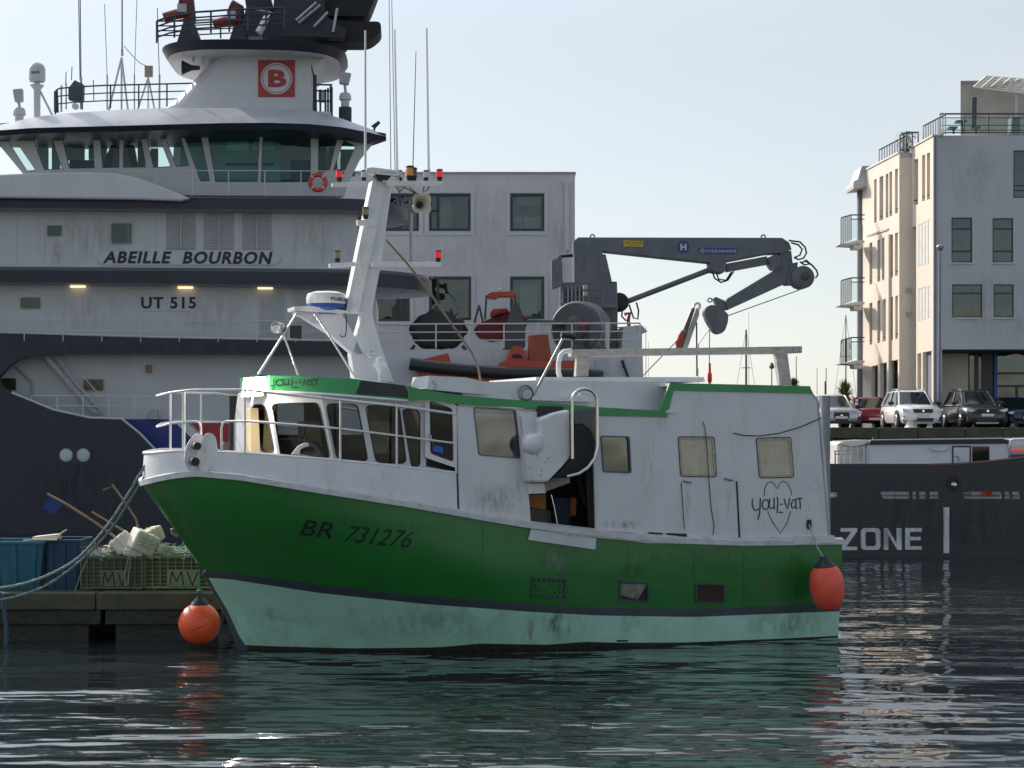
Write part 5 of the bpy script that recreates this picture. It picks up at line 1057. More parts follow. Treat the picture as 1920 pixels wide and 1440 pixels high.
c_ = K.W(*kc(1107, 583)[0], -.6); MB().tube([c_ + (TU * math.cos(a) + Vector((0, 0, 1)) * math.sin(a)) * .09 for a in (2 * math.pi * j / 14 for j in range(14))], .03, 6, closed=True).build('shackle', mat('dark_metal'), cr_)
railing(T(-2.3), kc(80, 475, 218, 472, 455, 468), 40, 5, 3, .035, craneg, tug, name='crane_railing')
MB().prism(poly(T(-2.3), kc(80, 610, 465, 615, 465, 640, 80, 640)), TN * -1.5).build('crane_platform', craneg, tug)
for x, y in ((248, 500), (250, 545)): MB().prism(poly(T(-2.4), kc(x - 16, y - 14, x + 16, y - 14, x + 16, y + 12, x - 16, y + 12)), TN * -.2).build('junction_box', mat('cream_box', (.5, .45, .36), .6), tug)
for i in range(10): MB().prism(poly(T(-3.9), kc(110 + i * 13, 500, 118 + i * 13, 500, 118 + i * 13, 600, 110 + i * 13, 600)), TN * -.1).build('valve', louv if i % 2 else dn, tug)
for i in range(9): MB().tube([T(-3.9).W(*kc(465, 775 + i * 16)[0]), T(-3.9).W(*kc(500, 775 + i * 16)[0])], .03, 6).build('rung', louv, tug)
MB().tube([K.W(*p, .3) for p in kc(505, 690, 540, 680, 530, 730, 540, 800)], .08, 8).build('red_handle', red, tug, smooth=50)
# winch drum and davit
kz = zc(740, 300, 3.272); kd = zc(840, 520, 5.0526)
wp_ = T(-1.2).W(1078, 615)
wd = MB().lathe(wp_, TN + TU * -.5, [(1.0, -1.4), (1.12, -1.35), (1.12, -.1), (1.05, 0)], 32).build('towing_winch', mat('winch_grey', (.075, .08, .095), .5, var=.2, dirt=(.12, .09, .07), dirt_amt=.4), tug, smooth=40)
MB().lathe(wp_, TN + TU * -.5, [(.5, 0), (.5, .1), (.3, .18), (.3, .3)], 24).build('hub', mat('winch_grey'), wd, smooth=40)
for i in range(6): MB().lathe(wp_ + (TN + TU * -.5).normalized() * (-.2 - i * .2), TN + TU * -.5, [(1.16, -.03), (1.16, .03)], 32).build('rib', galv, wd)
MB().prism(poly(T(-.9), kd(1170, 425, 1330, 415, 1330, 670, 1290, 640, 1270, 470, 1170, 465)), TN * -.3).build('winch_brake', dn, wd)
MB().prism(poly(T(-.85), kd(1180, 430, 1335, 412, 1330, 450, 1230, 465)), TN * -.1).build('brake_band', red, wd)
dvt = MB().prism(poly(T(-.5), kd(560, 440, 620, 250, 660, 240, 700, 330, 735, 470, 730, 660, 590, 800, 480, 820, 530, 680)), TN * -.8).build('boat_davit', mat('dark_metal'), tug, label='dark boat davit over the orange boats')
MB().prism(poly(T(-1), kd(735, 400, 1110, 410, 1110, 445, 735, 440)), TN * -.5).build('davit_arm', mat('winch_grey'), dvt)

# ================================================================ LOOSE GEAR ON THE TUG
lb = T(.25).W(596, 342); a_ = [lb + (TU * math.cos(a) + Vector((0, 0, 1)) * math.sin(a)) * .31 for a in (2 * math.pi * j / 28 for j in range(28))]
life = thing('lifebelt', 'round orange lifebelt hanging on the bridge rail of the tug', 'lifebelt', lb)
MB().tube(a_, .095, 10, closed=True).build('ring', mat('lifebelt_orange', (.50, .065, .025), .5), life, smooth=60)
for j in range(4):
    t = math.pi / 4 + j * math.pi / 2; MB().tube([lb + (TU * math.cos(t + d) + Vector((0, 0, 1)) * math.sin(t + d)) * .31 for d in (-.1, 0, .1)], .1, 10).build('reflective_band', swhite, life, smooth=60)
# RIB alongside
rib = thing('rescue_boat', 'long black and orange rescue boat slung along the tug side', 'boat', T(1.2).W(930, 712))
def ribrow(xs_, top, bot, n0): return [T(n0).W(x, (interp(top, x) + interp(bot, x)) / 2) for x in xs_]
ct = [(762, 672), (800, 678), (900, 686), (1000, 690), (1110, 693), (1140, 706)]; cb_ = [(762, 690), (800, 696), (900, 708), (1000, 712), (1110, 712), (1140, 708)]
rx = [768, 785, 810, 860, 920, 980, 1040, 1100, 1130]
for n_ in (1.9, .3): MB().tube(ribrow(rx, ct, cb_, n_), .25, 12).build('collar', mat('black_hypalon', (.02, .02, .022), .5), rib, smooth=60)
MB().prism(poly(T(1.75), [(775, 690), (810, 696), (900, 705), (1100, 708), (1000, 716), (830, 718), (790, 706)]), TN * -1.3).build('hull', redo, rib, bevel=.05)
MB().prism(poly(T(1.5), [(792, 674), (840, 662), (846, 680), (850, 690), (796, 685)]), TN * -.9).build('bow_cover', redo, rib)
MB().prism(poly(T(1.5), [(937, 680), (950, 676), (958, 654), (966, 648), (978, 650), (984, 660), (990, 676), (1090, 676), (1090, 690), (937, 690)]), TN * -1.0, ).build('engine_box', redo, rib)
MB().prism(poly(T(1.52), rnd([(958, 672), (962, 664), (976, 664), (981, 672)], 2)), TN * -.1).build('grab_opening', dark, rib)
MB().prism(poly(T(1.4), [(993, 628), (1028, 626), (1034, 675), (992, 678)]), TN * -.9).build('console_cover', rust, rib, bevel=.04)
up = thing('covered_workboat', 'small red canvas covered boat hanging in the davit above the orange boat', 'boat', T(-2).W(935, 640))
MB().prism(poly(T(-1.8), kd(300, 430, 420, 380, 600, 320, 740, 370, 770, 400, 740, 470, 700, 560, 420, 600, 300, 560, 250, 480)), TN * -1.6).build('hull', mat('maroon_canvas', (.16, .025, .025), .8, var=.3, bump=.02, bscale=6), up, bevel=.1)
MB().prism(poly(T(-1.6), kd(420, 300, 560, 290, 590, 330, 480, 350, 430, 380, 405, 340)), TN * -1.2).build('cover_top', mat('red_canvas', (.34, .04, .03), .8, var=.3), up, bevel=.08)
MB().prism(poly(T(-1.6), kd(380, 150, 420, 135, 620, 130, 640, 160, 620, 185, 480, 185, 465, 205, 400, 200, 370, 185)), TN * -.8).build('canopy', redo, up, bevel=.04)
for x0, y0, x1, y1 in ((365, 170, 350, 400), (630, 165, 650, 320), (295, 265, 250, 430), (295, 265, 330, 420)): MB().tube([T(-1.7).W(*kd(x0, y0)[0]), T(-1.7).W(*kd(x1, y1)[0])], .05, 6).build('frame_post', mat('dark_metal'), up)
MB().lathe(T(-1.7).W(*kd(490, 115)[0]), (0, 0, 1), [(.05, -.15), (.08, 0), (.0, .1)], 10).build('lamp', swhite, up)
reel = thing('covered_reel', 'big black tarpaulin covered drum on the tug deck by the rail', 'drum', T(-1.5).W(822, 656))
o = MB(); c_ = T(-1.9).W(822, 626); rgs = []
for (f_, d_) in ((.8, .7), (1.0, .6), (1.03, .2), (1.0, -.5), (.8, -.7)):
    rgs.append([c_ + TN * d_ + (TU * math.cos(a) * 1.15 + Vector((0, 0, 1)) * math.sin(a) * (.98 if math.sin(a) > 0 else .65)) * f_ * (1 + .05 * math.sin(5 * a) + .04 * math.sin(11 * a + d_ * 3)) for a in (2 * math.pi * j / 40 for j in range(40))])
o.loft(rgs, closed=True, caps=True).build('tarpaulin', mat('black_tarpaulin', (.014, .015, .017), .55, var=.4, bump=.04, bscale=5), reel, smooth=60)
for dx in (-1.0, 1.0): MB().tube([c_ + TU * dx + TN * .4 + Vector((0, 0, -.5)), c_ + TU * dx * 1.15 + TN * .4 + Vector((0, 0, -.72))], .08, 6).build('foot', mat('dark_metal'), reel)
MB().prism(poly(T(.1), [(700, 560), (730, 570), (745, 620), (752, 700), (742, 702), (728, 640)]), TN * -.1).build('tmp', louv, tug) if False else None

# ================================================================ THE WORK SHIP AT RIGHT
DP_ = vplane(0, 56, 0); DN = DP_.n
zr = zc(1480, 680, 3.2727)
navy2 = mat('charcoal_navy_paint', (0.016, 0.017, 0.026), 0.45, var=0.18, vs_=0.5, dirt=(0.04, 0.034, 0.034), dirt_amt=0.4, dirt_scale=(1.2, 1.2, 0.25), bump=0.012, bscale=0.7)
ship = thing('work_ship', 'low dark navy ship side with the white word ZONE and a white bar', 'ship', (16, 58, 0))
dtop = [(1290, 873), (1548, 872), (1750, 872), (1800, 870), (1860, 865), (1920, 858), (2100, 838), (2300, 815)]
slots = [rnd([(1650, 922), (1706, 922), (1706, 935), (1656, 935)], 4), rect(1711, 922, 1719, 935), rect(1724, 922, 1738, 935), rect(1743, 922, 1760, 935), rnd([(1805, 924), (1812, 922), (1878, 922), (1878, 935), (1808, 935)], 4), rect(1884, 922, 1893, 935), rect(1898, 922, 1912, 935), rect(1551, 924, 1570, 931), rnd(rect(1940, 921, 2010, 934), 4)]
pb = lambda x: Vector(((x - CX) / F * 56, 56, -1.2))
MB().prism(poly(DP_, dtop) + [pb(2300), pb(1290)], DN * -.14, [poly(DP_, s) for s in slots]).build('hull', navy2, ship)
dz = DP_.W(1600, 937).z
MB().abox(pb(1290).x, 56.16, -1.2, pb(2300).x, 65.5, dz).build('hull_body', navy2, ship)
MB().prism([p + Vector((0, 9.4, 0)) for p in poly(DP_, dtop)] + [pb(2300) + Vector((0, 9.4, 0)), pb(1290) + Vector((0, 9.4, 0))], DN * -.14).build('far_bulwark', navy2, ship)
MB().tube([p + Vector((0, .05, 0)) for p in poly(DP_, [(1740, 872.5), (1800, 870.5), (1860, 865.5), (1920, 858.5), (2100, 838)])], .06, 6).build('bulwark_cap', mat('brown_cap', (.11, .05, .04), .6), ship)
MB().tube([p + Vector((0, .05, 0)) for p in poly(DP_, [(1290, 873), (1548, 872), (1740, 872)])], .05, 6).build('bulwark_cap', navy2, ship)
for y in (936.5, 985.5): MB().prism(poly(DP_, rect(1290, y - .7, 2300, y + .7), .015), DN * -.014).build('hull_seam', mat('seam_paint'), ship)
for x in (1605, 1677, 1735, 1790): MB().prism(poly(DP_, rect(x, 875, x + 1, 936), .01), DN * -.01).build('hull_seam', mat('seam_paint'), ship)
wl = mat('white_hull_lettering', (.60, .61, .63), .5, var=.1)
# block capitals drawn with flat pieces
def blk(pts, holes=()): MB().prism(poly(DP_, pts, .02), DN * -.018, [poly(DP_, h, .02) for h in holes]).build('letter', wl, ship)
blk([(1576, 990), (1607, 990), (1607, 996), (1586.5, 1025), (1607, 1025), (1607, 1031.5), (1575.5, 1031.5), (1575.5, 1025), (1596, 997), (1576, 997)])
blk(rnd(rect(1614, 990, 1651, 1031), 9), [rnd(rect(1623, 997, 1642, 1024), 5)])
blk([(1657, 1031), (1657, 990), (1664, 990), (1681, 1019), (1681, 990), (1690.5, 990), (1690.5, 1031), (1682.5, 1031), (1665.5, 1003), (1665.5, 1031)])
blk([(1697, 990), (1728, 990), (1728, 997), (1706, 997), (1706, 1006.5), (1726, 1006.5), (1726, 1013), (1706, 1013), (1706, 1024), (1728, 1024), (1728, 1030.5), (1697, 1030.5)])
blk(rect(1769, 951, 1779.5, 1037))
for q_ in (rect(1560, 880, 1900, 1040), rect(1700, 940, 1990, 1042), rect(1580, 985, 1740, 1035)): stain(DP_.W, q_, (.05, .045, .05), .7, ship, 'grime', .025, .9, 5)
ring(DP_, 1787.5, 907, 7, 13, .05, 'fairlead', black, ship, 28); MB().lathe(DP_.W(1788, 909, .02), DN, [(.09, 0), (.09, .03), (.04, .06)], 16).build('fairlead_plate', steel, ship, smooth=40)
MB().tube([DP_.W(*p, .03) for p in ((1550, 926), (1569, 926), (1569, 932), (1552, 933))], .015, 5).build('bracket', galv, ship)
# things seen through the slots
MB().abox(12.3, 60, dz, 15.6, 62, dz + .9).build('deck_casing', swhite, ship); MB().abox(16.2, 60, dz, 18.2, 62, dz + .9).build('deck_casing', swhite, ship)
MB().abox(pb(1903).x, 59.5, dz, pb(1916).x, 60, dz + .45).build('red_box', red, ship)
HP = vplane(0, 60.5, 0)
dh = thing('deckhouse_trailer', 'long white cabin with navy roof edge standing on the dark ship deck', 'cabin', (15, 61, dz))
zt_ = HP.W(1700, 829).z
MB().prism(poly(HP, [(1629, 833), (1890, 832), (1893, 945), (1629, 945)]), HP.n * -2.6).build('wall', mat('cool_white_panel', (.60, .61, .65), .5, var=.06), dh)
MB().prism(poly(HP, [(1627, 834), (1633, 825.5), (1880, 822.5), (1893, 826), (1893, 831.5)], .05), HP.n * -2.8).build('roof', navy, dh)
MB().tube(poly(HP, [(1634, 825), (1880, 822)], .03), .03, 6).build('roof_trim', swhite, dh)
dfr = MB().prism(poly(HP, rect(1785, 836, 1820, 900), .03), HP.n * -.03, [poly(HP, rect(1787.5, 838.5, 1817.5, 898), .03)]).build('door_frame', navy, dh)
sheet(HP, rect(1787.5, 838.5, 1817.5, 898), .02, name='door', m=mat('cool_white_panel'), parent=dh)
MB().tube([HP.W(*p, .06) for p in ((1790, 855), (1795, 855), (1796.5, 860), (1796.5, 868))], .02, 5).build('handle', galv, dh)
sheet(HP, rect(1823, 837, 1854.5, 870), .025, name='window', m=mat('green_black_glass', (.008, .014, .01), .1), parent=dh)
MB().tube([HP.W(*p, .06) for p in ((1741, 838), (1745, 844), (1760, 846), (1774, 844), (1777, 838))], .022, 5).build('grab_rail', louv, dh)
lend = MB().prism(poly(HP, [(1574, 834), (1580, 829), (1618, 827), (1630, 826), (1629, 945), (1576, 945)], -.4), HP.n * -2).build('end_locker', mat('sunlit_tone_panel', (.70, .68, .62), .4, var=.2, vs_=3), dh)  # sunlit end: the warm light is put into the panel colour
for x in (1566, 1576, 1585, 1596, 1608, 1620, 1627): MB().tube([HP.W(x, 838 if x > 1575 else 845), HP.W(x, 940)], .035, 6).build('locker_post', swhite, dh)
for y in (846, 852): MB().tube([HP.W(1564, y), HP.W(1625, y - 3)], .02, 6).build('locker_rail', steel, dh)
MB().prism(poly(HP, [(1576, 832), (1584, 827.5), (1628, 825), (1628, 832), (1600, 837)], -.2), HP.n * -2.1).build('locker_roof', mat('silver_roof', (.45, .45, .46), .25, .6), dh)
MB().tube([HP.W(1637, 826), HP.W(1636, 821)], .02, 6).build('roof_pin', louv, dh)
tv = thing('parked_van', 'silver van tail with a lit red lamp at the end of the white cabin', 'van', (17.9, 61, dz))
b_ = MB().prism(poly(HP, [(1890, 824), (1900, 821.5), (1960, 820), (2010, 826), (2030, 850), (2032, 930), (1897, 930), (1893, 860), (1888, 842)], .1), HP.n * -1.9).build('body', mat('silver_car_paint', (.50, .50, .51), .25, .5, coat=.5), tv, bevel=.12)
MB().prism(poly(HP, [(1892, 842), (1916, 841.5), (1921, 844), (1914, 846.5), (1895, 846)], .16), HP.n * -.3).build('tail_lamp', mat('tail_lamp_red', (.5, .02, .02), .25, emit=(1, .12, .08), estr=.3), tv, bevel=.02)
MB().prism(poly(HP, [(1893, 852), (1990, 850), (1990, 890), (1897, 890)], .12), HP.n * -.2).build('lower_panel', mat('dark_metal'), tv)
for x in (1915, 2005): MB().lathe(HP.W(x, 925, .12), HP.n, [(.32, -.2), (.32, 0)], 18).build('wheel', black, tv)

# ================================================================ BUILDINGS
CPb = vplane(0, 93, 0)
wb = thing('white_office_block', 'white rendered flat roofed block with blue framed windows behind the tug', 'building', (-1, 98, QZ))
def hz(P, x): p = P.W(x, 800); return Vector((p.x, p.y, QZ + .002))
cwin = [(rect(805, 363, 882, 433), [((821, 363), (821, 433), 5), ((805, 395), (821, 395), 3)]), (rect(957, 363, 1020, 433), []), (rect(805, 519, 883, 600), [((821, 519), (821, 600), 5), ((805, 560), (821, 560), 3)]), (rect(957, 519, 1020, 598), []), (rect(700, 552, 768, 602), [((752, 552), (752, 602), 4)]), (rect(700, 363, 785, 433), [((750, 363), (750, 433), 4)]), (rect(520, 363, 600, 433), [])]
MB().prism([CPb.W(400, 326), CPb.W(1078, 326), hz(CPb, 1078), hz(CPb, 400)], CPb.n * -.3, [poly(CPb, w) for w, _ in cwin]).build('wall', wallw, wb)
a = CPb.W(400, 326); c = CPb.W(1078, 326)
MB().abox(a.x, 93.31, QZ + .002, a.x + .3, 105, a.z).abox(c.x - .3, 93.31, QZ + .002, c.x, 105, c.z).abox(a.x, 105.01, QZ + .002, c.x, 105.3, a.z).build('wall', wallw, wb)
MB().abox(a.x + .31, 93.32, a.z - .5, c.x - .31, 104.99, a.z - .3).abox(a.x + .31, 93.32, 9.2, c.x - .31, 104.99, 9.4).build('floor_slab', wallw, wb)
MB().abox(a.x - .05, 92.92, a.z + .002, c.x + .05, 105.35, a.z + .1).build('parapet_cap', mat('zinc_cap', (.28, .28, .27), .6), wb)
MB().abox(a.x + .4, 97.5, QZ + .01, c.x - .4, 97.7, a.z - .52).build('inner_wall', roomg, wb)
wr = mat('wavy_mirror_pane', (.4, .42, .4), .05)
def mirror_glass():
    m = bpy.data.materials.get('wavy_window_glass')
    if m: return m
    m = glass('wavy_window_glass', (.66, .72, .70), .65, .01); n = m.node_tree.nodes
    for x in n:
        if x.type == 'BUMP': x.inputs['Distance'].default_value = .03
        if x.type == 'TEX_NOISE': x.inputs['Scale'].default_value = .9
    return m
wg = mirror_glass()
for w, mu_ in cwin:
    windowp(CPb, w, frameb, wg, wb, r=0, fw=4.5, proud=.03, rec=.2, mull=mu_)
    x0, y0, x1, y1 = w[0][0], w[0][1], w[2][0], w[2][1]
    MB().prism(poly(CPb, rect(x0 - 8, y0 - 8, x1 + 8, y1 + 8), .05), CPb.n * -.045, [poly(CPb, rect(x0 - 1, y0 - 1, x1 + 1, y1 + 1), .05)]).build('window_surround', wallw, wb)
for q_ in (rect(880, 330, 960, 520), rect(1020, 330, 1076, 600), rect(780, 440, 1000, 515)): stain(CPb.W, q_, (.36, .36, .37), .35, wb, 'grime', .012, .8, 5)
for r_ in (rect(964, 407, 979, 428), rect(982, 407, 1012, 428)): MB().prism(poly(vplane(0, 93.6, 0), r_), (0, .05, 0)).build('desk_screen', swhite, wb)
MB().prism(poly(vplane(0, 93.7, 0), rect(975, 533, 1008, 590)), (0, .05, 0)).build('blind', mat('pale_green_blind', (.45, .58, .50), .8), wb)
MB().prism(poly(vplane(0, 94.0, 0), rect(826, 372, 846, 432)), (0, .05, 0)).build('blind', mat('pale_green_blind', (.45, .58, .50), .8), wb); MB().prism(poly(vplane(0, 94.2, 0), rect(968, 370, 1012, 384)), (0, .05, 0)).build('blind', mat('pale_green_blind'), wb)
MB().tube([CPb.W(1063, 345, .08), CPb.W(1063, 470, .08)], .12, 8).build('downpipe', wallw, wb, smooth=50)
MB().prism(poly(CPb, [(1056, 342), (1069, 342), (1067, 350), (1058, 350)], .2), CPb.n * -.18).build('rain_head', wallw, wb)

# --- the block of flats
RP = vplane(0, 76, 0); fl_ = thing('apartment_building', 'white and cream four storey building with balconies and roof terraces', 'building', (24, 82, QZ))
zq = zc(1540, 120, 3.7895); zw = zc(1540, 480, 3.7895)
rw = [rect(1784, 408, 1823, 492), rect(1861, 409, 1900, 492), rect(1785, 533, 1842, 595), rect(1863, 533, 1901, 595), rect(1900, 282, 1990, 371), rect(1938, 409, 1977, 492), rect(1938, 533, 1977, 595), rect(2040, 409, 2080, 492), rect(2040, 533, 2080, 595)]
rm = [[((1784, 429), (1823, 429), 3), ((1784, 471), (1823, 471), 3)], [((1861, 429), (1900, 429), 3), ((1861, 471), (1900, 471), 3)], [((1785, 550), (1842, 550), 3)], [((1863, 550), (1901, 550), 3)], [((1900, 348), (1990, 348), 2), ((1900, 357), (1990, 357), 2)]] + [[]] * 4
MB().prism(poly(RP, [(1750, 254), (2300, 254), (2300, 655), (1765, 655), (1750, 655)]), RP.n * -.35, [poly(RP, w) for w in rw]).build('wall', wallw, fl_)
for w, mu_ in zip(rw, rm): windowp(RP, w, frameb, wg, fl_, r=0, fw=2.2, proud=-.03, rec=.12, mull=mu_)
MB().prism(poly(vplane(0, 77.6, 0), rect(1770, 262, 2300, 650)), (0, .1, 0)).build('inner_wall', mat('taupe_room', (.26, .23, .20), .9, var=.5, vs_=1.2), fl_)
x_c = RP.W(1750, 800).x
for y in (380, 510, 262): z = RP.W(1800, y).z; MB().abox(x_c + .5, 76.4, z - .1, 50, 90, z).build('floor_slab', wallw, fl_)
# soffit, dark glazing, pier at ground level
zs_ = RP.W(1800, 655).z
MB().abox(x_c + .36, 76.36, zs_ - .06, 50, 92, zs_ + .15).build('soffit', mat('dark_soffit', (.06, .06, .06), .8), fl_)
MB().abox(x_c, 76.0, QZ + .002, x_c + .34, 76.34, zs_).build('corner_pier', wallw, fl_)
MB().abox(x_c + .02, 75.93, QZ + .002, x_c + .10, 75.99, RP.W(1750, 256).z).build('downpipe', mat('blue_grey_pipe', (.16, .17, .22), .5), fl_)
GP = vplane(0, 79.0, 0)
MB().prism(poly(GP, rect(1765, 655, 1815, 803)), (0, .2, 0)).build('wall', wallc, fl_)
MB().prism(poly(GP, rect(1815, 655, 2300, 803)), (0, .1, 0), [poly(GP, rect(x, y0, x + w_, y1)) for x, w_ in ((1818, 10), (1835, 6)) for y0, y1 in ((662, 800),)] + [poly(GP, rect(1862, 663, 1995, 698)), poly(GP, rect(1862, 702, 1995, 722)), poly(GP, rect(1862, 726, 1905, 800)), poly(GP, rect(1909, 726, 1995, 800)), poly(GP, rect(2000, 663, 2200, 800))]).build('shopfront_frame', mat('dark_bronze_frame', (.03, .028, .028), .4), fl_)
MB().prism(poly(vplane(0, 79.06, 0), rect(1818, 658, 2298, 801)), (0, .01, 0)).build('shop_glass', wg, fl_)
MB().prism(poly(vplane(0, 82.5, 0), rect(1800, 640, 2300, 803)), (0, .1, 0)).build('shop_interior', mat('stone_room', (.16, .14, .11), .9, var=.7, vs_=1.8), fl_)
MB().prism(poly(vplane(0, 78.9, 0), rect(1864, 662, 1870, 790)), (0, .06, 0)).build('blue_strip', mat('blue_banner', (.03, .12, .40), .6), fl_)
# left facade, two steps
vd = Vector(((600 - CX) / F, 1, 0)).normalized(); fn = Vector((-vd.y, vd.x, 0))
F1 = Pl(RP.W(1750, 800), fn); e1 = F1.W(1709, 500); F2 = Pl(at(1686, 500, e1.y), fn)
F1n = F1.n; 
w1s = [zq(657, 680, 687, 672, 687, 998, 657, 1005), zq(716, 650, 737, 643, 737, 970, 716, 978), zq(750, 635, 772, 628, 772, 958, 750, 967)]
strip = []
for (ya, yb) in ((1108, 1440), (575, 825)):
    pass
grid = []
for i in range(4):
    xa = 692 + i * 22; xb = xa + 17
    grid.append([(1540 + xa / 3.79, 120 + (1140 - i * 10) / 3.79), (1540 + xb / 3.79, 120 + (1137 - i * 10) / 3.79), (1540 + xb / 3.79, 480 + (70 - i * 7) / 3.79), (1540 + xa / 3.79, 480 + (78 - i * 7) / 3.79)])
    grid.append([(1540 + xa / 3.79, 480 + (232 - i * 6) / 3.79), (1540 + xb / 3.79, 480 + (229 - i * 6) / 3.79), (1540 + xb / 3.79, 480 + (458 - i * 7) / 3.79), (1540 + xa / 3.79, 480 + (465 - i * 7) / 3.79)])
slot = [(1709.6, 427), (1717.5, 424), (1717.5, 798), (1709.6, 798)]
bot1 = [zw(683, 695, 710, 688, 710, 1215, 683, 1215), zw(720, 685, 787, 672, 787, 1215, 720, 1215)]
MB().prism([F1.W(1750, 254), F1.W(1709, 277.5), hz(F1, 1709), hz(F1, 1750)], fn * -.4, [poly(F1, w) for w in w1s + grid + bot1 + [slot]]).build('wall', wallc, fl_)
gp = mat('grey_blind', (.20, .19, .22), .6)
for w in w1s: windowp(F1, w, wallc, gp, fl_, r=0, fw=.8, proud=-.05, rec=.35)
for w in grid: windowp(F1, w, frameb, mat('pale_frosted_pane', (.62, .66, .66), .4), fl_, r=0, fw=.7, proud=-.02, rec=.03)
for w in bot1: windowp(F1, w, wallc, gp, fl_, r=0, fw=.8, proud=-.05, rec=.35)
windowp(F1, slot, wallc, wallc, fl_, r=0, fw=.6, proud=-.1, rec=.38)
RT2 = vplane(0, e1.y, 0)
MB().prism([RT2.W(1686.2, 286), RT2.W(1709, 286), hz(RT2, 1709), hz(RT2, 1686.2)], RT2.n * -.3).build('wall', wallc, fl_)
t2 = lambda y0, y1, a, b: [(1540 + a / 3.79, y0), (1540 + b / 3.79, y0 - (b - a) / 3.79 * .4), (1540 + b / 3.79, y1 - (b - a) / 3.79 * .25), (1540 + a / 3.79, y1)]
w2s = [t2(337, 418, 375, 393), t2(332, 414, 413, 440), t2(327, 409, 457, 476), t2(323, 406, 484, 503), t2(318, 401, 523, 550),
       t2(456, 534, 342, 362), t2(451, 529, 398, 418), t2(447, 526, 430, 448), t2(442.5, 522, 475, 508), t2(438, 518, 523, 550),
       t2(569, 647, 342, 362), t2(565, 644, 398, 418), t2(562, 641, 435, 458), t2(559, 639, 480, 508), t2(556, 636, 525, 552)]
b2s = [[(1540 + a / 3.79, y0), (1540 + b / 3.79, y1), (1540 + b / 3.79, 799), (1540 + a / 3.79, 799)] for a, b, y0, y1 in ((355, 402, 687, 684), (418, 470, 682, 679), (487, 550, 677, 674))]
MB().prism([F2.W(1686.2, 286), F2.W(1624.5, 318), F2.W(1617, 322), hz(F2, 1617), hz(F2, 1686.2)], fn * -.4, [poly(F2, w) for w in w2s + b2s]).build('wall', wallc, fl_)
for w in w2s:
    f_ = windowp(F2, w, wallc, gp, fl_, r=0, fw=.8, proud=-.05, rec=.35)
    ym = w[2][1] - 9; MB().tube([F2.W(w[3][0], ym + 1.5, -.05), F2.W(w[2][0], ym, -.05)], .03, 5).build('bar', frameb, f_)
for w in w1s:
    ym = w[2][1] - 9; MB().tube([F1.W(w[3][0], ym + 1.5, -.05), F1.W(w[2][0], ym, -.05)], .03, 5).build('bar', frameb, fl_)
for w in b2s: windowp(F2, w, mat('grey_shop_frame', (.35, .35, .36), .5), pane_c, fl_, r=0, fw=1.2, proud=-.15, rec=.3)
MB().prism([F2.W(1683, 700, -2.4), F2.W(1620, 700, -2.4), F2.W(1620, 800, -2.4), F2.W(1683, 800, -2.4)], fn * -.1).build('lobby_wall', mat('taupe_room'), fl_)
# pilaster ribs, string course, copings, stained lintel
for x in (1671.5, 1669): MB().prism(poly(F2, [(x - 1.6, 440), (x + 1.6, 439), (x + 1.6, 799), (x - 1.6, 799)], .12), fn * -.12).build('pilaster', wallc, fl_) if x == 1669 else None
MB().prism(poly(F2, zq(325, 1212, 478, 1166, 478, 1180, 325, 1226), .05), fn * -.04).build('string_course', mat('dusty_cream', (.50, .46, .40), .9), fl_)
MB().prism(poly(F1, [(1750, 252), (1709, 275.5), (1709, 278), (1750, 255)], .05), fn * -.5).build('coping', mat('pale_coping', (.62, .60, .56), .7), fl_)
MB().prism(poly(F2, [(1686.2, 284), (1624, 316.5), (1624, 319.5), (1686.2, 287)], .05), fn * -.5).build('coping', mat('pale_coping'), fl_)
for y in (540, 585): MB().prism([RT2.W(1700, y), RT2.W(1706, y), RT2.W(1706, y + 8), RT2.W(1700, y + 8)], (0, -.2, 0)).build('vent_cowl', galv, fl_)
stain(RP.W, [(1765, 262), (1885, 262), (1885, 395), (1765, 395)], (.30, .30, .31), .4, fl_, 'grime', .01, .8, 3)
stain(RP.W, [(1760, 500), (1990, 500), (1990, 655), (1760, 655)], (.26, .25, .26), .35, fl_, 'grime', .01, .6, 4)
for x, y in ((1803, 493), (1880, 493), (1813, 596), (1882, 596)): MB().prism(poly(RP, rect(x - 22, y - .6, x + 22, y + 1.6), .07), RP.n * -.068).build('sill', mat('pale_coping'), fl_)
# roofs
zt2 = F2.W(1650, 304).z; p1 = F2.W(1686.2, 300); p2 = F2.W(1617, 300)
MB().prism([Vector((p1.x + .05, p1.y, zt2)), Vector((p2.x + .05, p2.y, zt2)), Vector((p2.x + 9, p2.y, zt2)), Vector((p1.x + 9, p1.y, zt2))], (0, 0, -.2)).build('roof', wallw, fl_)
zt1 = RP.W(1750, 256).z
MB().prism([Vector((x_c + .1, 76.1, zt1)), Vector((50, 76.1, zt1)), Vector((50, 92, zt1)), Vector((e1.x + .3, e1.y + .3, zt1)), Vector((e1.x + .3, e1.y, zt1))], (0, 0, -.2)).build('roof', wallw, fl_)
MB().abox(49.7, 76.4, QZ + .01, 50, 92, zt1 - .21).abox(p2.x * 92 / p2.y + .9, 91.7, QZ + .01, 49.69, 92, zt1 - .21).build('wall', wallw, fl_)
MB().prism([Vector((p2.x, p2.y, QZ + .01)), Vector((p2.x * 92 / p2.y + .4, 92, QZ + .01)), Vector((p2.x * 92 / p2.y + .4, 92, zt2 - .3)), Vector((p2.x, p2.y, zt2 - .3))], (.3, 0, 0)).build('wall', wallc, fl_)
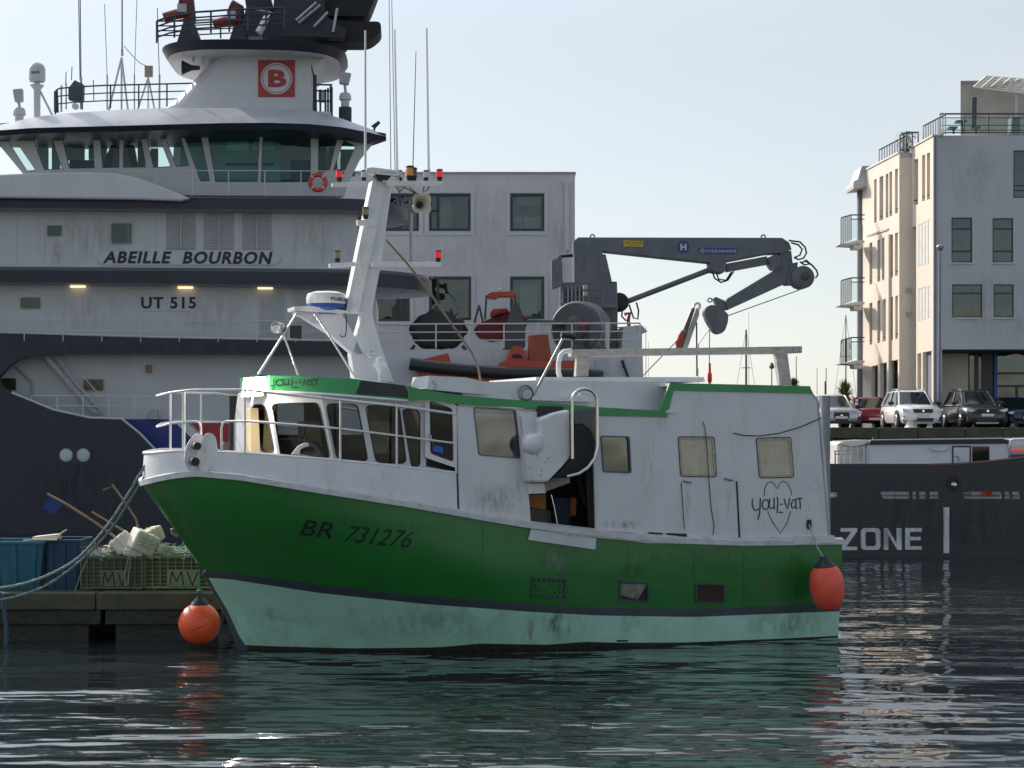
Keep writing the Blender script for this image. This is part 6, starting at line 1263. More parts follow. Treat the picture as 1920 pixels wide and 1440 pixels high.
# penthouse and pergola
PP = vplane(0, 81, 0)
MB().prism([PP.W(1801, 155), PP.W(2200, 150), PP.W(2200, 252), PP.W(1801, 252)], (2.4, 8, 0)).build('penthouse', mat('taupe_render', (.38, .35, .31), .9, var=.1), fl_)
MB().prism(poly(PP, rect(1800, 152, 2205, 156), .1), (2.4, 8.2, 0)).build('penthouse_cap', mat('zinc_cap'), fl_)
wnd = MB().prism(poly(PP, zq(1060, 230, 1112, 225, 1108, 460, 1055, 460), .06), (0, .06, 0)).build('door_frame', louv, fl_)
MB().prism(poly(PP, zq(1070, 240, 1102, 236, 1098, 458, 1066, 458), .09), (0, .03, 0)).build('pane', mat('dark_door_glass', (.03, .03, .04), .15), wnd)
for i in range(9):
    t = i / 8; a = [at(1826 + t * 22, 163 - t * 20, 80.5), at(1925 + t * 30, 175 - t * 24, 79.2)]; MB().tube([a[0], a[1]], .035, 5).build('pergola_slat', mat('pale_slat', (.6, .58, .52), .6), fl_)  # one even pale cream for slats and beams
for i in range(8):
    t = i / 7; MB().tube([at(1826 + 100 * t, 163 + 12 * t, 80.2), at(1850 + 106 * t, 143 + 8 * t, 79.6)], .05, 5).build('pergola_beam', mat('pale_slat'), fl_)
MB().tube([at(1906, 172, 80), at(1906, 252, 80)], .06, 6).build('pergola_post', louv, fl_)
# terrace rails
dkr = mat('dark_terrace_rail', (.07, .075, .08), .5, .3)
def barrail(Wf, tops, h, n, name='terrace_railing', glassy=True):
    g = MB(); g.tube([Wf(*p) for p in tops], .04, 6); g.tube([Wf(x, y + h * .93) for x, y in tops], .03, 5); o = g.build(name, dkr, fl_)
    L_ = len(tops) - 1
    for i in range(n + 1):
        t = i / n * L_; j = min(int(t), L_ - 1); f = t - j; x = tops[j][0] * (1 - f) + tops[j + 1][0] * f; y = tops[j][1] * (1 - f) + tops[j + 1][1] * f
        MB().prism([Wf(x - .8, y), Wf(x + .8, y), Wf(x + .8, y + h), Wf(x - .8, y + h)], (0, .1, 0)).build('baluster', dkr, o)
    return o
F1r = lambda x, y: F1.W(x, y, -.25); F2r = lambda x, y: F2.W(x, y, -.25)
barrail(F1r, zq(690, 437, 845, 355), 37, 9); barrail(F2r, zq(378, 607, 560, 510), 31, 10)
barrail(lambda x, y: at(x, y, 79), zq(560, 508, 608, 486, 690, 487), 31, 4)
r3 = barrail(lambda x, y: at(x, y, 76.4), [(1763, 213.5), (1990, 213.5)], 38, 5)
for y in (221, 235, 244): MB().tube([at(1763, y, 76.4), at(1990, y, 76.4)], .02, 5).build('rail_wire', dkr, r3)
MB().prism([at(1765, 222, 76.45), at(1990, 222, 76.45), at(1990, 249, 76.45), at(1765, 249, 76.45)], (0, .01, 0)).build('glass_panel', pane_c, r3)
# balconies on the far corner
cR = mat('blue_grey_column', (.17, .18, .22), .6)
MB().prism([at(1609, 345, 84.5), at(1616, 345, 84.5), at(1616, 800, 84.5), at(1609, 800, 84.5)], (0, .3, 0)).build('column', cR, fl_)
MB().prism([at(1616, 345, 84.9), at(1628, 340, 84.9), at(1628, 800, 84.9), at(1616, 800, 84.9)], (0, .3, 0)).build('recess_wall', mat('taupe_render'), fl_)
for x in (1614, 1619): MB().tube([at(x, 420, 84.2), at(x, 800, 84.2)], .05, 6).build('downpipe', cR, fl_)
MB().prism([at(1600, 347, 83.5), at(1601, 340, 83.5), at(1620, 331, 83.5), at(1627, 331, 83.5), at(1627, 350, 83.5), at(1601, 353, 83.5)], (0, 2, 0)).build('eaves', wallw, fl_)
MB().prism([at(1608, 338, 83.6), at(1616, 311, 83.6), at(1632, 311, 83.6), at(1627, 334, 83.6)], (0, 2, 0)).build('roof_peak', louv, fl_)
for k_, (yt, yb) in enumerate(((403, 459), (521, 574), (633, 684))):
    def bw_(x, y, d=0.0): return at(x, y, 82.6 + d)
    bal = MB().prism([bw_(1577, yb - 2), bw_(1610, yb - 9), bw_(1621, yb - 8), bw_(1621, yb - 4), bw_(1610, yb)], (0, 1.6, 0)).build('balcony', mat('pale_coping'), fl_)
    MB().prism([bw_(1600, yb - 1), bw_(1618, yb - 2), bw_(1616, yb + 7), bw_(1602, yb + 7)], (0, 1.0, 0)).build('corbel', mat('pale_coping'), bal)
    MB().tube([bw_(1577, yt + 8), bw_(1578, yt + 5), bw_(1596, yt), bw_(1621, yt)], .035, 6).build('handrail', dkr, bal)
    MB().tube([bw_(1596, yt + 8), bw_(1621, yt + 8)], .025, 5).build('handrail', dkr, bal)
    for i in range(6):
        x = 1577.5 + i * 3.7; y = yt + 7 - i * 1.3; MB().prism([bw_(x - .7, y), bw_(x + .7, y), bw_(x + .7, yb - 2 - i * 1.4), bw_(x - .7, yb - 1.6 - i * 1.4)], (0, .12, 0)).build('baluster', dkr, bal)
    MB().prism([bw_(1597, yt + 8), bw_(1608, yt + 8), bw_(1608, yb - 12), bw_(1597, yb - 12)], (0, .02, 0)).build('glass_panel', pane_c, bal)
# loose things on the terrace
ttop = RP.W(1750, 254).z
tb = thing('terrace_table', 'dark round terrace table with stools behind the roof railing', 'table', (at(1804, 250, 78).x, 78, ttop))
def stool(px, py, w_, base=251, par=tb, Y=78):
    MB().prism([at(px - w_, py, Y), at(px + w_, py, Y), at(px + w_ * .9, py + 4, Y), at(px - w_ * .9, py + 4, Y)], (0, .45, 0)).build('top', dkr, par); MB().tube([at(px, py + 4, Y + .2), at(px, base, Y + .2)], .05, 6).build('leg', dkr, par)
stool(1804, 225, 10); stool(1788, 237, 8); stool(1830, 237, 9)
brl = thing('covered_barbecue', 'grey covered barbecue at the terrace railing', 'barbecue', (at(1905, 250, 78).x, 78, ttop))
MB().prism([at(1897, 219, 78), at(1913, 218, 78), at(1914, 250, 78), at(1895, 250, 78)], (0, .6, 0)).build('cover', mat('grey_green_cover', (.10, .13, .14), .7), brl, bevel=.05)
# street lamp
lp = thing('street_lamp', 'tall grey street lamp with a small round head before the white wall', 'street lamp', (at(1761, 800, 74).x, 74, QZ))
MB().tube([Vector((at(1761, 0, 74).x, 74, QZ)), at(1762.3, 468, 74)], .085, 10, r1=.045).build('pole', mat('lamp_grey', (.20, .22, .27), .5, .3), lp, smooth=60)
MB().lathe(at(1763, 467, 74), (0, 0, 1), [(.05, -.08), (.12, 0), (.17, .08), (.16, .14), (.08, .2)], 18).build('lamp_head', galv, lp, smooth=50)

# ================================================================ CARS
cg = mat('car_glass', (.012, .016, .018), .06, coat=.3); tyre = mat('tyre_black', (.012, .012, .012), .8); rim = mat('alloy_rim', (.45, .45, .46), .3, .8); chrome = mat('chrome', (.75, .75, .75), .12, 1.0)
hl = mat('headlamp_glass', (.45, .50, .56), .08, .3); plw = mat('number_plate', (.62, .62, .60), .5); trim = mat('black_trim', (.02, .02, .022), .5)
def car(label, px, Y, paint, kind='suv', rear=False, L=4.4, Wd=1.86, H=1.62, group='cars parked along the quay'):
    """faces the water (towards -y); rear=True turns it round"""
    t = thing('parked_car', label, 'car', (at(px, 800, Y).x, Y, QZ), group); g = -1 if rear else 1
    o = t.location.copy(); hw = Wd / 2; sed = kind != 'suv'
    # stations: distance back from the front bumper, half width, bottom, shoulder height
    bh = .98 if not sed else .84
    ST = [(0.0, .66, .30, .62), (.06, .80, .22, .72), (.25, .91, .20, .78 if sed else .86), (.8, .985, .22, .80 if sed else .93), (1.25, 1, .22, .86 if sed else .98), (2.2, 1, .22, bh), (3.3, 1, .22, bh + .02), (L - .45, .98, .24, bh + .03), (L - .1, .92, .26, bh), (L, .84, .32, bh - .1)]
    def P(x, y, z): return Vector((o.x + x, o.y + g * (y - (L if rear else 0) * 1.0) * 1.0 if not rear else o.y + L - y, o.z + z))
    rows_ = []
    for d, k, zb_, zt in ST:
        w = hw * k; rows_.append([P(-w * .93, d, zb_), P(-w, d, zb_ + .14), P(-w * 1.0, d, (zb_ + zt) / 2 + .05), P(-w * .97, d, zt - .1), P(-w * .86, d, zt), P(-w * .4, d, zt + .045), P(w * .4, d, zt + .045), P(w * .86, d, zt), P(w * .97, d, zt - .1), P(w, d, (zb_ + zt) / 2 + .05), P(w, d, zb_ + .14), P(w * .93, d, zb_)])
    MB().loft(rows_, closed=True, caps=True).build('body', paint, t, smooth=50)
    # cabin
    f0, r0, f1, r1 = (1.15, L - .25, 1.95, L - .75) if not sed else (1.25, L - .55, 2.1, L - 1.35)
    lo = [(-.90, f0 + .25), (-.62, f0 + .04), (0, f0 - .03), (.62, f0 + .04), (.90, f0 + .25), (.93, r0 - .3), (.75, r0), (-.75, r0), (-.93, r0 - .3)]
    hi = [(-.70, f1 + .15), (-.5, f1), (0, f1 - .05), (.5, f1), (.70, f1 + .15), (.72, r1 - .2), (.55, r1), (-.55, r1), (-.72, r1 - .2)]
    z_lo, z_hi = bh - .02, H - .07
    A = [P(x * hw, y, z_lo) for x, y in lo]; Bq = [P(x * hw, y, z_hi) for x, y in hi]; C3 = [P(x * hw * .9, y + (.12 if y < 2.5 else -.12), H) for x, y in hi]
    MB().loft([A, Bq], closed=True).build('windows', cg, t, smooth=30)
    MB().loft([Bq, C3], closed=True, caps=True).build('roof', paint, t, smooth=40)
    for i in (0, 4): MB().tube([A[i] * .5 + A[i - 1 if i else 1] * .5, Bq[i] * .5 + Bq[i - 1 if i else 1] * .5], .045, 6).build('pillar', paint, t)
    for i in (5, 8): MB().tube([A[i], Bq[i]], .07, 6).build('pillar', paint, t)
    for sx in (-1, 1):
        MB().tube([P(sx * .925 * hw, 2.45, z_lo), P(sx * .72 * hw, 2.6, z_hi)], .03, 5).build('pillar', trim, t)
        MB().tube([P(sx * .95 * hw, f0 + .2, z_lo + .02), P(sx * .955 * hw, r0 - .25, z_lo + .04)], .02, 5).build('sill_trim', chrome if not sed else trim, t)
        if not sed: MB().tube([P(sx * .62 * hw, f1 + .1, H + .0), P(sx * .66 * hw, f1 + .35, H + .05), P(sx * .66 * hw, r1 - .3, H + .05), P(sx * .62 * hw, r1 - .05, H)], .025, 6).build('roof_rail', chrome, t, smooth=60)
        m_ = MB().lathe(P(sx * (hw + .08), f0 + .35, z_lo + .1), (1, 0, 0), [(.06, -.12), (.09, -.05), (.09, .05), (.05, .12)], 10).build('mirror', trim, t, smooth=50)
        for yw in (.85, L - .85):
            MB().lathe(P(sx * (hw + .005), yw, .36), (sx, 0, 0), [(.40, -.28), (.40, .0), (.395, .008)], 20).build('wheel_arch', trim, t)
            wh = MB().lathe(P(sx * (hw + .0), yw, .34), (sx, 0, 0), [(.27, -.24), (.34, -.2), (.34, .0), (.30, .035), (.24, .03)], 22).build('wheel', tyre, t, smooth=40)
            MB().lathe(P(sx * (hw + .03), yw, .34), (sx, 0, 0), [(.235, 0), (.22, .012), (.06, .005), (.05, .02)], 22).build('rim', rim, wh, smooth=40)
    if not rear:
        gz = .70 if not sed else .5
        def fq(name, pts, d, m): MB().prism([P(x, d, z) for x, z in pts], (0, .12, 0)).build(name, m, t)
        if sed: fq('grille', [(-.30, .66), (.30, .66), (.34, .5), (.24, .30), (-.24, .30), (-.34, .5)], -.015, trim)
        else: fq('grille', [(-.42, .80), (.42, .80), (.38, .64), (-.38, .64)], -.02, trim)
        fq('number_plate', [(-.26, .60 if not sed else .50), (.26, .60 if not sed else .50), (.26, .49 if not sed else .39), (-.26, .49 if not sed else .39)], -.04, plw)
        fq('lower_intake', [(-.45, .42), (.45, .42), (.40, .28), (-.40, .28)] if not sed else [(-.75, .30), (.75, .30), (.7, .22), (-.7, .22)], .0 - .01, trim)
        fq('skid_plate', [(-.5, .25), (.5, .25), (.45, .18), (-.45, .18)], .03, louv if not sed else trim)
        for sx in (-1, 1):
            fq('headlight', [(sx * .50, .74 - (.06 if sed else 0)), (sx * .84, .83 - (.12 if sed else 0)), (sx * .86, .72 - (.1 if sed else 0)), (sx * .54, .64 - (.04 if sed else 0))], .05, hl)
            fq('fog_lamp_recess', [(sx * .55, .42), (sx * .82, .50), (sx * .84, .30), (sx * .6, .28)], .03, trim)
            fq('wiper', [(sx * .1, z_lo + .02), (sx * .1 + .4, z_lo + .07), (sx * .1 + .4, z_lo + .09), (sx * .1, z_lo + .04)], f0 - .02, trim)
        MB().lathe(P(0, -.03, gz + .02), (0, -1, 0), [(.05, 0), (.05, .01)], 12).build('badge', chrome, t)
    else:
        for sx in (-1, 1): MB().prism([P(sx * .6, L + .02, .85), P(sx * .84, L - .02, .88), P(sx * .84, L - .02, .68), P(sx * .62, L + .02, .7)], (0, .1, 0)).build('tail_light', mat('tail_lens', (.35, .01, .01), .2), t)
        MB().prism([P(-.26, L + .03, .46), P(.26, L + .03, .46), P(.26, L + .03, .36), P(-.26, L + .03, .36)], (0, .1, 0)).build('number_plate', plw, t)
    return t
cp = lambda n_, c_, m=.35, r=.28: mat(n_, c_, r, m, var=.03, coat=.6)
car('silver saloon car nose on to the quay edge beside the boat stern', 1578, 71.4, cp('silver_paint', (.42, .43, .45)), 'saloon', H=1.45, L=4.7)
car('white crossover car with black grille behind the white bollard', 1731, 71.4, cp('pearl_white_paint', (.70, .70, .70), .1))
car('black crossover car with chrome roof rails at the quay edge', 1852, 71.3, cp('black_car_paint', (.018, .018, .02), .3))
car('small red hatchback turned away between the silver and white cars', 1640, 77.2, cp('dark_red_paint', (.26, .015, .025)), 'saloon', rear=True, H=1.42, L=3.9, Wd=1.75)
car('white car mostly hidden between the white and black crossovers', 1790, 78.0, cp('pearl_white_paint', (.7, .7, .7), .1), 'saloon', rear=True, H=1.42, L=4.0)
car('dark blue saloon car right of the black crossover', 1930, 73.6, cp('dark_blue_paint', (.015, .03, .08)), 'saloon', H=1.36)
car('pale grey car behind the red hatchback', 1680, 83.5, cp('silver_paint', (.42, .43, .45)), 'saloon', H=1.50)
car('red car at the far end of the row', 1990, 78.5, cp('bright_red_car', (.5, .03, .02)), 'saloon', H=1.40)
# bollard
bo_ = MB(); c = Vector((at(1706, 800, 70.42).x, 70.42, QZ + .012)); bo_.lathe(c, (0, 0, 1), [(.24, 0), (.2, .04), (.13, .1), (.12, .28), (.15, .34)], 18)
for i_ in range(1): bo_.prism([c + Vector(v) for v in ((-.27, 0, .30), (.27, 0, .30), (.30, 0, .38), (.24, 0, .44), (-.24, 0, .44), (-.30, 0, .38))], (0, .22, 0))
tag(bo_.build('bollard', mat('white_bollard_paint', (.66, .66, .65), .5, var=.1), bevel=.02), 'white T headed mooring bollard on the quay edge before the white car', 'bollard')
# far masts of the marina beyond the quay
far_m = mat('far_mast', (.10, .095, .09), .6)
for i, (x, yt, r_) in enumerate(((1211, 612, .05), (1216, 640, .03), (1309, 690, .05), (1399, 618, .16), (1447, 683, .10), (1493, 668, .08), (1532, 690, .05), (1549, 690, .08), (1586, 590, .10), (1547, 715, .12), (1404, 585, .03))):
    Y = 185 + (i * 7) % 20; b = MB(); p = at(x, yt, Y); b.tube([Vector((p.x, Y, .5)), p], r_, 6, r1=r_ * .6)
    o = b.build('yacht_mast', far_m)
    h_ = p.z
    if i in (3, 5, 7, 8): MB().tube([Vector((p.x - .5, Y, h_ * .72)), Vector((p.x + .5, Y, h_ * .72))], .04, 5).build('spreader', far_m, o)
    if i in (3, 8): MB().tube([p, Vector((p.x - 2.4, Y, .6))], .02, 4).build('stay', far_m, o); MB().tube([p, Vector((p.x + 2.2, Y, .6))], .02, 4).build('stay', far_m, o)
    if i == 4: MB().lathe(p, (0, 0, 1), [(.25, -.5), (.3, -.2), (.1, .2)], 8).build('masthead', far_m, o)
    lab = {0: 'thin mast tip just right of the white tug locker', 1: 'short thin mast beside the white tug locker', 2: 'small mast stub seen under the long wooden beam', 3: 'thickest yacht mast under the crane head, with stays', 4: 'short mast with a bulky masthead under the crane tip', 5: 'slim mast just left of the aft gallows post top', 6: 'very thin mast left of the palm tuft', 7: 'mast with a crosspiece between the stern and the palm', 8: 'tall mast with stays behind the flats balconies', 9: 'squat mast stub just above the silver car', 10: 'hairline mast beside the thickest yacht mast'}[i]
    tag(o, lab, 'mast', 'yacht masts beyond the quay')
# palm-like cordylines: many blades
lf = [mat('palm_leaf_olive', (.12, .12, .03), .6, var=.3, vs_=6), mat('palm_leaf_straw', (.28, .22, .07), .6, var=.3, vs_=6), mat('palm_leaf_green', (.06, .09, .03), .6)]
def palm(px, py, Y, r, label, name='palm'):
    c = at(px, py, Y); t = thing(name, label, 'palm', (c.x, Y, QZ)); q = random.Random(px)
    MB().tube([Vector((c.x, Y, QZ)), c], .16, 8, r1=.12).build('trunk', mat('palm_bark', (.12, .09, .06), .9), t)
    cr = MB()
    for i in range(150):
        a = q.uniform(0, 2 * math.pi); e = q.uniform(-.5, 1.5); L_ = r * q.uniform(.75, 1.1); d = Vector((math.cos(a) * math.cos(e), math.sin(a) * math.cos(e), math.sin(e))); s = d.cross(Vector((0, 0, 1))).normalized() * .045
        m_ = c + d * L_ * .55 + s; e_ = c + d * L_ + Vector((0, 0, -.18 * L_ * math.cos(e)))
        cr.add([c - s * .5, c + s * .5, c + d * L_ * .55 + s, c + d * L_ * .55 - s, e_], [(0, 1, 2, 3), (3, 2, 4)], q.choice((0, 0, 1, 2)))
    cr.build('crown', lf, t, recalc=False)
palm(1585, 742, 80.5, .85, 'spiky olive palm tuft above the red and silver cars'); palm(1489, 722, 82, .42, 'small palm tuft peeping over the boat stern cabin')
sh = thing('potted_shrub', 'small bushy plant in the corner of the cream roof terrace', 'plant', (at(1698, 285, 79.6).x, 79.6, zt2))
q = random.Random(9); c = at(1699, 268, 79.6); b = MB()
for i in range(700):
    p = c + Vector((q.gauss(0, .2), q.gauss(0, .2), q.uniform(-.45, .5))); d = Vector((q.uniform(-1, 1), q.uniform(-1, 1), q.uniform(-.3, 1))).normalized() * .09; s = d.cross(Vector((0, 0, 1))).normalized() * .03
    b.add([p - s, p + s, p + d], [(0, 1, 2)], q.choice((0, 2)))
b.build('crown', lf, sh, recalc=False); MB().lathe(Vector((c.x, c.y, zt2)), (0, 0, 1), [(.13, 0), (.18, .3)], 12).build('pot', rust, sh)

# ================================================================ GEAR ON THE PONTOON
z3 = zc(0, 780, 3.0)
blueb = mat('light_blue_bin', (.02, .12, .18), .5, var=.12, dirt=(.12, .20, .22), dirt_amt=.5, dirt_scale=(4, 4, 1)); blued = mat('deep_blue_bin', (.008, .045, .10), .5, var=.15)
def bin_(label, x0, x1, Y, m, ztop, dx, loc=None):
    """tapered open bin with ribs; x0..x1 photo columns of its rim"""
    a = at(x0, 1014, Y).x; b = at(x1, 1014, Y).x; t = thing('fish_bin', label, 'bin', ((a + b) / 2, Y + .5, PZ), 'blue bins on the pontoon'); h = ztop - PZ; d = 1.0
    def ringp(k, z): ins = (1 - k) * dx; return [Vector((a + ins, Y + ins, z)), Vector((b - ins, Y + ins, z)), Vector((b - ins, Y + d - ins, z)), Vector((a + ins, Y + d - ins, z))]
    lo, hi = ringp(0, PZ + .005), ringp(1, ztop); n_ = 4
    w = MB().loft([lo, hi], closed=True).build('wall', m, t); MB().prism([p + Vector((0, 0, .02)) for p in lo], (0, 0, .04)).build('base', m, t)
    MB().loft([[p * .94 + sum(lo, Vector()) / 4 * .06 + Vector((0, 0, .07)) for p in lo], [p * .94 + sum(hi, Vector()) / 4 * .06 for p in hi]], closed=True).build('inner_wall', m, t)
    c = sum(hi, Vector()) / 4; MB().prism([c + (p - c) * 1.04 for p in hi], (0, 0, -.06), [[c + (p - c) * .92 for p in hi]]).build('rim', m, t, bevel=.01)
    for k in (.15, .5, .85):
        for w_ in (1,):
            p0 = lo[0].lerp(lo[1], k); p1 = hi[0].lerp(hi[1], k); MB().prism([p0 + Vector((-.05, -.03, 0)), p0 + Vector((.05, -.03, 0)), p1 + Vector((.05, -.03, -.07)), p1 + Vector((-.05, -.03, -.07))], (0, .035, 0)).build('rib', m, t)
    return t
bin_('pale blue fish bin at the left edge with a hook on its rim', -32, 82, 34.55, blueb, 1.98, .14)
bin_('deeper blue fish bin between the pale blue bin and the crates', 86, 150, 34.75, blued, 2.00, .03)
MB_ = MB(); tag(MB().prism([at(x, y, 34.7) for x, y in z3(180, 680, 320, 665, 322, 697, 183, 704)], (0, .35, 0)).build('foam_float', mat('foam_white', (.70, .66, .58), .8, var=.08, bump=.004, bscale=50), bevel=.02), 'long thin cream float lying across the blue bins', 'float')
tag(MB().tube([at(x, y, 34.6) for x, y in z3(130, 702, 185, 697, 320, 697, 345, 660, 376, 640)], .022, 6).build('bent_stick', mat('bleached_stick', (.45, .38, .28), .8), smooth=60), 'bent pale stick poking up beside the thin cream float', 'stick')
# crates of lattice plastic
cg_ = mat('grey_green_crate', (.23, .27, .155), .6, var=.15, dirt=(.07, .07, .04), dirt_amt=.6, dirt_scale=(4, 4, 2)); cg2 = mat('dark_olive_crate', (.125, .135, .085), .6, var=.2, dirt=(.04, .04, .03), dirt_amt=.6, dirt_scale=(4, 4, 2))
def crate(label, x0, x1, ytop, Y, m, txt, group='lattice plastic crates on the pontoon'):
    a = at(x0, ytop, Y); b = at(x1, ytop, Y); h = a.z - PZ; w = b.x - a.x; t = thing('plastic_crate', label, 'crate', ((a.x + b.x) / 2, Y + .5, PZ), group)
    back = mat('crate_shadow_lining', (.045, .048, .032), .8)
    MB().abox(a.x + .05, Y + .05, PZ + .06, b.x - .05, Y + .95, PZ + .10).build('base', m, t)
    for (p, q) in (((a.x, Y + .045), (b.x, Y + .055)), ((a.x, Y + .94), (b.x, Y + .95)),): MB().abox(p[0] + .02, p[1], PZ + .08, q[0] - .02, q[1], a.z - .03).build('panel', mat('crate_web_dark', (.075, .085, .05), .7), t)
    for xx in (a.x + .04, b.x - .05): MB().abox(xx, Y + .06, PZ + .08, xx + .01, Y + .94, a.z - .03).build('panel', m, t)
    nx = 9
    for i in range(nx + 1):
        x = a.x + (w - .03) * i / nx; MB().abox(x, Y, PZ + .03, x + (.035 if i in (0, nx) else .018), Y + .045, a.z - .005).build('rib', m, t)
    for j in range(8):
        z = PZ + .03 + (h - .06) * j / 7; MB().abox(a.x + .001, Y + .008, z, b.x - .001, Y + .043, z + (.04 if j in (0, 7) else .014)).build('rail', m, t)
    MB().abox(a.x - .015, Y - .015, a.z, b.x + .015, Y + .06, a.z + .04).abox(a.x - .015, Y + .94, a.z, b.x + .015, Y + 1.0, a.z + .04).abox(a.x - .015, Y + .061, a.z, a.x + .05, Y + .939, a.z + .04).abox(b.x - .05, Y + .061, a.z, b.x + .015, Y + .939, a.z + .04).build('rim', m, t)
    pl_ = MB().abox(a.x + w * .32, Y - .004, PZ + h * .12, a.x + w * .78, Y + .006, PZ + h * .62).build('label_panel', m, t)
    for xx in (a.x + .06, b.x - .22): MB().abox(xx, Y + .1, PZ, xx + .16, Y + .9, PZ + .06).build('foot', m, t)
    # hand-painted letters
    zz = lambda u, v: Vector((a.x + w * u, Y - .008, PZ + h * v)); o = MB()
    def strk(p, q, r_=.013):
        d = (q - p).normalized(); s = Vector((-d.z, 0, d.x)) * r_; o.add([p - s, p + s, q + s, q - s], [(0, 1, 2, 3)])
    for p, q in (((.36, .14), (.39, .56)), ((.39, .56), (.45, .26)), ((.45, .26), (.52, .56)), ((.52, .56), (.55, .14)), ((.60, .56), (.67, .14)), ((.67, .14), (.75, .56))): strk(zz(*p), zz(*q))
    o.build('lettering', ltext, t, recalc=False); return t
crate('dark olive crate full of nets, painted MV, left of the pair', 150, 268, 1046, 34.6, cg2, True)
crate('pale grey green crate full of nets, painted MV, under the bow', 270, 405, 1044, 34.7, cg_, True)
MB_ = None
# nets heaped in the crates
net = MB(); q = random.Random(11)
for i in range(420):
    x = q.uniform(155, 400); y = 1040 - 17 * math.sin((x - 150) / 250 * math.pi) * q.random(); p = at(x, y + q.uniform(-2, 4), q.uniform(34.62, 35.5)); pts = [p]
    for j in range(5): p = p + Vector((q.uniform(-.12, .12), q.uniform(-.1, .1), q.uniform(-.06, .065))); p.z = min(p.z, 2.12); pts.append(p)
    net.tube(pts, .006, 3, mi=q.choice((0, 0, 1)))
o = net.build('net_heap', [mat('pale_green_net', (.30, .44, .38), .7), mat('cream_net', (.6, .58, .5), .7)], kind='stuff'); tag(o, 'tangled pale green fishing net heaped over the two crates', 'net')
o = MB().prism([at(x, y, 34.75) for x, y in [(155, 1046), (200, 1040), (280, 1038), (350, 1036), (400, 1044), (404, 1060), (152, 1060)]], (0, .75, 0)).build('net_bundle', mat('bundled_net', (.16, .22, .19), .9, var=.6, vs_=20, bump=.03, bscale=25), bevel=.02); tag(o, 'packed dark green net filling the crates under the loose tangle', 'net')
foam = mat('foam_white'); foamy = mat('yellowed_foam', (.62, .60, .42), .8, var=.1, bump=.004, bscale=50)
def fbox(label, px, py, Y, size, rz, tilt, m):
    """a foam block turned and tipped on the heap, corners knocked off"""
    c = at(px, py, Y); Rm = Matrix.Rotation(R(rz), 3, 'Z') @ Matrix.Rotation(R(tilt), 3, 'Y') @ Matrix.Rotation(R(tilt * .4), 3, 'X'); a, b, d = size
    o = MB().box(c, Rm @ Vector((a / 2, 0, 0)), Rm @ Vector((0, b / 2, 0)), Rm @ Vector((0, 0, d / 2))).build('foam_block', m, bevel=.045)
    q = a / 2 - .1
    for k in (-q * .5, q * .5): MB().tube([c + Rm @ Vector(v) for v in ((k, -b / 2 - .01, -d / 2 - .01), (k, -b / 2 - .01, d / 2 + .01), (k, b / 2 + .01, d / 2 + .01), (k, b / 2 + .01, -d / 2 - .01))], .008, 5, closed=True).build('cord', mat('pale_cord', (.5, .5, .42), .8), o)
    return tag(o, label, 'float', 'foam floats in the crates'), c, Rm
fbox('cream foam block leaning at the left of the foam heap, tied with cord', 229, 1019, 34.85, (.44, .36, .34), 28, -38, foam)
f2_, c2_, R2_ = fbox('largest foam block in the heap, with faded writing on its face', 268, 1016, 34.75, (.52, .42, .42), 36, 24, foam)
for i in range(3): MB().box(c2_ + R2_ @ Vector((-.03, -.218, .08 - i * .07)), R2_ @ Vector((.13, 0, 0)), R2_ @ Vector((0, .002, 0)), R2_ @ Vector((0, 0, .010))).build('faded_writing', mat('faded_print', (.35, .36, .40), .8), f2_)
fbox('smallest foam block at the right of the heap, under the bow', 308, 1031, 34.8, (.30, .26, .2), 30, 14, foamy)
fbox('flat cream foam slab lying in front of the heap of foam', 250, 1036, 34.66, (.40, .2, .16), 12, 8, foam)
fbox('foam block at the very top of the heap, behind the written one', 285, 1004, 35.05, (.40, .34, .30), 50, -20, foamy)
fbox('small foam block half sunk in net at the far left of the heap', 205, 1034, 34.9, (.26, .22, .2), 60, 20, foamy)
# marker poles
wood = mat('tan_pole', (.27, .18, .10), .7, var=.2, vs_=10)
def pole(label, pts, r, flag=None, Y=34.85):
    o = MB().tube([at(x, y, Y) for x, y in z3(*pts)], r, 7).build('marker_pole', wood, smooth=60)
    if flag: MB().prism([at(x, y, Y - .03) for x, y in z3(*flag[0])], (0, .012, 0)).build('flag', flag[1], o)
    return tag(o, label, 'pole', 'marker poles stuck in the crates')
pole('longest marker pole, with a small blue flag at its tip', (265, 438, 380, 500, 520, 590, 655, 685), .028, ((282, 452, 352, 500, 300, 560, 238, 515), mat('blue_flag_cloth', (.01, .045, .17), .8)))
pole('short marker pole between the two long ones', (515, 540, 600, 590, 705, 650), .024)
pole('bent upright marker pole with a short wire arm', (630, 385, 700, 480, 765, 580, 788, 680), .024, ((575, 412, 622, 396, 624, 402, 580, 422), mat('dull_rope')))
o = MB().tube([at(x, y, 34.55) for x, y in z3(450, 742, 520, 734, 605, 736)], .018, 6).build('rusty_bar', mat('red_brown_bar', (.20, .05, .035), .7)); tag(o, 'short red brown bar lying on the dark crate', 'bar')
# lines hanging over the crates
o = MB()
o.tube([at(x, y, 34.5) for x, y in z3(490, 810, 450, 900, 420, 990, 460, 1040)], .010, 5); o2 = tag(o.build('hanging_cord', mat('tan_cord', (.33, .27, .17), .8)), 'thin tan cord hanging at the corner of the dark crate', 'cord')
o = MB().tube([at(x, y, 34.5) for x, y in z3(725, 790, 700, 900, 705, 950, 722, 940, 735, 800)], .012, 5); tag(o.build('hanging_cord', mat('tan_cord')), 'looped cord hanging down the front of the dark crate', 'cord')
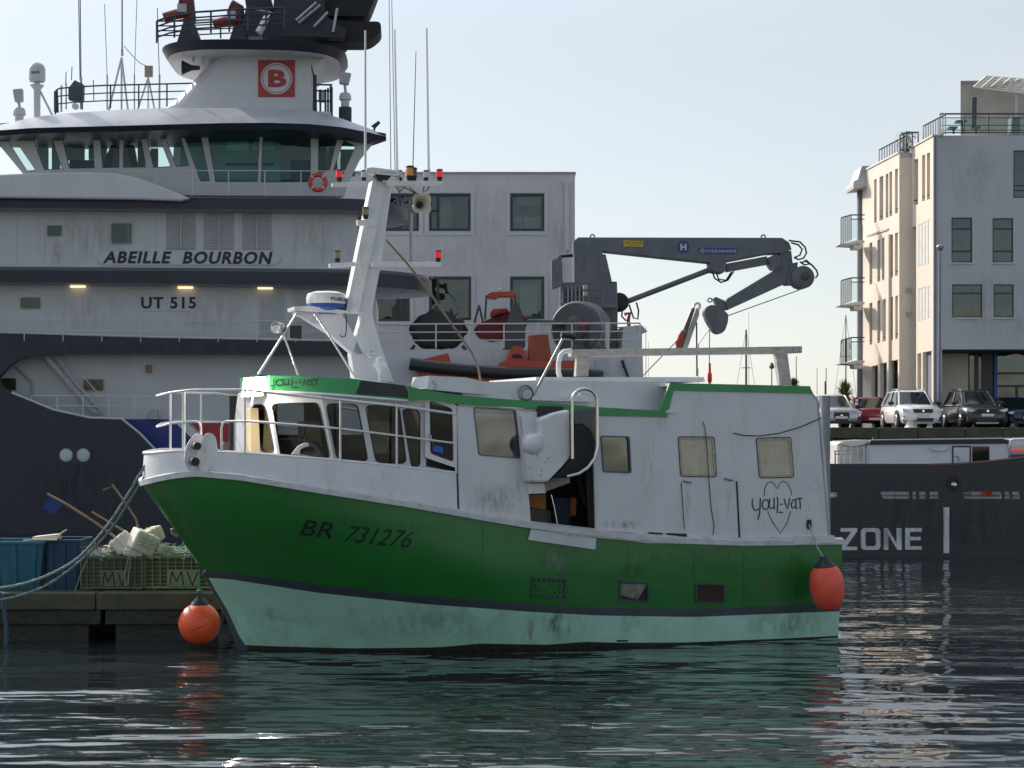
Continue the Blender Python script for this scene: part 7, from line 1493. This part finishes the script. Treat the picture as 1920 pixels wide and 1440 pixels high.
# orange buoys and their ropes
def rope(name, pts, r, m, parent=None, twist=True):
    """laid rope: three strands round a path"""
    pts = [Vector(p) for p in pts]; fine = []
    for i in range(len(pts) - 1):
        p0, p1, p2, p3 = pts[max(0, i - 1)], pts[i], pts[i + 1], pts[min(len(pts) - 1, i + 2)]; n_ = max(2, int((p2 - p1).length / (r * 2.2)))
        for k in range(n_):
            t = k / n_; fine.append(.5 * ((2 * p1) + (p2 - p0) * t + (2 * p0 - 5 * p1 + 4 * p2 - p3) * t * t + (3 * p1 - p0 - 3 * p2 + p3) * t ** 3))
    fine.append(pts[-1]); o = MB(); up = Vector((.1, 1, .2)); L_ = 0
    for s_ in range(3):
        path = []; L_ = 0
        for i, p in enumerate(fine):
            d = (fine[min(i + 1, len(fine) - 1)] - fine[max(0, i - 1)]).normalized(); x = d.cross(up).normalized(); y = d.cross(x)
            if i: L_ += (p - fine[i - 1]).length
            a = L_ / (r * 5.5) * 2 * math.pi * .5 + s_ * 2.094; path.append(p + (x * math.cos(a) + y * math.sin(a)) * r * .5)
        o.tube(path, r * .55, 5)
    return o.build(name, m, parent, smooth=60)
gr_ = mat('green_grey_rope', (.20, .25, .24), .9, var=.4, vs_=40); gr2 = mat('green_twine', (.03, .20, .10), .8)
bc = at(374, 1169, 33.2)
bu = thing('round_buoy', 'round orange buoy hanging in front of the crates below the bow', 'buoy', bc)
MB().ball(bc, .405, 32, 1.02).build('ball', orange, bu, smooth=60)
MB().lathe(bc + Vector((0, 0, .36)), (0, 0, 1), [(.19, 0), (.17, .05), (.09, .12), (.05, .16), (.045, .2)], 20).build('collar', mat('navy_rubber', (.015, .015, .03), .5), bu, smooth=50)
MB().lathe(bc + Vector((0, 0, .55)), (0, 0, 1), [(.02, 0), (.05, .03), (.055, .09), (.02, .12)], 10).build('knot', gr2, bu, smooth=50)
MB().tube([bc + Vector((0, 0, .6)), at(375, 1085, 33.2), at(374, 1050, 33.1)], .014, 6).build('lanyard', gr2, bu)
MB().tube([bc + Vector((x, -math.sqrt(max(0, .405 ** 2 - x * x - z * z)) - .003, z)) for x, z in ((-.09, -.12), (-.02, -.07), (.08, -.03), (.22, .05))], .006, 4).build('scuff_mark', mat('scuff', (.25, .04, .02), .6), bu)
c2 = B(2.75).W(1551, 1102)
bu2 = thing('pear_buoy', 'pear shaped orange fender buoy hanging at the boat stern quarter', 'buoy', c2)
ax = (B(2.6).W(1519, 985) - c2); ax = (Vector((0, 0, 1)) + BU * -.12).normalized()
MB().lathe(c2, ax, [(.001, -.47), (.13, -.45), (.23, -.38), (.31, -.24), (.34, -.05), (.345, .1), (.32, .26), (.26, .38), (.19, .45), (.1, .5)], 32).build('body', mat('faded_orange_vinyl', (.78, .10, .055), .45, var=.12, vs_=4), bu2, smooth=60)
MB().lathe(c2, ax, [(.215, .40), (.22, .44), (.1, .55), (.07, .60), (.06, .63)], 24).build('collar', mat('navy_rubber'), bu2, smooth=50)
rope('lanyard', [c2 + ax * .6, B(2.55).W(1532, 1025), B(2.3).W(1517, 984)], .016, mat('grey_lanyard', (.35, .37, .38), .9), bu2)
# mooring ropes from the bow to the left
b0 = bp_(13.55, .35, 3.78)
def ropeto(pts, Y0, Y1): 
    n_ = len(pts); return [at(x, y, Y0 + (Y1 - Y0) * i / (n_ - 1)) for i, (x, y) in enumerate(pts)]
r1_ = rope('mooring_rope', ropeto(z3(882, 205, 800, 305, 715, 450, 600, 622, 450, 790, 300, 882, 150, 938, 0, 968, -200, 990), b0.y, 33.6), .033, gr_); tag(r1_, 'upper mooring rope running taut from the bow to the left edge', 'rope')
r2_ = rope('mooring_rope', ropeto(z3(884, 210, 838, 300, 740, 460, 620, 640, 480, 790, 300, 930, 150, 998, 0, 1034, -200, 1060), b0.y, 33.4), .03, mat('teal_grey_rope', (.13, .20, .21), .9, var=.4, vs_=40)); tag(r2_, 'lower slack mooring rope sagging just under the other one', 'rope')
r3_ = rope('mooring_rope', [at(x, y, 33.7) for x, y in z3(-30, 985, 8, 1010, 20, 1050, 28, 1120, 36, 1200, 34, 1290, 20, 1340)], .05, mat('slate_blue_rope', (.06, .10, .16), .9, var=.4, vs_=40)); tag(r3_, 'thick slate blue rope hanging into the water at the left edge', 'rope')
